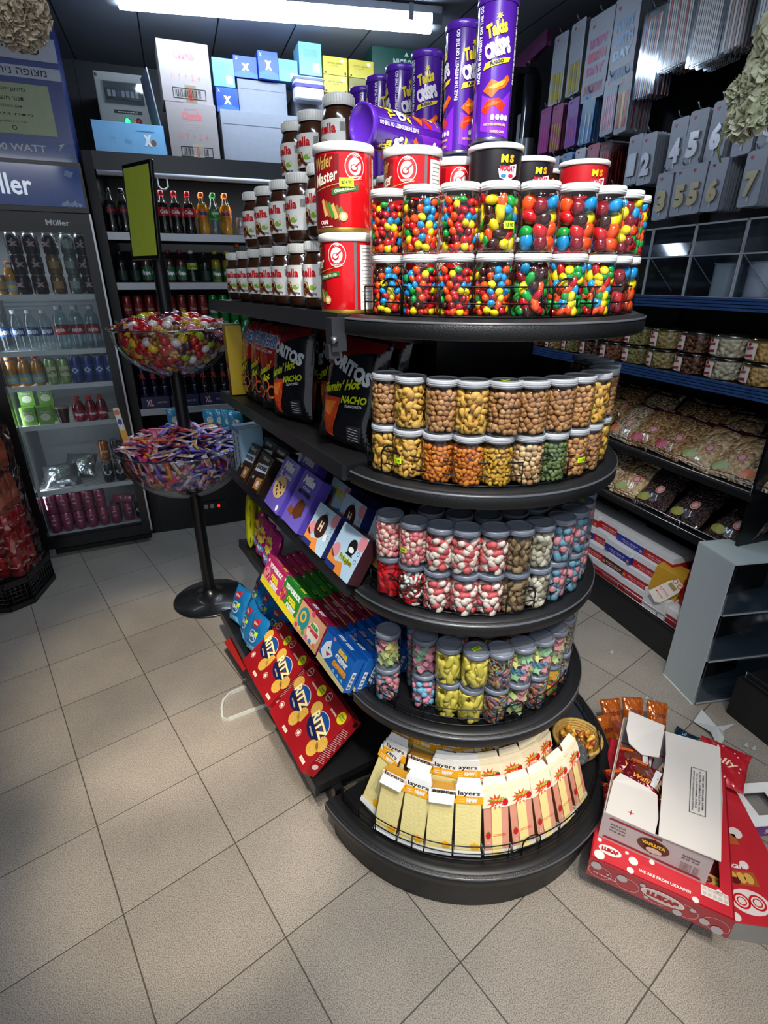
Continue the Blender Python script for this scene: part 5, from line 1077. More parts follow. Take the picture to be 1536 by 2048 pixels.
for i, z in enumerate(CZ):
    s_ = MB(); s_.box(.05, .03, z - .02, CW - .05, .62, z, mt('#2c2f34', .4)); o = s_.build('shelf', c)
    MB().box(.052, .012, z - .035, CW - .052, .03, z + .004, mt('#aeb4ba', .35, .3)).build('price_rail', o)
lg = area('cooler_glow', (0, 0, 0), (0, 0, 0), 2.0, .05, 7, (.9, .95, 1.0)); lg.parent = c; lg.location = (1.12, .10, 2.14); lg.rotation_euler = (radians(12), 0, 0)
pb = MB(); pb.box(.30, -.02, .13, .50, .0, .18, mt('#1d1e22', .4)).box(.44, -.024, .145, .455, -.02, .16, mt('#ff2010', .4, emit=3.0)); 
for k in range(3): pb.box(.31 + k * .04, -.022, .14, .335 + k * .04, -.02, .17, mt('#c8c8c4', .4))
o = pb.build('power_strip'); o.matrix_basis = BF; tag(o, 'power strip with a red lit switch on the front of the drinks cooler', 'power strip')
def bf(x, y, z, rz=0): return at(BF, x, y, z, rz)
row = ['zero', 'zero', 'zero', 'cola', 'cola', 'cola', 'cola', 'orange', 'sprite', 'orange']
xs = [.085, .155, .225, .295, .365, .435, .508, .585, .652, .72]
nm = dict(zero='dark cola bottle with a black label', cola='cola bottle with a red label', orange='orange soda bottle', sprite='clear green-label lemon soda bottle')
for i, (k, x) in enumerate(zip(row, xs)):
    for y in (.075, .15): drink(BT, k, bf(x, y, CZ[0] + .001, R(12)), nm[k] + ', %s from left, top cooler shelf' % ORD[i] + ('' if y < .1 else ', behind'), 'bottles on the top cooler shelf')
drink(CN, 'sil', bf(.80, .075, CZ[0] + .001), 'silver can at the right of the top cooler shelf', None)
for i, (k, x) in enumerate(zip(['dark', 'dark', 'darkred', 'darkred', 'darkred', 'darkred', 'lemon', 'dark', 'yellow', 'yellow', 'orange'], [.09, .16, .225, .29, .355, .42, .485, .56, .625, .695, .765])):
    for y in (.08, .15): drink(BT, k, bf(x, y, CZ[1] + .001, R(20)), '%s bottle, %s from the left on the second cooler shelf' % ({'dark': 'black-green', 'darkred': 'dark red juice', 'lemon': 'clear lemon drink', 'yellow': 'yellow juice', 'orange': 'orange soda'}[k], ORD[i]) + ('' if y < .1 else ', back file'), 'bottles on the second cooler shelf')
for i in range(12):
    k = 'red' if i < 8 else 'spr'; x = .085 + i * .062
    for lv in (0, 1): drink(CN, k, bf(x, .07, CZ[2] + .001 + lv * .151, R(15)), '%s can, %s from the left, %s layer on the third cooler shelf' % ({'red': 'slim dark red', 'spr': 'green and silver soda'}[k], ORD[i], ('lower', 'upper')[lv]), 'slim cans on the third cooler shelf')
for i in range(12):
    k = 'xl' if i < 6 else 'xlb'; x = .09 + i * .062
    for lv in (0, 1): drink(CN, k, bf(x, .13 if i < 6 else .07, CZ[3] + .001 + lv * .131, R(10)), '%s energy drink can, %s from the left, %s layer' % ({'xl': 'navy', 'xlb': 'black'}[k], ORD[i], ('lower', 'upper')[lv]), 'energy drink cans on the fourth cooler shelf')
def xla(a, F, w_, h): a.text(F, 'XL', -w_ * .2, 0, w_ * .26, h * .62, mt('#c84048', .4), 2, bold=.06); a.text(F, 'XL', -w_ * .2, .0, w_ * .24, h * .54, mt('#d8dce8', .4), 3); a.text(F, 'ENERGY DRINK', w_ * .24, 0, w_ * .34, h * .16, mt('#a8b0c8', .4), 2)
for i in range(3): put('xltray', carton(.17, .10, .075, '#1a2450', xla, name='drinks_tray'), bf(.15 + i * .18, .035, CZ[3] + .003), 'navy cardboard tray of energy drinks, %s from the left' % ORD[i], 'tray', 'navy drinks trays in the cooler')
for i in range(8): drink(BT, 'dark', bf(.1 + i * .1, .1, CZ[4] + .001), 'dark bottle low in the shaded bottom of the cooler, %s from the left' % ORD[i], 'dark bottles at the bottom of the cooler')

# ------------------------------------------------------------ boxes stored on top of the cooler
def cards(a, F, w_, h):
    P_ = mt('#c87070', .5); a.text(F, 'Cards', 0, h * .28, w_ * .42, h * .15, P_, 1, bold=.07); a.text(F, 'Rummy', 0, h * .39, w_ * .26, h * .04, P_, 1)
    for k in range(3): a.text(F, 'playing cards', 0, h * .14 - k * h * .04, w_ * (.4 - k * .05), h * .02, mt('#c8a8a8', .5), 1)
    for k, t in enumerate(['11', 'Y', '*', 'Z', '+']): a.text(F, t, -w_ * .26 + k * w_ * .13, -h * .08, w_ * .06, h * .10, P_, 1)
    a.rect(F, -w_ * .30, -h * .27, w_ * .36, -h * .255, INK, 1); a.rect(F, -w_ * .30, -h * .44, w_ * .36, -h * .425, INK, 1); a.rect(F, -w_ * .30, -h * .44, -w_ * .285, -h * .255, INK, 1); a.rect(F, w_ * .345, -h * .44, w_ * .36, -h * .255, INK, 1)
    for k in range(22): a.rect(F, -w_ * .25 + k * w_ * .024, -h * .41, -w_ * .25 + k * w_ * .024 + w_ * (.006 + .006 * (k % 3)), -h * .285, INK, 1)
    a.rect(F, w_ * .06 - .03, -h * .5, w_ * .06 + .03, -h * .2, clear('#f4ecdc', .6, .2, .1), 2); a.text(F, 'CARTON', w_ * .05, -h * .36, h * .2, w_ * .06, RED, 3, rot=90)
CB = mt('#988e8b', .6, 0, 0, .05)
ZB = 2.252
put('cards', carton(.265, .24, .27, CB, cards, name='cardboard_box'), bf(.59, .09, ZB, -2), 'pale cardboard card-game box standing directly on the cooler, below its twin', 'box', 'stacked card-game boxes')
put('cards', carton(.265, .24, .27, CB, cards, name='cardboard_box'), bf(.585, .10, ZB + .273, 2), 'pale cardboard card-game box on top of its twin, nearest the ceiling', 'box', 'stacked card-game boxes')
def lb(a, F, w_, h): a.text(F, 'X', w_ * .25, 0, w_ * .12, h * .36, WHT, 2, bold=.1); a.ell(F, w_ * .33, -h * .06, w_ * .04, h * .1, mt('#7a5c40', .5), 1); a.rect(F, w_ * .1, h * .26, w_ * .36, h * .29, mt('#4c7ca8', .5), 1); a.text(F, 'Top', -w_ * .25, 0, w_ * .1, h * .1, mt('#6ca8d0', .5), 1); a.text(F, 'Bar', -w_ * .02, -h * .05, w_ * .1, h * .16, mt('#6ca8d0', .5), 1)
put('lblong', carton(.36, .10, .15, '#7cb8e0', lb, name='flat_box'), bf(.25, .07, ZB, 3), 'long light blue box lying in front of the electrical panel', 'box')
def bb(a, F, w_, h): a.text(F, 'X', 0, .0, w_ * .34, h * .34, WHT, 2, bold=.1); a.ell(F, -w_ * .1, h * .08, w_ * .08, h * .08, mt('#7a5c40', .5), 1); a.poly(F, [(-w_ * .5, -h * .3), (0, -h * .15), (w_ * .5, -h * .3), (w_ * .5, -h * .5), (-w_ * .5, -h * .5)], mt('#3c6cd8', .4), 1); a.text(F, 'X', -w_ * .36, h * .36, w_ * .12, h * .12, WHT, 2)
def lbb(a, F, w_, h): a.rect(F, w_ * .1, -h * .4, w_ * .4, -h * .1, WHT, 1); a.rect(F, -w_ * .3, h * .05, w_ * .3, h * .3, mt('#6ca8c8', .5), 1); [a.rect(F, w_ * .12 + k * w_ * .03, -h * .36, w_ * .13 + k * w_ * .03, -h * .14, INK, 2) for k in range(8)]
def yb(a, F, w_, h): a.text(F, 'NESTEA LEMON', -w_ * .02, h * .14, w_ * .6, h * .09, mt('#7a6c14', .5), 1); a.text(F, 'energy bar', -w_ * .05, 0, w_ * .4, h * .06, mt('#7a6c14', .5), 1); a.ell(F, w_ * .3, h * .3, w_ * .08, h * .1, WHT, 2); a.rect(F, w_ * .38, -h * .45, w_ * .44, -h * .3, INK, 1); a.rect(F, -w_ * .44, -h * .45, -w_ * .38, -h * .35, INK, 1)
GB = mt('#8d9098', .6, 0, 0, .06)
for key, x0, x1, z0, z1, y, col, art, lab in [
    ('bd', .745, .870, ZB + .27, 2.64, .20, '#1f4cc8', bb, 'royal blue sweets box standing beside the lower card-game box'), ('la', .740, .860, 2.643, 2.775, .20, '#6cb0d4', lbb, 'light blue box on the royal blue one, left end of the row'),
    ('bb1', .862, .995, 2.70, 2.80, .21, '#1f4cc8', bb, 'royal blue box lying on the grey cartons'), ('bb2', 1.0, 1.115, 2.70, 2.83, .19, '#2450d0', bb, 'royal blue box standing upright beside the lying one'), ('lc', 1.12, 1.235, 2.705, 2.81, .21, '#6cb0d4', lbb, 'light blue box right of the royal blue boxes'),
    ('ld', 1.245, 1.38, 2.745, 2.90, .20, '#78bce0', lbb, 'tall light blue box with a barcode, highest of the row'), ('y1', 1.39, 1.54, 2.762, 2.85, .20, '#c8b820', yb, 'yellow box in the upper left of the yellow four'), ('y2', 1.55, 1.71, 2.762, 2.85, .20, '#c0b01c', yb, 'yellow box in the upper right of the yellow four'),
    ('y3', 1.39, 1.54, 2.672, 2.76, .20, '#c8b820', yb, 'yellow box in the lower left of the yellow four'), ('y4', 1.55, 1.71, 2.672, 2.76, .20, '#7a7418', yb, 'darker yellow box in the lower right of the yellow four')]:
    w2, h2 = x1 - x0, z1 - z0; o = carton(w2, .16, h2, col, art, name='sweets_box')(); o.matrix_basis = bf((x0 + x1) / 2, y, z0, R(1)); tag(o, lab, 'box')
for x0, x1, z0, z1, y, lab in [(.75, 1.215, ZB, ZB + .265, .12, 'wide grey cardboard carton at the front of the cooler top'), (.875, 1.16, ZB + .267, 2.695, .22, 'smaller grey cardboard carton on top of the wide one'), (1.22, 1.72, ZB, 2.668, .24, 'grey cardboard carton behind the jars, under the yellow boxes')]:
    o = carton(x1 - x0, .3, z1 - z0, GB, None, name='cardboard_box')(); a = MB(); a.rect(FX(((0), -.0006, (z1 - z0) / 2), (1, 0, 0), (0, 0, 1)), -(x1 - x0) * .48, (z1 - z0) * .24, (x1 - x0) * .48, (z1 - z0) * .25, mt('#5c5f66', .6), 1); a.build('flap_seam', o); o.matrix_basis = bf((x0 + x1) / 2, y, z0); tag(o, lab, 'box')
r = E('storage_tub', 'white tub with a purple band between the grey carton and the yellow boxes', 'tub'); r.matrix_basis = bf(1.285, .13, 2.672 - .067)
b = MB(); b.rbox(-.09, 0, 0, .09, .09, .10, mt('#c8ccd8', .4), .02); b.build('tub_body', r); MB().rbox(-.093, -.003, .055, .093, .093, .085, mt('#3c2c8c', .4), .02).build('band', r); MB().rbox(-.095, -.005, .10, .095, .095, .115, mt('#b8c0d0', .4), .02).build('lid', r)
def gr(a, F, w_, h): a.text(F, 'NIGRO', .02, 0, w_ * .34, h * .3, mt('#b8c8c0', .5), 1, bold=.04); a.poly(F, [(.03, h * .25), (.045, h * .4), (.06, h * .25)], mt('#b8c8c0', .5), 1)
o = carton(.36, .2, .14, '#14443a', gr, name='cardboard_box')(); o.matrix_basis = bf(1.89, .22, 2.80, -3); tag(o, 'dark green box with pale lettering, right end of the top row', 'box')
o = carton(.34, .2, .53, '#4a2c30', None, name='cardboard_box')(); a = MB(); a.text(FX((0, -.0006, .45), (1, 0, 0), (0, 0, 1)), 'TEA', 0, 0, .1, .03, mt('#8c5c5c', .5), 1); a.build('printed_panel', o); o.matrix_basis = bf(1.90, .22, 2.265); tag(o, 'dark maroon carton under the green box behind the purple tubes', 'box')
# electrical panel and flap
p = E('electrical_panel', 'grey electrical panel with breaker window, green and red lamps on the back wall', 'electrical panel'); p.matrix_basis = bf(.235, .62, 2.375) @ Matrix.Diagonal((.76, .76, .78, 1))
MB().rbox(-.20, 0, 0, .20, .52, .50, mt('#a9aca8', .45), .012).build('enclosure', p) 
b = MB(); b.box(-.15, -.018, .30, .15, .0, .44, clear('#dfe6ea', 1, .05, .06)); b.build('breaker_window', p)
b = MB(); b.box(-.13, -.006, .33, .13, -.001, .40, mt('#3c4046', .4)); 
for k in range(7): b.box(-.115 + k * .034, -.010, .345, -.092 + k * .034, -.006, .385, mt('#c4c8cc', .4) if k != 2 else mt('#5c646c', .4))
b.build('breaker', p)
for x, cc, e_, n_ in ((.0, '#20ff60', 6.0, 'green_lamp'), (.085, '#8c1420', .3, 'red_lamp')):
    b = MB(); TT = Matrix.Translation((x, -.001, .19)) @ Matrix.Rotation(radians(90), 4, 'X'); b.lathe([(.026, 0), (.026, .006), (.020, .008)], CHROME, 20, T=TT, cap=False); b.lathe([(.019, .004), (.018, .014), (.010, .018), (.001, .019)], mt(cc, .25, emit=e_), 20, T=TT, cap=False); b.build(n_, p)
for k, z in enumerate((.25, .145)): b = MB(); b.box(-.09 + k * .03, -.003, z - .010, .12, 0, z + .012, INK); b.text(FX((.015, -.0035, z), (1, 0, 0), (0, 0, 1)), 'MAIN SUPPLY', 0, 0, .15, .008, WHT, 1); b.build('name_plate', p)
for x in (-.18, .18): MB().lathe([(.012, 0), (.010, .006), (.001, .007)], mt('#6c7074', .4), 12, T=Matrix.Translation((x, -.001, .475)) @ Matrix.Rotation(radians(90), 4, 'X'), cap=False).build('screw', p)
o = MB().box(0, 0, 0, .006, .22, .42, mt('#8a8d93', .6)).build('cardboard_sheet'); o.matrix_basis = bf(.435, .12, ZB) @ Euler((0, radians(-7), radians(10)), 'XYZ').to_matrix().to_4x4(); tag(o, 'grey cardboard sheet leaning beside the card-game boxes', 'cardboard')

# ------------------------------------------------------------ two-bowl sweets stand in the aisle
SX, SY = -.962, 2.49
r = E('sweets_bowl_stand', 'black pedestal stand carrying two clear bowls and a green sign panel', 'display stand'); r.matrix_basis = Matrix.Translation((SX, SY, 0))
MB().lathe([(.195, 0), (.197, .006), (.19, .012), (.10, .026), (.045, .045), (.032, .07)], mt('#141618', .3, 0, .3), 48, cap=False).build('base', r)
MB().lathe([(.030, .05), (.029, 1.72)], mt('#101113', .35), 20).build('pole', r)
MB().tube([(0, 0, 1.70), (.0, -.01, 1.76)], .006, BLKG, 8).build('sign_stem', r)
for nm, cx, cy, R_, zr, dp in (('upper', .012, 0, .255, 1.425, .212), ('lower', -.018, .0, .305, .888, .262)):
    b = MB(); P = []
    for k in range(17): t = (pi / 2) * k / 16; P.append((max(.03, R_ * sin(t)), zr - dp * cos(t)))
    rim = MB(); rim.tube([(cx + (R_ + .010) * cos(2 * pi * q / 48), cy + (R_ + .010) * sin(2 * pi * q / 48), zr + .005) for q in range(48)], .0035, clear('#d8d8de', 2.5, .05, .25), 8, closed=True); rim.build('bowl_rim', r)
    P += [(R_ + .012, zr + .002), (R_ + .013, zr + .007), (R_, zr + .006)]
    b.lathe(P, clear('#eeeef2', 2.0, .04, .06), 56, cap=False, T=Matrix.Translation((cx, cy, 0))); b.build('%s_bowl' % nm, r)
b = MB(); TT = Matrix.Translation((-.022, -.035, 1.872)) @ Euler((radians(-4), radians(0), radians(-37)), 'XYZ').to_matrix().to_4x4()
b.rbox(-.105, -.008, -.175, .105, .008, .175, BLKG, .006, T=TT); pn = b.build('sign_frame', r)
b = MB(); F0 = FX((0, -.0085, 0), (1, 0, 0), (0, 0, 1)); b.T = TT; b.rect(F0, -.092, -.160, .092, .160, mt('#c8dc4c', .4, 0, .2), 1); b.build('sign_face', pn)
random.seed(21)
def wrap_sweet(kind):
    def fn():
        r = E('wrapped_sweet'); b = MB(); C_ = dict(red='#c4141c', green='#a8c818', yellow='#ecc81c', tan='#d8a860', white='#e8e4e0', pink='#d88ca0', dark='#4a2c3c', brown='#a8703c')[kind]
        m = mt(C_, .18, 0, .8, .08, 60); SCL = Matrix.Scale(1.28, 4); b.T = SCL
        if kind == 'tan': # crackly pastry-shaped sweet in a clear wrapper
            for k in range(5): b.ball((.010 * cos(k * 1.26), .010 * sin(k * 1.26), 0), (.010, .008, .008), mt('#d0a04c', .4), None, 7, 4)
        elif kind == 'brown':
            b.ball((-.010, 0, 0), (.012, .009, .009), m, None, 8, 5); b.ball((.009, 0, 0), (.012, .009, .009), m, None, 8, 5)
        else: b.ball((0, 0, 0), (.018, .0155, .0145), m, None, 12, 7)
        b.T = Matrix(); b.build('sweet', r)
        w_ = MB(); w_.T = SCL; W = clear('#ffffff', 1.2, .12, .10) if kind in ('tan', 'brown', 'white') else m
        for q in (-1, 1):
            n = 9; vs_ = [(q * .016, 0, 0)] + [(q * (.034 + .003 * (k % 2)), .016 * (k / (n - 1) * 2 - 1), .005 * (1 if k % 2 else -1)) for k in range(n)]
            w_.add(vs_, [(0, k + 1, k + 2) for k in range(n - 1)], W)
        w_.build('wrapper_twist', r); return r
    return fn
def stick(kind):
    def fn():
        r = E('sweet_bar_pack'); b = MB(); C_ = dict(violet=('#4c3aa8', '#8c84d8'), pink=('#d84078', '#f0a0b8'), red=('#d8301c', '#f0b030'), cream=('#ece4ec', '#d86c94'), blue=('#182c8c', '#f0c030'), dark=('#2c2040', '#c8c8d8'), brown=('#6c2c2c', '#e0d8d0'), lilac=('#9088dc', '#e8e4f4'))[kind]
        m = mt(C_[0], .3, 0, .5); q = mt(C_[1], .3); L_, W, H = .056, .0120, .0055
        n = 9; vs_ = []
        for j in range(n): x = -L_ + 2 * L_ * j / (n - 1); f = .15 if j in (0, n - 1) else 1; ww = W * (1.15 if j in (0, n - 1) else 1); vs_ += [(x, -ww, 0), (x, 0, H * f), (x, ww, 0), (x, 0, -H * f)]
        b.add(vs_, [(4 * j + a, 4 * j + (a + 1) % 4, 4 * j + 4 + (a + 1) % 4, 4 * j + 4 + a) for j in range(n - 1) for a in range(4)], m)
        b.build('sweet_bar', r)
        a = MB(); F = lambda x, y, l: Vector((x, y, H * (1 - abs(y) / W) + .0006 * l)); a.rect(F, -.034, -.007, .034, .007, q, 1, (.02, .0055)); a.ell(F, -.018, 0, .008, .0065, mt('#f0c428', .4), 2, (.02, .0065), n=10); a.rect(F, .0, -.002, .024, .002, m, 2)
        a.build('printed_wrapper', r); return r
    return fn
def heap(nm, fns, kinds, cx, cy, R_, zr, dp, n_top, n_wall, rise, names, cat, grp, nlay=1):
    # sweets heaped in a bowl: a domed top layer and the layer lying against the clear wall
    def place(p, k, tiltv):
        M = Matrix.Translation(p) @ Euler((tiltv[0], tiltv[1], R(3.14))).to_matrix().to_4x4()
        put((nm, k), fns(k), M, names(k), cat, grp % k)
    gold = 2.39996
    for i in range(n_top):
        q = sqrt((i + .5) / n_top) * .93; a = i * gold
        x, y = cx + R_ * q * cos(a), cy + R_ * q * sin(a); z = zr + rise * (1 - q * q) + R(.008) - .004
        place((x, y, z), kinds(a, q), (R(.35), R(.35)))
    for i in range(n_wall):
        t = (.30 + .62 * sqrt((i + .5) / n_wall)) * pi / 2; a = i * gold; m = .022
        rr = (R_ - m) * sin(t); z = zr - (dp - m) * cos(t)
        o_ = Vector((cos(a) * sin(t), sin(a) * sin(t), -cos(t)))
        k = kinds(a, 1); M = Matrix.Translation((cx + rr * cos(a), cy + rr * sin(a), z)) @ o_.to_track_quat('Z', 'Y').to_matrix().to_4x4() @ Matrix.Rotation(R(3.14), 4, 'Z')
        put((nm, k), fns(k), M, names(k), cat, grp % k)
K1 = ['red', 'red', 'red', 'green', 'yellow', 'tan', 'tan', 'white', 'pink', 'dark', 'brown', 'brown', 'dark']
N1 = dict(red='shiny red', green='lime green', yellow='yellow', tan='clear-wrapped golden', white='white', pink='pale pink', dark='dark plum', brown='caramel-coloured')
heap('sw', wrap_sweet, lambda a, q: random.choice(K1), SX + .012, SY, .236, 1.425, .205, 120, 130, .055, lambda k: '%s twist-wrapped sweet heaped in the upper bowl' % N1[k], 'sweet', '%s sweets in the upper bowl')
K2 = ['violet', 'violet', 'lilac', 'lilac', 'pink', 'cream', 'blue', 'dark', 'brown']
def k2(a, q):
    c_ = cos(a - radians(215)); return random.choice(['pink', 'red', 'cream', 'pink', 'cream'] if c_ > .45 and random.random() < .75 else K2)
N2 = dict(violet='violet', lilac='pale lilac', pink='pink', red='red-orange', cream='cream and pink', blue='dark blue', dark='black-violet', brown='brown')
heap('bar', stick, k2, SX - .018, SY, .283, .888, .255, 150, 120, .075, lambda k: '%s flat wrapped sweet bar piled in the lower bowl' % N2[k], 'sweet bar', '%s bars in the lower bowl')
b = MB(); b.lathe([(.001, zr_ := 1.235), (.14, 1.27), (.20, 1.36), (.205, 1.42), (.10, 1.45), (.001, 1.46)], pebbles('mixed_sweets', ['#8c1c20', '#c8a050', '#3c2c34', '#d8d0c8', '#a8b428', '#7c5030', '#b02028'], 38, .3), 28, cap=False, T=Matrix.Translation((SX + .012, SY, 0)))
tag(b.build('sweets'), 'mass of mixed sweets filling the inside of the upper bowl', 'sweets', kind='stuff')
b = MB(); b.lathe([(.001, .66), (.17, .70), (.25, .81), (.25, .875), (.12, .92), (.001, .935)], pebbles('mixed_bars', ['#3c2c6c', '#5c4cb0', '#b03058', '#20204c', '#c8b8d0', '#4c2028'], 34, .3), 28, cap=False, T=Matrix.Translation((SX - .018, SY, 0)))
tag(b.build('sweet_bars'), 'mass of wrapped bars filling the inside of the lower bowl', 'sweets', kind='stuff')
# small blue bags at the back of the lower bowl, a long stick pack and a small bottle
def art_lb(a, F, w_, h): a.ell(F, 0, h * .05, w_ * .22, h * .16, mt('#d8e4d0', .4), 1, ST); a.ell(F, -w_ * .08, h * .1, .003, .003, INK, 2, n=6); a.ell(F, w_ * .08, h * .1, .003, .003, INK, 2, n=6); a.ell(F, 0, -h * .25, w_ * .2, h * .1, mt('#c8d878', .4), 1, ST)
SB = bag(.075, .12, .03, mt('#3c9cc4', .25, .1, .6), art_lb, 31, name='sweets_bag')
for i, (x, y, q) in enumerate([(-.12, .20, 15), (.065, .20, -5), (.12, .19, 0), (.165, .17, 5), (.21, .14, 12)]):
    put('sb', SB, world_at(SX + x, SY + y, .895, q + 10), 'small blue sweets bag standing at the back of the lower bowl, %s from the left' % ORD[i], 'sweets bag', 'small blue bags in the lower bowl')
r = E('long_sweet_pack', 'tall thin white and orange pack standing up at the left rim of the lower bowl', 'sweet pack'); r.matrix_basis = world_at(SX - .25, SY - .08, .895, 20, 0, -6)
MB().rbox(-.013, -.006, 0, .013, .006, .19, mt('#e4dcd0', .3, 0, .3), .004).build('pack_body', r)
b = MB(); F = FX((0, -.0065, .095), (1, 0, 0), (0, 0, 1)); b.rect(F, -.012, -.06, .012, -.01, mt('#e8a83c', .4), 1); b.ell(F, 0, .03, .009, .014, mt('#2c4ca0', .4), 1); b.ell(F, 0, .075, .011, .013, mt('#c87c5c', .4), 1); b.build('printed_panel', r)
put(('d', 'mini'), bottle_fn('', '#e8ecee', None, clearb=True, h=.10, r=.02, shape='slim'), world_at(SX + .245, SY + .05, .89), 'tiny clear bottle with a white cap at the right rim of the lower bowl', 'bottle')

# ------------------------------------------------------------ shelving along the right wall
w_ = E('display_shelving', 'dark wall shelving run with price rails and wire edges along the right wall', 'shelving'); w_.matrix_basis = RF
X0, X1 = -2.2, .40
MB().box(X0, .44, .0, X1, .46, 2.88, mt('#16171b', .5)).build('back_panel', w_)
for x in (X0, -1.4, -.5, X1 - .03): MB().box(x, .40, 0, x + .03, .44, 2.88, BLKG).build('upright', w_)
MB().box(X0, .0, .0, X1, .02, .15, BLK).build('kick_panel', w_)
def shelfr(z, kind, y0=.0):
    s_ = MB(); s_.box(X0, y0 + .004, z - .025, X1, .44, z, BLK); o = s_.build('shelf', w_)
    if kind == 'rail': # clear blue price rail with ridges
        b = MB(); m = mt('#33558c', .22, .25, .5, .3, 14)
        for k in range(4): b.box(X0, y0 - .012 + k * .0015, z - .038 + k * .0115, X1, y0 + .003, z - .029 + k * .0115, m)
        b.build('price_rail', o)
    else:
        b = MB(); 
        for zz in (.012, .040): b.tube([(X0, y0 + .004, z + zz), (X1, y0 + .004, z + zz)], .0022, STEEL, 6)
        k = X0
        while k <= X1 + .001: b.tube([(k, y0 + .004, z), (k, y0 + .004, z + .04)], .0022, STEEL, 6); k += .26
        b.build('wire_edge', o)
    return o
shelfr(1.555, 'rail'); shelfr(1.262, 'rail'); shelfr(.885, 'wire'); shelfr(.625, 'wire'); shelfr(.165, 'wire')
for x in (X0 + .0, X1 - .012): MB().box(x, .02, .0, x + .012, .44, 1.55, BLKG).build('side_panel', w_)
# clear bins
def bin_fn():
    r = E('clear_bin'); P = clear('#e6ecf0', .9, .06, .07); Wd, Dp, Hh = .214, .22, .262
    b = MB(); b.box(0, 0, 0, Wd, Dp, .003, P).box(0, Dp - .003, 0, Wd, Dp, Hh, P).box(0, 0, .003, .003, Dp, Hh, P).box(Wd - .003, 0, .003, Wd, Dp, Hh, P).box(0, 0, Hh - .003, Wd, Dp, Hh, P); b.box(0, 0, 0, Wd, .003, .15, P); b.build('bin_body', r)
    b = MB(); ed = mt('#a8aeb4', .3)
    for q in ((0, -.002, 0, Wd, .003, .006), (0, -.002, Hh - .006, Wd, .003, Hh), (0, -.002, 0, .004, .003, Hh), (Wd - .004, -.002, 0, Wd, .003, Hh), (0, -.003, .148, Wd, .002, .153)): b.box(*q, ed)
    b.tube([(.01, -.001, .15), (Wd / 2, .05, .02)], .0012, ed, 5); b.build('edge_trim', r)
    b = MB(); b.add([(0.004, -.001, .20), (Wd - .004, -.001, .20), (Wd - .004, -.018, .153), (.004, -.018, .153)], [(0, 1, 2, 3)], P); b.build('flap', r); return r
def spool(c_):
    def fn():
        r = E('ribbon_spool'); 
        MB().lathe([(.048, .004), (.048, .066), (.047, .072), (.048, .078), (.048, .116)], mt(c_, .35, 0, .3, .08, 3), 28).build('ribbon', r)
        b = MB(); b.lathe([(.052, 0), (.052, .003)], mt('#d8d8d8', .4), 28); b.lathe([(.052, .117), (.052, .120)], mt('#c8c8cc', .4), 28); b.build('spool_core', r); return r
    return fn
for i in range(8):
    x = .335 - .216 * i - .216
    put('bin', bin_fn, at(RF, x, .005, 1.556), 'clear plastic dispenser bin on the upper wall shelf, %s from the right' % ORD[i], 'bin', 'row of clear bins')
for i, (x, c_, lab) in enumerate([(-.01, '#d4d8da', 'white ribbon spool in the second clear bin'), (.135, '#e8e4ea', 'white ribbon spool in the rightmost clear bin'), (.27, '#b86ca8', 'violet ribbon spool at the right edge inside the last clear bin')]):
    put(('spool', c_), spool(c_), at(RF, x + .02, .09, 1.560), lab, 'spool')
r = E('bag_clip_bag', 'small bag hanging inside the rightmost clear bin'); bpy.data.objects.remove(r)
# tubs of nuts, two layers
def tub(kind):
    def fn():
        r = E('nut_tub'); q = .071; h = .079
        MB().lathe([(q * .92, .003), (q - .004, .01), (q - .003, h - .012)], pebbles('nuts_' + kind[0], kind[1], kind[2], .5), 28).build('nuts', r); r.children[0]['kind'] = 'stuff'
        MB().lathe([(.001, 0), (q * .94, 0), (q, .008), (q, h - .004)], clear('#f4f6f6', 1.2, .06, .06), 28, cap=False).build('clear_tub', r)
        b = MB(); b.lathe([(q + .001, h - .008), (q + .003, h - .006), (q + .003, h), (q - .002, h + .003), (q - .006, h + .001), (.001, h + .001)], clear('#dfe6ea', 1.5, .08, .16), 28, cap=False); b.build('lid', r)
        a = MB(); F = CYL(q + .0006, h / 2 - .004, radians(-22)); st = .012; WL = mt('#ddd2c8', .5); RL = mt('#a81c2c', .4)
        a.rect(F, -.036, -.026, .030, .030, WL, 1, st); a.text(F, kind[3], -.003, .012, .042, .014, RL, 2, st, bold=.05, rot=6); a.ell(F, -.004, .024, .009, .007, RL, 2, st, n=12); a.poly(F, [(-.026, -.014), (.020, -.008), (.020, -.018), (-.026, -.024)], RL, 2, st); a.text(F, '350g', .018, -.022, .012, .004, INK, 2)
        a.build('label', r); return r
    return fn
TK = dict(pist=('p', ['#b89c64', '#a88850', '#c8b07c', '#8c9450'], 60, 'Pista'), cash=('c', ['#c8a05c', '#b88c48', '#d8b474'], 62, 'Cashew'), seed=('s', ['#cfc4a8', '#bdb08c', '#e0d8c0'], 60, 'Seeds'), peas=('h', ['#a89c5c', '#948a48', '#b8ac6c'], 95, 'Hummus'), almd=('a', ['#8c5430', '#7c4424', '#a06438'], 66, 'Almond'), mix=('m', ['#5c3020', '#8c5c34', '#3c2018'], 70, 'Mix'))
TN = dict(pist='pistachios', cash='cashews', seed='pale seeds', peas='small round peas', almd='brown almonds', mix='dark mixed nuts')
kk = ['cash', 'seed', 'mix', 'pist', 'peas', 'almd', 'mix', 'peas', 'cash', 'mix']
for i in range(10):
    x = .262 - .154 * i
    for lv in (0, 1):
        if lv and i > 7: continue
        k = kk[i] if (lv == 0 or i != 3) else 'pist'
        put(('tub', k), tub(TK[k]), at(RF, x, .085, 1.264 + .084 * lv, R(5)), 'clear tub of %s, %s from right, %s layer, wall shelf' % (TN[k], ORD[i], ('lower', 'upper')[lv]), 'nut tub', 'tubs of nuts on the wall shelf')
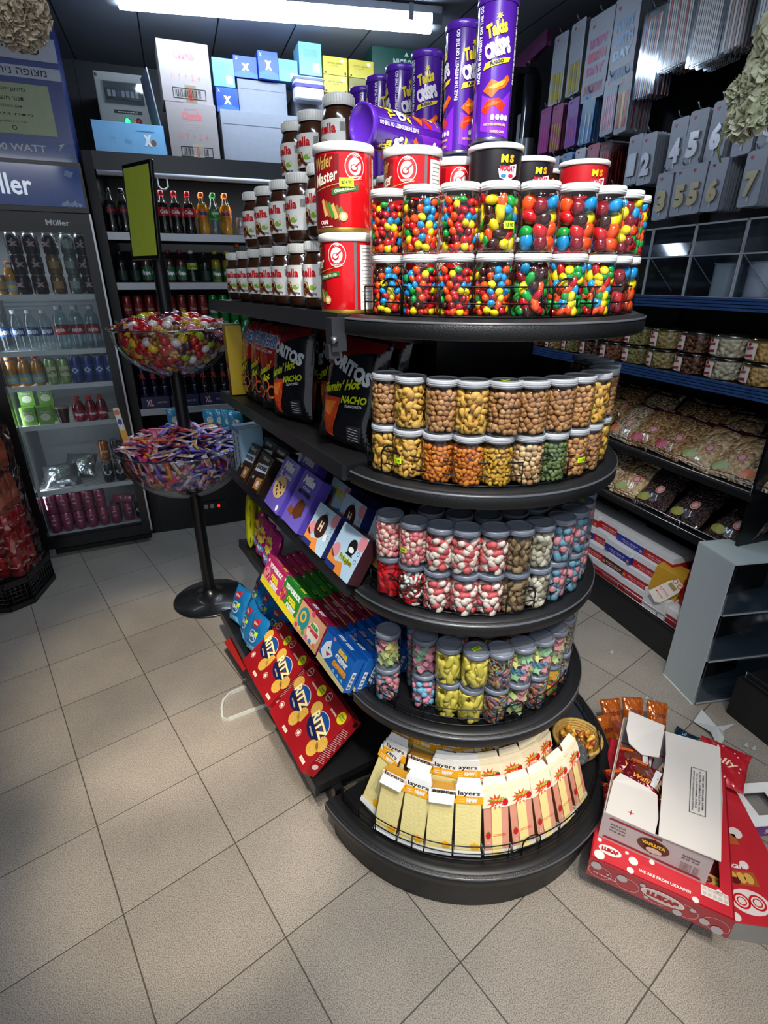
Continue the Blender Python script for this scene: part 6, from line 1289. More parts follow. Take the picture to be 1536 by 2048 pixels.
# bags of nuts on the two wire-edged shelves
def nutbag(key, cols, sc, lab_):
    m = pebbles('bagged_' + key, cols, sc, .3); b_ = m.node_tree.nodes['Principled BSDF']; b_.inputs['Coat Weight'].default_value = .9; b_.inputs['Coat Roughness'].default_value = .12
    MR = mt('#5c1420', .3, .1, .5)
    def art(a, F, w_, h):
        a.rect(F, -w_ * .46, h * .34, w_ * .46, h * .48, MR, 1, ST); a.text(F, 'Nuts', 0, h * .41, w_ * .4, h * .06, WHT, 2, ST, shear=.3)
        a.ell(F, w_ * .1, -h * .12, w_ * .12, w_ * .12, mt('#c8a8a4', .4), 1, ST); a.ring(F, w_ * .1, -h * .12, w_ * .10, w_ * .10, .004, RED, 2, ST)
        a.ell(F, -w_ * .2, -h * .34, w_ * .20, h * .08, mt(lab_, .4), 1, ST); a.rect(F, -w_ * .46, -h * .48, w_ * .46, -h * .44, MR, 1, ST)
    return bag(.185, .25, .06, m, art, hash(key) % 50 if 0 else len(key) * 7, name='nut_bag')
NBG = dict(pale=nutbag('pale', ['#c8b494', '#b09874', '#dccbb0', '#8c6c4c'], 93, '#c8642c'), brown=nutbag('browns', ['#9c7448', '#b08a5c', '#7c5430', '#c8a878'], 90, '#a8283c'), shellz=nutbag('shellzz', ['#c8a87c', '#a8845c', '#d8c09c'], 63, '#8c9c50'), dark=nutbag('darkmix', ['#2c2024', '#3c2c2c', '#1c181c', '#4c3830'], 90, '#8c8c2c'))
NN = dict(pale='pale seeds', brown='brown nuts', shellz='peanuts in shells', dark='dark dried fruit')
for i, (x, k) in enumerate([(.36, 'pale'), (.235, 'shellz'), (.075, 'shellz'), (-.075, 'brown'), (-.21, 'brown'), (-.38, 'pale'), (-.56, 'brown'), (-.74, 'pale')]):
    for j in (0, 1):
        put(('nb', k), NBG[k], at(RF, x + .03 * j + R(.01), .06 + .10 * j, .892 + .035 * j, R(8)) @ Matrix.Rotation(radians(-52 + 8 * j), 4, 'X') @ Matrix.Rotation(radians(R(8)), 4, 'Y'), 'clear bag of %s, %s from right, upper wire-edged shelf, %s' % (NN[k], ORD[i], ('front', 'behind')[j]), 'nut bag', 'bags of nuts on the upper wire-edged shelf')
for i, (x, k) in enumerate([(.30, 'dark'), (.10, 'dark'), (-.09, 'dark'), (-.24, 'shellz'), (-.42, 'pale'), (-.60, 'dark')]):
    put(('nb', k), NBG[k], at(RF, x, .05, .632, R(8)) @ Matrix.Rotation(radians(-48), 4, 'X') @ Matrix.Rotation(radians(R(8)), 4, 'Y'), 'clear bag of %s, %s from right, lower wire-edged shelf' % (NN[k], ORD[i]), 'nut bag', 'bags of nuts on the lower wire-edged shelf')
# boxes on the lowest shelf
def wb(col, name_='Bamba'):
    m = mt(col, .45)
    def fn():
        r = E('sweets_box'); b = MB(); b.box(-.092, .002, 0, .092, .148, .060, m); b.build('box_body', r)
        MB().box(-.095, 0, .040, .095, .15, .069, mt('#cfd2d8', .5)).build('lid', r)
        a = MB(); F = FX((0, .0015, .017), (1, 0, 0), (0, 0, 1)); a.text(F, 'MILKY CREAM', .0, .004, .11, .006, mt('#e8c8c0', .5), 1); a.text(F, 'wafers 24 pcs', .0, -.006, .09, .005, mt('#e8c8c0', .5), 1); a.rect(F, .07, -.010, .086, .004, mt('#b89040', .5), 1); a.build('printed_front', r); return r
    return fn
for x, z, y, c_, lab in [(-.345, 0, .02, 'r', 'bottom box of the left column'), (-.35, 1, .03, 'r', 'second box of the left column'), (-.33, 2, .06, 'r', 'third box of the left column'), (-.20, 0, .02, 'r', 'bottom box of the middle column'), (-.20, 1, .03, 'd', 'half-open in the middle column'), (-.203, 2, .04, 'b', 'blue box third in the middle column'), (-.165, 3, .07, 'b', 'top of the middle column'),
        (-.04, 0, .02, 'r', 'bottom one beside the golden box'), (-.035, 1, .03, 'r', 'second box beside the golden box'), (-.012, 2, .05, 'r', 'third box beside the golden box'), (.01, 3, .07, 'r', 'top box beside the golden box'), (-.34, 3, .09, 'r', 'top box of the left column'),
        (-.50, 0, .03, 'r', 'bottom box partly behind the round shelves'), (-.50, 1, .04, 'r', 'second box partly behind the round shelves'), (-.50, 2, .05, 'b', 'blue box partly behind the round shelves'), (-.50, 3, .07, 'r', 'top box partly behind the round shelves'), (-.70, 0, .04, 'r', 'lone box farthest along the lowest shelf'), (-.70, 1, .05, 'r', 'upper box farthest along the lowest shelf')]:
    col = dict(r='#a81c24', b='#1c2c8c', d='#4c1c1c')[c_]
    put(('wb', c_), wb(col), at(RF, x, y, .168 + z * .0705, R(1.5)), 'white-lidded %s sweets box, lowest wall shelf, %s' % (dict(r='red', b='blue', d='dark brown')[c_], lab), 'sweets box', 'white-lidded boxes on the lowest wall shelf')
o = carton(.14, .14, .10, '#d4d4d4', None, name='cardboard_box')(); o.matrix_basis = at(RF, .10, .015, .168, -3); tag(o, 'plain white box at the front of the lowest wall shelf under the golden box', 'box')
o = carton(.10, .14, .075, '#a81c24', None, name='cardboard_box')(); MB().box(-.052, -.002, .045, .052, .142, .078, mt('#d8d8dc', .5)).build('lid', o); o.matrix_basis = at(RF, .225, .02, .168, 0); tag(o, 'small red box with a white lid next to the display cabinet', 'box')
o = carton(.13, .10, .13, '#b88c28', None, name='cardboard_box')(); o.matrix_basis = at(RF, .115, .03, .272, 20) @ Matrix.Rotation(radians(8), 4, 'Y'); tag(o, 'golden open box holding a white printed card on the lowest wall shelf', 'box')
o = carton(.085, .10, .22, '#9c1018', None, name='cardboard_box')(); o.matrix_basis = at(RF, .21, .08, .250, 4) @ Matrix.Rotation(radians(6), 4, 'Y'); tag(o, 'tall dark red box behind the golden box', 'box')
r = E('printed_card', 'white rounded card with red Hebrew-style print leaning on the golden box', 'card'); r.matrix_basis = at(RF, .135, .005, .30, 20) @ Matrix.Rotation(radians(38), 4, 'Y') @ Matrix.Rotation(radians(-12), 4, 'X')
MB().prism([(-.035, -.04), (.02, -.05), (.035, -.03), (.035, .06), (.02, .10), (-.02, .10), (-.03, .06)], 0, .003, mt('#d8d2c8', .5), T=Matrix.Rotation(radians(90), 4, 'X')).build('card_body', r)
b = MB(); F = FX((0, -.0035, .02), (1, 0, 0), (0, 0, 1)); b.text(F, 'מילקי'[::-1], 0, -.005, .05, .018, RED, 1, rot=0, bold=0); b.text(F, 'שוקולד'[::-1], 0, -.03, .046, .012, RED, 1, bold=0); b.rect(F, -.02, .03, .02, .05, mt('#9c8450', .5), 1); b.ring(F, -.014, .066, .011, .011, .003, RED, 1); b.ring(F, .016, .066, .011, .011, .003, RED, 1); b.build('print', r)

# ------------------------------------------------------------ hooks and hanging packs above the clear bins
HOOKM = mt('#8e949a', .3, .8)
def hook(x, z, L_=.22):
    b = MB(); b.tube([(x, .40, z), (x, .36 - L_, z), (x, .35 - L_ - .02, z + .012), (x, .35 - L_ - .028, z + .028)], .003, HOOKM, 6); b.build('hook', w_)
CARDM = mt('#a4abb8', .45); SILN = mt('#c8ccd0', .15, 1.0); 
def blister(cw, ch, art, card=CARDM):
    def fn():
        r = E('blister_pack'); b = MB(); n = 5; c_ = .010; P = []
        for cx, cz, a0 in ((cw / 2 - c_, -c_, 0), (-cw / 2 + c_, -c_, 90), (-cw / 2 + c_, -ch + c_, 180), (cw / 2 - c_, -ch + c_, 270)):
            for k in range(n): a = radians(a0 + 90 * k / (n - 1)); P.append((cx + c_ * cos(a), cz + c_ * sin(a)))
        b.prism([(x, z) for x, z in P], 0, .0012, card, T=Matrix.Rotation(radians(90), 4, 'X')); b.build('card', r)
        a = MB(); F = FX((0, -.0014, -ch / 2), (1, 0, 0), (0, 0, 1)); art(a, F, cw, ch); a.build('contents', r); return r
    return fn
def heart(a, F, x, y, s):
    RD = mt('#c02430', .4); a.ell(F, x - s * .4, y + s * .2, s * .5, s * .5, RD, 2, n=10); a.ell(F, x + s * .4, y + s * .2, s * .5, s * .5, RD, 2, n=10); a.poly(F, [(x - s * .85, y), (x + s * .85, y), (x, y - s)], RD, 2)
def numart(d_, gold=False):
    m = mt('#d8cca4', .25, .2) if gold else mt('#e4e8ee', .22, .2)
    def art(a, F, w_, h):
        heart(a, F, -w_ * .22, h * .38, .008)
        for k, l in enumerate((6, 9, 12, 15)): a.text(F, d_, .0008 if not k else 0, -h * .10 - (0 if k else .001), w_ * .60, h * .46, m if k else mt('#44484e', .4), l, bold=.09 - .012 * k)
        a.rect(F, -.003, -h * .42, .003, -h * .32, mt('#d8d8d8', .4), 6)
    return art
def tall(cols, n, sh=(.10, .86), top=None, tcol='#c02430'):
    def art(a, F, w_, h):
        for k in range(n): x = -w_ * .40 + w_ * .80 * (k + .5) / n; a.rect(F, x - w_ * .28 / n, -h * .5 + h * sh[0] * .3, x + w_ * .28 / n, -h * .5 + h * sh[1], mt(cols[k % len(cols)], .35), 2 + k % 2)
        heart(a, F, -w_ * .2, h * .42, .008); a.rect(F, -w_ * .46, -h * .48, w_ * .46, h * .40, clear('#ffffff', 1.1, .1, .06), 7)
        if top: a.text(F, top, 0, h * .40, w_ * .5, h * .04, mt(tcol, .4), 3)
    return art
def letters(c1, c2):
    def art(a, F, w_, h):
        heart(a, F, -w_ * .3, h * .38, .010)
        for j, t in enumerate(('HAPPY', 'BIRTH', 'DAY')): a.text(F, t, 0, h * .18 - j * h * .16, w_ * .72, h * .11, mt(c1 if j % 2 else c2, .35), 3, bold=.06)
        for k in range(14): x = -w_ * .36 + k * w_ * .055; a.rect(F, x, -h * .42, x + w_ * .02, -h * .30, mt(c1, .4), 2)
    return art
def hang(key, cw, ch, art, x, ztop, n, step, names, cat, grp, card=CARDM, y0=.135, sticker=False):
    hook(x, ztop + .002, .40 - y0 - .06)
    for k in range(n):
        put(('bl', key), blister(cw, ch, art, card), at(RF, x + R(.002), y0 + k * step, ztop + .006, R(2.5)) @ Matrix.Rotation(radians(R(2)), 4, 'Y'), names + (', front of its hook' if k == 0 else ', behind the front pack'), cat, grp)
random.seed(31)
NW = dict(zip('012345678', 'zero one two three four five six seven eight'.split()))
for d_, x, z, n in [('1', -.655, 2.215, 3), ('2', -.575, 2.205, 9), ('4', -.415, 2.225, 5), ('5', -.322, 2.232, 6), ('6', -.213, 2.238, 7), ('7', -.098, 2.235, 8), ('8', .01, 2.24, 6)]:
    hang('n' + d_, .086, .195, numart(d_), x, z, n, .016, 'silver number %s candle pack, upper number row' % NW[d_], 'candle pack', 'silver number %s candle packs, upper row' % NW[d_])
for d_, x, z, n in [('3', -.44, 2.038, 4), ('5', -.345, 2.045, 4), ('5', -.27, 2.045, 3), ('6', -.178, 2.045, 8), ('7', -.02, 2.045, 7)]:
    hang('g' + d_, .084, .18, numart(d_, True), x, z, n, .016, 'gold number %s candle pack%s, lower number row' % (NW[d_], ' on the left hook' if x == -.345 else ' on the right hook' if x == -.27 else ''), 'candle pack', 'gold number %s candle packs%s, lower row' % (NW[d_], ' on the right hook' if x == -.27 else ''))
hang('cand1', .090, .225, tall(['#e08ca8', '#f0b0c0'], 6, (.3, .7)), -.885, 2.482, 4, .017, 'pale card with short pink candles', 'candle pack', 'pink candle packs')
hang('cand2', .085, .225, tall(['#c0505c', '#e8c8b0'], 3, (.3, .7)), -.785, 2.470, 9, .016, 'pale card with red and cream candles', 'candle pack', 'red candle packs')
hang('yel', .115, .30, tall(['#c8b42c', '#b09c20'], 5, (.1, .45)), -1.33, 2.785, 5, .02, 'pale card with yellow candles', 'candle pack', 'yellow candle packs')
hang('yel', .115, .30, tall(['#c8b42c', '#b09c20'], 5, (.1, .45)), -1.19, 2.79, 5, .02, 'second hook of pale cards with yellow candles', 'candle pack', 'yellow candle packs, second hook')
hang('pinkL', .185, .335, letters('#c84c7c', '#b85c94'), -1.015, 2.765, 4, .02, 'large card of pink birthday letter candles', 'candle pack', 'pink letter candle cards')
hang('bluL', .165, .335, letters('#4c8cc8', '#6ca4d4'), -.845, 2.775, 4, .02, 'large card of blue birthday letter candles', 'candle pack', 'blue letter candle cards')
hang('penc', .12, .30, tall(['#2c68b8', '#c8282c', '#e8ecf0', '#3c90c8', '#d8b040'], 8, (.02, .92), 'straws'), -.665, 2.655, 6, .02, 'pack of long blue, red and white striped straws', 'straw pack', 'striped straw packs', clear('#e8eef2', 1.1, .1, .12))
hang('wp1', .16, .27, tall(['#dcdcd8', '#c84048', '#e4e4e0', '#d8d8d4'], 12, (.02, .92), 'party'), -.525, 2.69, 7, .02, 'pack of white candles printed with red letters', 'candle pack', 'white candle packs with red letters', clear('#e8eef2', 1.1, .1, .12))
hang('wp2', .15, .27, tall(['#e0e0dc', '#d4d4d0'], 12, (.02, .92), 'plain'), -.365, 2.66, 7, .02, 'pack of plain white candles', 'candle pack', 'plain white candle packs', clear('#e8eef2', 1.1, .1, .12))
hang('wp3', .10, .25, tall(['#d8d8d4', '#b08880'], 6, (.02, .92)), -.245, 2.645, 6, .02, 'pack of white and rose candles', 'candle pack', 'white and rose candle packs', clear('#e8eef2', 1.1, .1, .12))
hang('wp4', .14, .23, tall(['#d4d8dc', '#e4e4e4'], 9, (.02, .8), 'sale'), -.10, 2.64, 6, .02, 'pack of silver-white candles with a bright price tag', 'candle pack', 'silver-white candle packs', clear('#e8eef2', 1.1, .1, .12))
o = MB().rect(FX((0, 0, 0), (1, 0, 0), (0, 0, 1)), -.022, -.016, .022, .016, PRICE, 1).rect(FX((0, 0.001, 0), (-1, 0, 0), (0, 0, 1)), -.022, -.016, .022, .016, PRICE, 1).build('price_tag'); o.matrix_basis = at(RF, -.10, .131, 2.56, 0, 0, 12); tag(o, 'bright yellow price tag stuck on the silver-white candle pack', 'price tag')
for key, cols, x, z, n_, lab in [('mag', ['#b02c8c', '#c84ca0'], -1.40, 2.485, 4, 'magenta candle pack'), ('mag2', ['#c8b42c', '#b0308c'], -1.29, 2.475, 4, 'magenta and yellow candle pack'), ('pur', ['#8c5ccc', '#d85ca8'], -1.16, 2.47, 4, 'violet and pink candle pack'), ('blu', ['#2c78c8', '#78b4e0', '#e0e8f0'], -1.03, 2.46, 6, 'blue striped candle pack')]:
    hang(key, .095, .21, tall(cols, 7, (.1, .6)), x, z, n_, .018, lab + ' in the middle row', 'candle pack', lab + 's, middle row', mt({'mag': '#8c3c84', 'mag2': '#9c4c7c', 'pur': '#8c6cb4', 'blu': '#5c94c8'}[key], .4))
for i, (x, cc) in enumerate([(-1.38, '#5c84b4'), (-1.27, '#c8ccd4'), (-1.16, '#7ca0c8'), (-1.05, '#c8ccd4'), (-.95, '#b86878')]):
    hang('lo%d' % i, .085, .20, tall([['#2c68b8'], ['#c82c5c'], ['#3c90c8'], ['#b8b8bc'], ['#d83c5c']][i], 6, (.2, .6)), x, 2.235, 5, .018, 'small candle card low beside the numbers, %s hook from the left' % ORD[i], 'candle pack', 'small candle cards on the %s low hook' % ORD[i], mt(cc, .45))
hang('rose', .075, .20, tall(['#b8484c'], 4, (.1, .8)), -.86, 2.23, 8, .016, 'slim clear pack of red candles next to the number packs', 'candle pack', 'slim red candle packs', clear('#e8dcdc', 1.1, .1, .12))
hang('loww', .085, .17, numart('0'), -.76, 2.03, 4, .016, 'silver number zero candle pack below the number one', 'candle pack', 'silver number zero packs')
# foil rolls standing at the far end
for i, x in enumerate((-1.62, -1.72)):
    r = E('foil_roll', ['tall dark glossy film roll hanging at the left end of the hooks', 'second dark film roll behind the first'][i], 'roll'); r.matrix_basis = at(RF, x, .16 + .08 * i, 2.17)
    MB().lathe([(.045, 0), (.046, .01), (.046, .52), (.02, .56)], mt('#1c1e24', .12, .3, .8, .1, 10, .3, 12), 24).build('film', r)
    MB().lathe([(.0465, .12), (.047, .13), (.0465, .22)], mt('#8c9096', .25, .4), 24, cap=False).build('label_band', r)
r = E('magenta_bunting', 'folded magenta foil banner hanging at the top left of the hooks', 'banner'); r.matrix_basis = at(RF, -1.62, .10, 2.79)
b = MB(); b.prism([(-.14, 0), (.22, .04), (.22, -.03), (0, -.06), (-.14, -.025)], -.02, .01, mt('#6c2c5c', .2, .2, .6), T=Matrix.Rotation(radians(90), 4, 'X')); b.build('folded_foil', r)
MB().box(-1.98, .30, 1.9, -1.86, .32, 2.6, mt('#9a9ea6', .4)).build('cardboard_strip').matrix_basis = RF
tag(bpy.data.objects['cardboard_strip'], 'narrow pale grey panel between the purple tubes and the hanging packs', 'panel')

# ------------------------------------------------------------ white display cabinet and the next bay
c = E('display_cabinet', 'white three-compartment countertop cabinet with clear doors standing on the floor by the wall shelving', 'display cabinet')
ax = Vector((1.604 - 1.284, 1.743 - 1.691, 0)).normalized(); CA = math.atan2(ax.y, ax.x)
c.matrix_basis = Matrix.Translation((1.284, 1.691, 0)) @ Matrix.Rotation(CA, 4, 'Z')
WG = mt('#a9b2b6', .35, 0, .2, .03); H_ = .662; CWd, CD = .345, .185
b = MB(); b.box(0, 0, 0, .006, CD, H_, WG).box(CWd - .006, 0, 0, CWd, CD, H_, WG).box(.006, CD - .005, 0, CWd - .006, CD, H_, WG).box(0, -.004, H_, CWd, CD, H_ + .006, mt('#b4c0c0', .3, 0, .3, .03)).box(.006, 0, 0, CWd - .006, CD, .006, WG); b.build('cabinet_body', c)
for z in (.215, .435): MB().box(.006, .004, z, CWd - .006, CD, z + .006, WG).build('shelf', c)
for z0, z1 in ((.008, .213), (.223, .433), (.443, .658)):
    b = MB(); b.box(.008, -.010, z0, CWd - .008, -.006, z1, clear('#c4ccd4', .9, .12, .10)); dd = b.build('clear_door', c)
    b = MB(); b.box(.008, -.012, z0, CWd - .008, -.006, z0 + .006, mt('#9aa4a8', .3)); b.build('door_edge', dd)
MB().box(-.002, -.006, -.0, .0, CD, .004, WHT).build('edge_trim', c)
k = E('low_display_rack', 'black low rack of the next wall bay at the right edge', 'rack'); k.matrix_basis = RF
MB().box(.58, -.02, 0, 1.6, .42, .185, BLK).build('base', k)
b = MB()
for zz in (.195, .222): b.tube([(.60, -.01, zz), (1.6, -.01, zz)], .0025, STEEL, 6)
for x in (.60, .80, 1.0, 1.2): b.tube([(x, -.01, .185), (x, -.01, .222)], .0025, STEEL, 6)
b.build('wire_edge', k); MB().box(.58, .42, 0, 1.6, .44, 1.6, BLKG).build('back_panel', k)
o = MB().box(.50, .10, .70, .56, .42, .98, WG).build('shelf_end'); o.parent = k
for i, x in enumerate((.68, .84, 1.0)): put(('nb', 'darkbag'), bag(.16, .20, .09, mt('#101014', .15, .2, .8, .1, 20, .4, 30), None, 41, name='nut_bag'), at(RF, x, .12, .19, R(10)) @ Matrix.Rotation(radians(-35), 4, 'X'), 'shiny black refuse-style bag on the black base at the right edge, %s from the left' % ORD[i], 'bag', 'shiny black bags at the right edge')

# ------------------------------------------------------------ cartons and litter on the floor at the right
LR = mt('#c22834', .35, 0, .4, .05); LD = mt('#9c2430', .35, 0, .4, .05); LW = mt('#e4dcd8', .4); LG = mt('#8e8c8a', .5)
r = E('wafer_carton', 'red carton with white dots and large white lettering, lying under the white torn box', 'carton')
fx = Vector((.850 - .561, .785 - .938, 0)); ang = math.atan2(fx.y, fx.x); Lx = fx.length
r.matrix_basis = Matrix.Translation((.572, .955, .085)) @ Matrix.Rotation(ang, 4, 'Z') @ Matrix.Rotation(radians(1), 4, 'X')
Lc, Dc, Hc = .345, .46, .072
b = MB(); b.box(0, 0, 0, Lc, Dc, .004, LD).box(0, 0, .004, .004, Dc, Hc, LR).box(Lc - .004, 0, .004, Lc, Dc, Hc, LR).box(.004, Dc - .004, .004, Lc - .004, Dc, Hc, LR).box(0, -.003, 0, Lc, .004, Hc, LD); b.box(0, 0, Hc - .003, Lc, .072, Hc, LR); b.box(0, .072, Hc - .003, .03, Dc, Hc, LR); b.box(Lc - .03, .072, Hc - .003, Lc, Dc, Hc, LR); b.build('carton_body', r)
a = MB(); F = FX((Lc / 2, -.0035, Hc / 2), (1, 0, 0), (0, 0, 1)); T_ = FX((Lc / 2, .036, Hc + .0003), (1, 0, 0), (0, 1, 0))
a.ell(F, .015, .004, .052, .021, LW, 2, n=24); a.ell(F, .015, .004, .049, .0185, mt('#c8bcb8', .4), 3, n=24); a.text(F, 'LUKAS', .015, .004, .076, .019, mt('#a01c28', .4), 4, bold=.10)
for x, y, q in [(-.152, .016, .014), (-.085, .010, .013), (-.035, .020, .007), (.085, .010, .007), (.055, -.024, .011), (.115, -.012, .012), (.145, -.022, .024), (-.12, .0, .004), (-.02, -.02, .006)]: 
    if abs(y) + q > Hc / 2: q = Hc / 2 - abs(y)
    a.ell(F, x, y, q, q, mt('#b4aeb0', .4), 2, n=18)
for k in range(5): a.ring(F, -.14 + k * .07, -.005, .030, .024, .0008, LW, 1)
a.text(F, 'IN THE BOX', -.125, -.012, .06, .005, LW, 2)
a.ell(T_, -.125, .004, .030, .014, LW, 2, n=24); a.text(T_, 'LUKAS', -.125, .004, .044, .013, mt('#a01c28', .4), 3, bold=.10); a.text(T_, 'WE ARE FROM UKRAINE!', .012, -.014, .125, .0085, LW, 3, bold=.03)
for x, y, q in [(-.083, .020, .005), (-.065, .004, .012), (-.07, -.026, .009), (.085, -.028, .008), (.098, -.016, .0), (.14, .02, .008), (-.155, .025, .006), (-.15, -.02, .014), (-.02, .024, .007)]: a.ell(T_, x, y, q, q, LW, 2, n=16)
a.rect(T_, .098, -.006, .160, .022, LW, 2)
for k in range(5):
    a.rect(T_, .101 + k * .012, -.003, .110 + k * .012, .007, mt('#c8b8b4', .5), 3); a.rect(T_, .101 + k * .012, .010, .110 + k * .012, .019, mt('#c8b8b4', .5), 3)
a.build('printed_faces', r)
# wafers showing inside
for i in range(7):
    b = MB() if 0 else None
def wafer_fn():
    r = E('wafer_biscuit'); b = MB(); T = Matrix.Rotation(radians(90), 4, 'Y')
    for k in range(4): b.tube([(-.035, .008 * k - .012, .004 * (k % 2)), (0, .008 * k - .012 + .006, .010), (.035, .008 * k - .012, .004 * (k % 2))], .005, mt('#c8a050', .6, 0, 0, .15), 6)
    b.build('twisted_wafer', r); b = MB(); b.ball((0, 0, .014), (.014, .010, .006), mt('#6c1c24', .3), None, 10, 5); b.build('jam_filling', r); return r
for i, (x, y) in enumerate([(.07, .10), (.15, .09), (.22, .10), (.29, .10)]): put('wafer', wafer_fn, r.matrix_basis @ Matrix.Translation((x, y, .035)) @ Matrix.Rotation(R(.6), 4, 'Z'), 'twisted golden wafer with dark jam in the red carton, %s from the left' % ORD[i], 'wafer', 'wafers in the red carton')
# grey carton under it
o = MB().rbox(0, 0, 0, .22, .30, .082, mt('#8a8886', .6), .003).build('cardboard_box'); o.matrix_basis = Matrix.Translation((.685, .96, 0)) @ Matrix.Rotation(ang + .05, 4, 'Z'); tag(o, 'grey cardboard box on the floor under the red dotted carton', 'box')
# second red carton at the right
r = E('wafer_carton', 'red dotted carton with a round twin logo, at the right edge', 'carton')
r.matrix_basis = Matrix.Translation((.915, .835, 0)) @ Matrix.Rotation(radians(-8), 4, 'Z'); L2, D2, H2 = .13, .46, .078
b = MB(); b.box(0, 0, 0, L2, D2, H2 - .004, LG).box(-.001, -.001, H2 - .004, L2 + .06, D2, H2, LR).box(L2, 0, 0, L2 + .06, D2, H2 - .004, LG); b.build('carton_body', r)
a = MB(); T_ = FX((.0, .0, H2 + .0003), (1, 0, 0), (0, 1, 0)); a.ell(T_, .068, .055, .050, .034, LW, 2, n=24)
for q in (-.020, .020): a.ring(T_, .068 + q, .055, .021, .021, .005, RED, 3); a.ring(T_, .068 + q, .055, .012, .012, .003, RED, 3)
for x, y, q in [(.02, .20, .022), (.05, .30, .026), (.10, .16, .012), (.02, .40, .020), (.12, .26, .018), (.015, .012, .012), (.12, .015, .010)]: a.ell(T_, x, y, q, q, LW, 2, n=16)
a.rect(T_, .02, .10, .115, .14, mt('#a85c24', .4, 0, .4), 2); a.text(T_, 'Wulkant', .06, .155, .09, .018, WHT, 4, shear=.3)
for k in range(4): a.ell(T_, .035 + k * .02, .12, .012, .016, mt('#d8a850', .5), 3, n=10)
a.ell(T_, .055, .11, .014, .010, mt('#5c1c1c', .3), 5, n=10); a.rect(T_, .02, .22, .115, .255, mt('#b85c30', .4), 2); a.build('printed_lid', r)
# white torn box on top
r = E('torn_white_box', 'torn-open white cardboard box of chocolate wafers on top of the red dotted carton', 'box')
fl, fr_ = Vector((.622, 1.014, 0)), Vector((.855, .880, 0)); d_ = fr_ - fl; an = math.atan2(d_.y, d_.x); Lb = d_.length; Db = .405; Hb = .098
r.matrix_basis = Matrix.Translation((.615, 1.012, .158)) @ Matrix.Rotation(an, 4, 'Z')
WB2 = mt('#b4abac', .6, 0, 0, .05); WT = mt('#d3cfcb', .6, 0, 0, .04, 8); KR = mt('#9c8468', .7, 0, 0, .1)
b = MB(); b.box(0, 0, 0, Lb, Db, .003, WB2).box(0, 0, .003, .003, Db, Hb, WB2).box(Lb - .003, 0, .003, Lb, Db, Hb, WB2).box(.003, Db - .003, .003, Lb - .003, Db, Hb, WB2).box(.003, 0, .003, Lb - .003, .003, Hb, WB2)
b.box(.004, .004, .004, .007, Db - .004, Hb - .002, KR); b.build('box_body', r)
b = MB(); z = Hb + .001
def sheet(b, pts, z0, z1, m, dz=None):
    n = len(pts); vs_ = [(p[0], p[1], z0 + (p[2] if len(p) > 2 else 0)) for p in pts] + [(p[0], p[1], z1 + (p[2] if len(p) > 2 else 0)) for p in pts]
    b.add(vs_, [tuple(range(n - 1, -1, -1)), tuple(range(n, 2 * n))] + [(i, (i + 1) % n, n + (i + 1) % n, n + i) for i in range(n)], m)
sheet(b, [(.138, -.004, .002), (Lb + .012, -.006, .010), (Lb + .016, .20, .016), (Lb + .012, Db, .012), (.128, Db - .004, .002), (.136, .30, .001), (.134, .2, .003)], z, z + .003, WT); b.build('right_flap', r)
b = MB(); sheet(b, [(.004, .0, .0), (.130, -.002, 0), (.134, .05, .0), (.126, .135, -.004), (.10, .142, .001), (.06, .150, .001), (.022, .158, .0), (.008, .12, .0)], z, z + .003, WT); b.build('front_flap', r)
b = MB(); sheet(b, [(.012, Db, .030), (.122, Db - .002, .022), (.120, .32, .014), (.118, .275, .004), (.07, .262, .002), (.03, .285, .006), (.014, .33, .018)], z, z + .003, WT); b.build('rear_flap', r)
b = MB()
for k in range(9): x = .118 + .004 * (k % 3); b.add([(x, .15 + k * .012, Hb + .004), (x + .012, .155 + k * .012, Hb - .01 - .004 * (k % 2)), (x + .004, .163 + k * .012, Hb + .008)], [(0, 1, 2)], KR)
b.build('torn_edge', r)
a = MB(); F = FX((Lb / 2, -.0004, Hb / 2), (1, 0, 0), (0, 0, 1)); DRD = mt('#8c2430', .4); BR = mt('#4c2c18', .4)
a.poly(F, [(-Lb * .44, Hb * .36), (-Lb * .42, Hb * .44), (Lb * .06, Hb * .44), (Lb * .06, Hb * .36)], DRD, 1); a.poly(F, [(-Lb * .46, -Hb * .42), (-Lb * .44, -Hb * .34), (Lb * .44, -Hb * .34), (Lb * .46, -Hb * .42)], DRD, 1)
a.ell(F, .0, .004, .040, .026, BR, 2, n=22); a.star(F, .0, .004, .020, .030, 8, BR, 2); a.text(F, 'VAFLUTA', .0, .010, .060, .012, mt('#e8b42c', .4), 3, bold=.08); a.ell(F, .004, -.010, .020, .010, mt('#c8b8a8', .4), 3)
for k, t in enumerate(('МАСА', 'NETTO 2,5 KG', 'КОД 48100')): a.text(F, t, -.090, .020 - k * .012, .040, .006, INK, 2)
for k, t in enumerate(('SKLADNIKI', 'KG 2,5')): a.text(F, t, .088, .022 - k * .010, .040, .006, INK, 2)
for k in range(6): a.text(F, 'wafers ean', .090, -.004 - k * .005, .045, .003, BR, 2)
a.build('front_print', r)
a = MB(); T_ = FX((0, 0, z + .0045), (1, 0, 0), (0, 1, 0)); T3 = lambda x, y, l: Vector((x, y, z + .0035 + .012 * min(1, max(0, (x - .135) / .12)) + .0005 * l))
a.rect(T_, .058, .030, .074, .0318, RED, 2); a.rect(T_, .0651, .023, .0669, .039, RED, 2)
a.T = Matrix()
x0, x1, y0, y1 = .205, .245, .11, .28
for q in ((x0, y0, x1, y0 + .0014), (x0, y1 - .0014, x1, y1), (x0, y0, x0 + .0014, y1), (x1 - .0014, y0, x1, y1)): a.rect(T3, *q, INK, 3, .03)
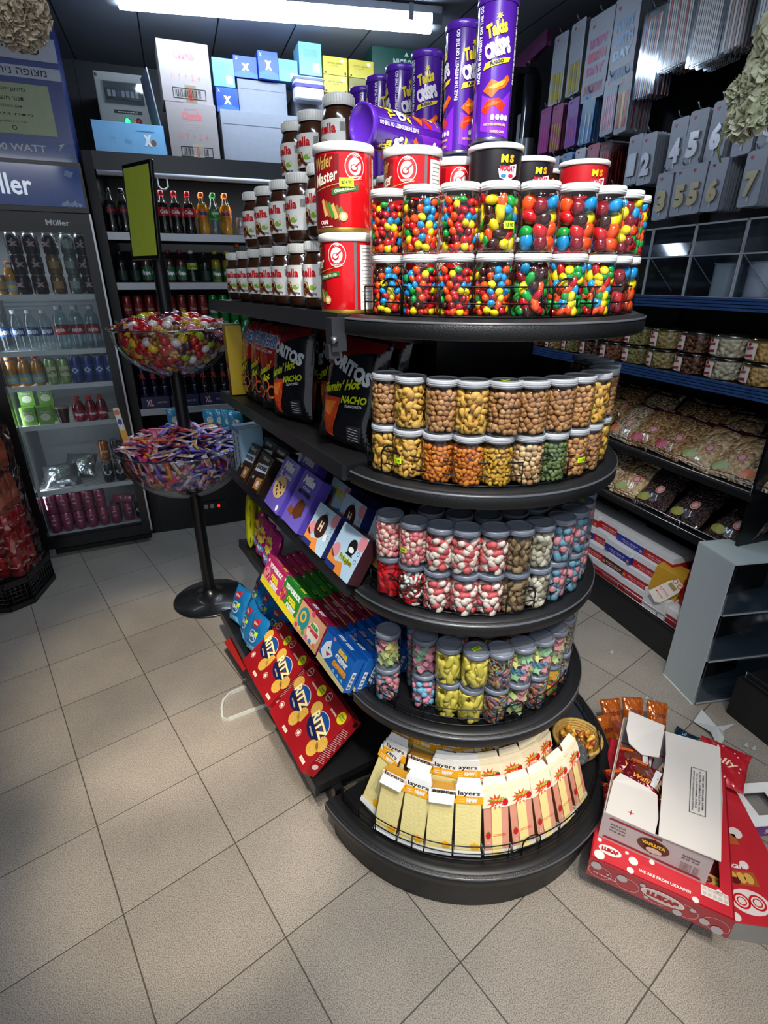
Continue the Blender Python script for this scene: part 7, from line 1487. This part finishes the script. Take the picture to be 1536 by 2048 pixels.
for k, t in enumerate(('FRAGILE GOODS KEEP DRY AND COOL', 'STORE AT TEMPERATURE UP TO 18 C', 'AND RELATIVE HUMIDITY BELOW 75', 'BEST BEFORE SEE SIDE')): a.text(T3, t, x0 + .008 + k * .008, (y0 + y1) / 2, .15 - .02 * (k % 2), .004, INK, 3, .03, rot=90)
a.build('top_print', r)
WR = bag(.10, .085, .035, mt('#7c1420', .15, .3, .9, .2, 30, .4, 40), lambda a, F, w_, h: (a.ell(F, 0, h * .1, w_ * .28, h * .22, mt('#5c2c1c', .3, 0, .5), 1, ST), a.text(F, 'Wafli', 0, -h * .22, w_ * .5, h * .16, mt('#e0a030', .4), 2, ST, shear=.3), a.rect(F, -w_ * .45, h * .3, w_ * .1, h * .46, mt('#c85c1c', .3, 0, .5), 1, ST), a.rect(F, w_ * .28, -h * .3, w_ * .45, h * .4, mt('#c8ccd0', .3), 1, ST)), 51, name='chocolate_wafer_pack')
for i, (x, y, zz, ry) in enumerate([(.055, .24, .068, 8), (.075, .19, .080, -10), (.06, .17, .05, 30), (.06, .27, .04, 0), (.05, .12, .03, 15), (.16, .2, .03, 5), (.18, .1, .03, -15), (.2, .28, .03, 12)]):
    put('wpack', WR, r.matrix_basis @ Matrix.Translation((x, y - .04, zz)) @ Matrix.Rotation(radians(ry), 4, 'Z') @ Matrix.Rotation(radians(-78), 4, 'X'), 'dark red chocolate wafer pack in the torn white box, %s' % (['on top near the rear flap', 'on top at the centre', 'tucked at the front'][i] if i < 3 else 'lower down'), 'wafer pack', 'dark red wafer packs in the torn box')
# orange foil packs behind the box
OR = mt('#c8641c', .15, .35, .8, .3, 25, .4, 40)
OP = bag(.075, .165, .03, OR, lambda a, F, w_, h: (a.text(F, 'Orbita', 0, h * .2, w_ * .8, h * .12, mt('#5c1c10', .4), 1, ST, shear=.3), a.ell(F, 0, -h * .1, w_ * .3, h * .14, mt('#7c3014', .3, 0, .5), 1, ST), a.rect(F, -w_ * .4, -h * .42, w_ * .4, -h * .34, mt('#e8b030', .4), 1, ST)), 61, name='orange_foil_pack')
for i, (x, y, z_, rz, rx, ry) in enumerate([(.84, 1.40, .01, 12, -30, -12), (.885, 1.47, .012, 4, -38, -4), (.955, 1.475, .014, -4, -42, 0), (1.02, 1.46, .012, -12, -45, 6)]):
    put('orp', OP, world_at(x, y, z_, rz) @ Euler((radians(rx), radians(ry), 0)).to_matrix().to_4x4(), 'orange foil pack leaning behind the torn white box, %s from the left' % ORD[i], 'foil pack', 'orange foil packs behind the torn box')
RP = bag(.15, .16, .03, mt('#b8202c', .2, .1, .6, .1, 25, .2, 30), lambda a, F, w_, h: (a.text(F, 'Jelly', 0, 0, w_ * .6, h * .2, mt('#f0c8b0', .4), 1, ST, shear=.3), [a.ell(F, w_ * .36 * cos(k), h * .38 * sin(k), .003, .003, WHT, 1, n=6) for k in range(12)]), 71, name='red_packet')
put('redp', RP, Matrix.Translation((1.10, 1.235, .10)) @ Euler((radians(-80), 0, radians(-38)), 'XYZ').to_matrix().to_4x4(), 'flat red dotted packet sticking out right of the torn white box', 'packet')
# crumpled receipt, bits and purple tray
def crumple(name, pts, m, label, cat):
    b = MB(); n = len(pts); cx = sum(p[0] for p in pts) / n; cy = sum(p[1] for p in pts) / n
    b.add(list(pts) + [(cx, cy, .02)], [(i, (i + 1) % n, n) for i in range(n)], m); return tag(b.build(name), label, cat)
crumple('crumpled_paper', [(1.235, 1.59, .006), (1.29, 1.635, .025), (1.31, 1.57, .004), (1.345, 1.56, .018), (1.395, 1.575, .012), (1.33, 1.545, .002), (1.305, 1.50, .012), (1.262, 1.455, .002), (1.262, 1.52, .022)], mt('#b8bcbc', .7), 'crumpled white receipt on the floor beside the cabinet', 'paper')
crumple('foil_scrap', [(1.12, 1.52, .003), (1.15, 1.555, .02), (1.19, 1.53, .006), (1.215, 1.50, .012), (1.17, 1.49, .003)], mt('#1c3c50', .15, .6, .5, .2, 60, .5, 60), 'small crumpled blue foil scrap on the floor behind the torn box', 'wrapper')
for i, (x, y) in enumerate([(1.375, 1.475), (1.11, 1.72), (1.13, 1.70), (1.10, 1.70), (1.08, 2.02), (1.395, 1.46)]): crumple('paper_scrap', [(x + .012 * cos(k * 1.25) * (1 + .4 * (k % 2)), y + .009 * sin(k * 1.25), .001 + .004 * (k % 2)) for k in range(5)], mt('#a8a8a4', .7), 'tiny white paper scrap on the floor, %s' % ['right of the crumpled receipt', 'in front of the cabinet', 'among three near the cabinet', 'leftmost of three near the cabinet', 'near the wall shelving base', 'rightmost near the black base'][i], 'scrap')
r = E('candy_tray', 'white and purple cardboard tray with a square opening at the right edge of the floor', 'tray'); r.matrix_basis = Matrix.Translation((1.135, 1.115, 0)) @ Matrix.Rotation(radians(4), 4, 'Z')
b = MB(); PP = mt('#7c3c8c', .35, 0, .3, .3, 30); b.box(.0, .0, 0, .22, .004, .046, PP).box(.0, .004, 0, .004, .15, .046, PP).box(.216, .004, 0, .22, .15, .046, PP).box(.004, .146, 0, .216, .15, .046, PP).box(.004, .004, 0, .216, .146, .003, LG); b.build('tray_sides', r)
b = MB(); b.box(.0, .0, .046, .07, .15, .049, WHT).box(.15, 0, .046, .22, .15, .049, WHT).box(.07, 0, .046, .15, .035, .049, WHT).box(.07, .115, .046, .15, .15, .049, WHT); b.build('tray_top', r)
a = MB(); a.rect(TOP(.0495), .03, .06, .045, .09, mt('#7c8cb8', .5), 1); F = FX((.11, -.0005, .023), (1, 0, 0), (0, 0, 1)); a.text(F, 'SWEET', 0, 0, .08, .02, mt('#e8d0e8', .5), 1, bold=.05); a.ell(F, -.085, 0, .014, .015, mt('#e8c030', .5), 1); a.build('tray_print', r)

# ------------------------------------------------------------ crate of drinks at the left edge
c = E('drinks_crate', 'black plastic lattice crate on the floor at the left edge under the wrapped drinks', 'crate'); c.matrix_basis = Matrix.Translation((-2.40, 2.30, 0)) @ Matrix.Rotation(radians(8), 4, 'Z')
PK_ = mt('#0e0f11', .4)
Pc = [(0, 0), (.36, 0), (.50, .10), (.50, .34), (.42, .44), (0, .44)]
Pc = [(0, 0), (.42, 0.0), (.50, .08), (.50, .34), (.42, .42), (0, .42)]
b = MB(); b.prism(Pc, 0, .012, PK_)
for z0, z1 in ((.0, .03), (.135, .165)):
    for i in range(len(Pc)):
        p, q = Vector(Pc[i] + (0,)), Vector(Pc[(i + 1) % len(Pc)] + (0,)); d_ = (q - p).normalized(); n_ = Vector((d_.y, -d_.x, 0)) * .006
        b.add([tuple(v) for v in ((p - n_) + Vector((0, 0, z0)), (q - n_) + Vector((0, 0, z0)), (q + n_) + Vector((0, 0, z0)), (p + n_) + Vector((0, 0, z0)), (p - n_) + Vector((0, 0, z1)), (q - n_) + Vector((0, 0, z1)), (q + n_) + Vector((0, 0, z1)), (p + n_) + Vector((0, 0, z1)))], [(3, 2, 1, 0), (4, 5, 6, 7), (0, 1, 5, 4), (1, 2, 6, 5), (2, 3, 7, 6), (3, 0, 4, 7)], PK_)
b.build('rim_and_base', c); b = MB()
for i in range(len(Pc)):
    p, q = Vector(Pc[i] + (0,)), Vector(Pc[(i + 1) % len(Pc)] + (0,)); n_ = max(1, int((q - p).length / .022))
    for k in range(n_ + 1): v = p.lerp(q, k / n_); b.tube([(v.x, v.y, .01), (v.x, v.y, .15)], .0035, PK_, 5)
    for z in (.05, .075, .10, .12): b.tube([(p.x, p.y, z), (q.x, q.y, z)], .003, PK_, 5)
b.build('lattice', c)
RC = can_fn('#b81c20', None, 'cola', '#f0f0f0', r=.033, h=.12)
pk_lab = 'red can in the shrink-wrapped stack at the left edge, %s layer'
for lv in range(3):
    for i in range(3):
        for j in range(3): put(('d', 'redc'), RC, c.matrix_basis @ Matrix.Translation((.30 + i * .070, .13 + j * .070, .150 + lv * .121)) @ Matrix.Rotation(R(3), 4, 'Z'), pk_lab % ('bottom', 'middle', 'top')[lv], 'can', 'red cans, %s layer of the wrapped stack' % ('bottom', 'middle', 'top')[lv])
OB = bottle_fn('#b8603c', '#e8701c', '#c87c5c', None, h=.21, r=.033, shape='slim', lh=(.2, .5))
for i in range(3):
    for j in range(3):
        for lv in (0, 1): put(('d', 'ob'), OB, c.matrix_basis @ Matrix.Translation((.30 + i * .070, .13 + j * .070, .515 + lv * .213)), 'orange-capped bottle in the wrapped stack above the red cans, %s layer' % ('lower', 'upper')[lv], 'bottle', 'orange-capped bottles, %s layer of the wrapped stack' % ('lower', 'upper')[lv])
def film(z0, z1, name, label, seed):
    random.seed(seed); b = MB(); nx, nz = 40, 16; vs_ = []; P = []
    for k in range(nx): a = 2 * pi * k / nx; P.append((.37 + .125 * max(-1, min(1, 1.35 * cos(a))), .20 + .125 * max(-1, min(1, 1.35 * sin(a)))))
    for j in range(nz + 1):
        for x, y in P: vs_.append((x + R(.006), y + R(.006), z0 + (z1 - z0) * j / nz))
    b.add(vs_, [(j * nx + i, j * nx + (i + 1) % nx, (j + 1) * nx + (i + 1) % nx, (j + 1) * nx + i) for j in range(nz) for i in range(nx)], clear('#f0dcdc', 1.6, .12, .16))
    o = b.build(name); o.matrix_basis = c.matrix_basis; tag(o, label, 'plastic wrap')
film(.150, .512, 'shrink_wrap', 'wrinkled clear shrink wrap around the red cans', 3); film(.515, .94, 'shrink_wrap', 'wrinkled clear shrink wrap around the orange-capped bottles', 4)

# ------------------------------------------------------------ pompom and paper flowers
random.seed(9)
def petals(n, R_, col, s, name='petals'):
    b = MB(); ms = [mt(c_, .7, 0, 0, .05) for c_ in col]
    for i in range(n):
        z = 1 - 2 * (i + .5) / n; a = i * 2.39996; q = sqrt(1 - z * z); d_ = Vector((q * cos(a), q * sin(a), z))
        T = Matrix.Translation(d_ * R_ * R(.86, 1.02)) @ d_.to_track_quat('Z', 'Y').to_matrix().to_4x4() @ Euler((R(.9), R(.9), R(3))).to_matrix().to_4x4()
        b.add([(0, 0, -s * .4), (s * .6, -s * .3, s * .2), (s * .35, s * .5, s * .45), (-s * .35, s * .5, s * .3), (-s * .6, -s * .3, s * .35)], [(0, 1, 2), (0, 2, 3), (0, 3, 4)], random.choice(ms), True, T)
    return b
r = E('paper_pompom', 'fluffy cream paper pompom hanging from the ceiling at the top left corner', 'pompom'); r.matrix_basis = Matrix.Translation((-1.085, 2.0, 2.345))
petals(1500, .088, ['#d8ccb4', '#e4d8c0', '#c8bca4'], .020).build('petals', r); MB().ball((0, 0, 0), .074, mt('#c0b49c', .8), None, 20, 14).build('core', r); MB().tube([(0, 0, .07), (0, 0, CEIL - 2.345)], .0015, WHT, 5).build('cord', r)
r = E('paper_flowers', 'bunch of cream paper flowers with trailing stems hanging at the right edge', 'flowers'); r.matrix_basis = Matrix.Translation((1.00, 1.74, 2.06))
for i, (x, y, z, q) in enumerate([(0, 0, .03, .05), (.03, .02, .09, .05), (-.015, 0, -.04, .042), (.045, -.01, -.01, .045), (.01, .0, .15, .038), (-.03, .01, .02, .032)]):
    b = petals(150, q, ['#d8dcc0', '#ccd0b0', '#e4e4cc'], .026); o = b.build('flower', r); o.location = (x, y, z)
b = MB(); b.tube([(0, 0, .15), (.01, .01, .4), (0, 0, CEIL - 2.06)], .003, mt('#5c6c3c', .6), 6); b.tube([(-.03, 0, -.02), (-.07, 0, -.05), (-.075, 0, -.11), (-.06, 0, -.14)], .0025, mt('#6c7c4c', .6), 6); b.build('stem', r)
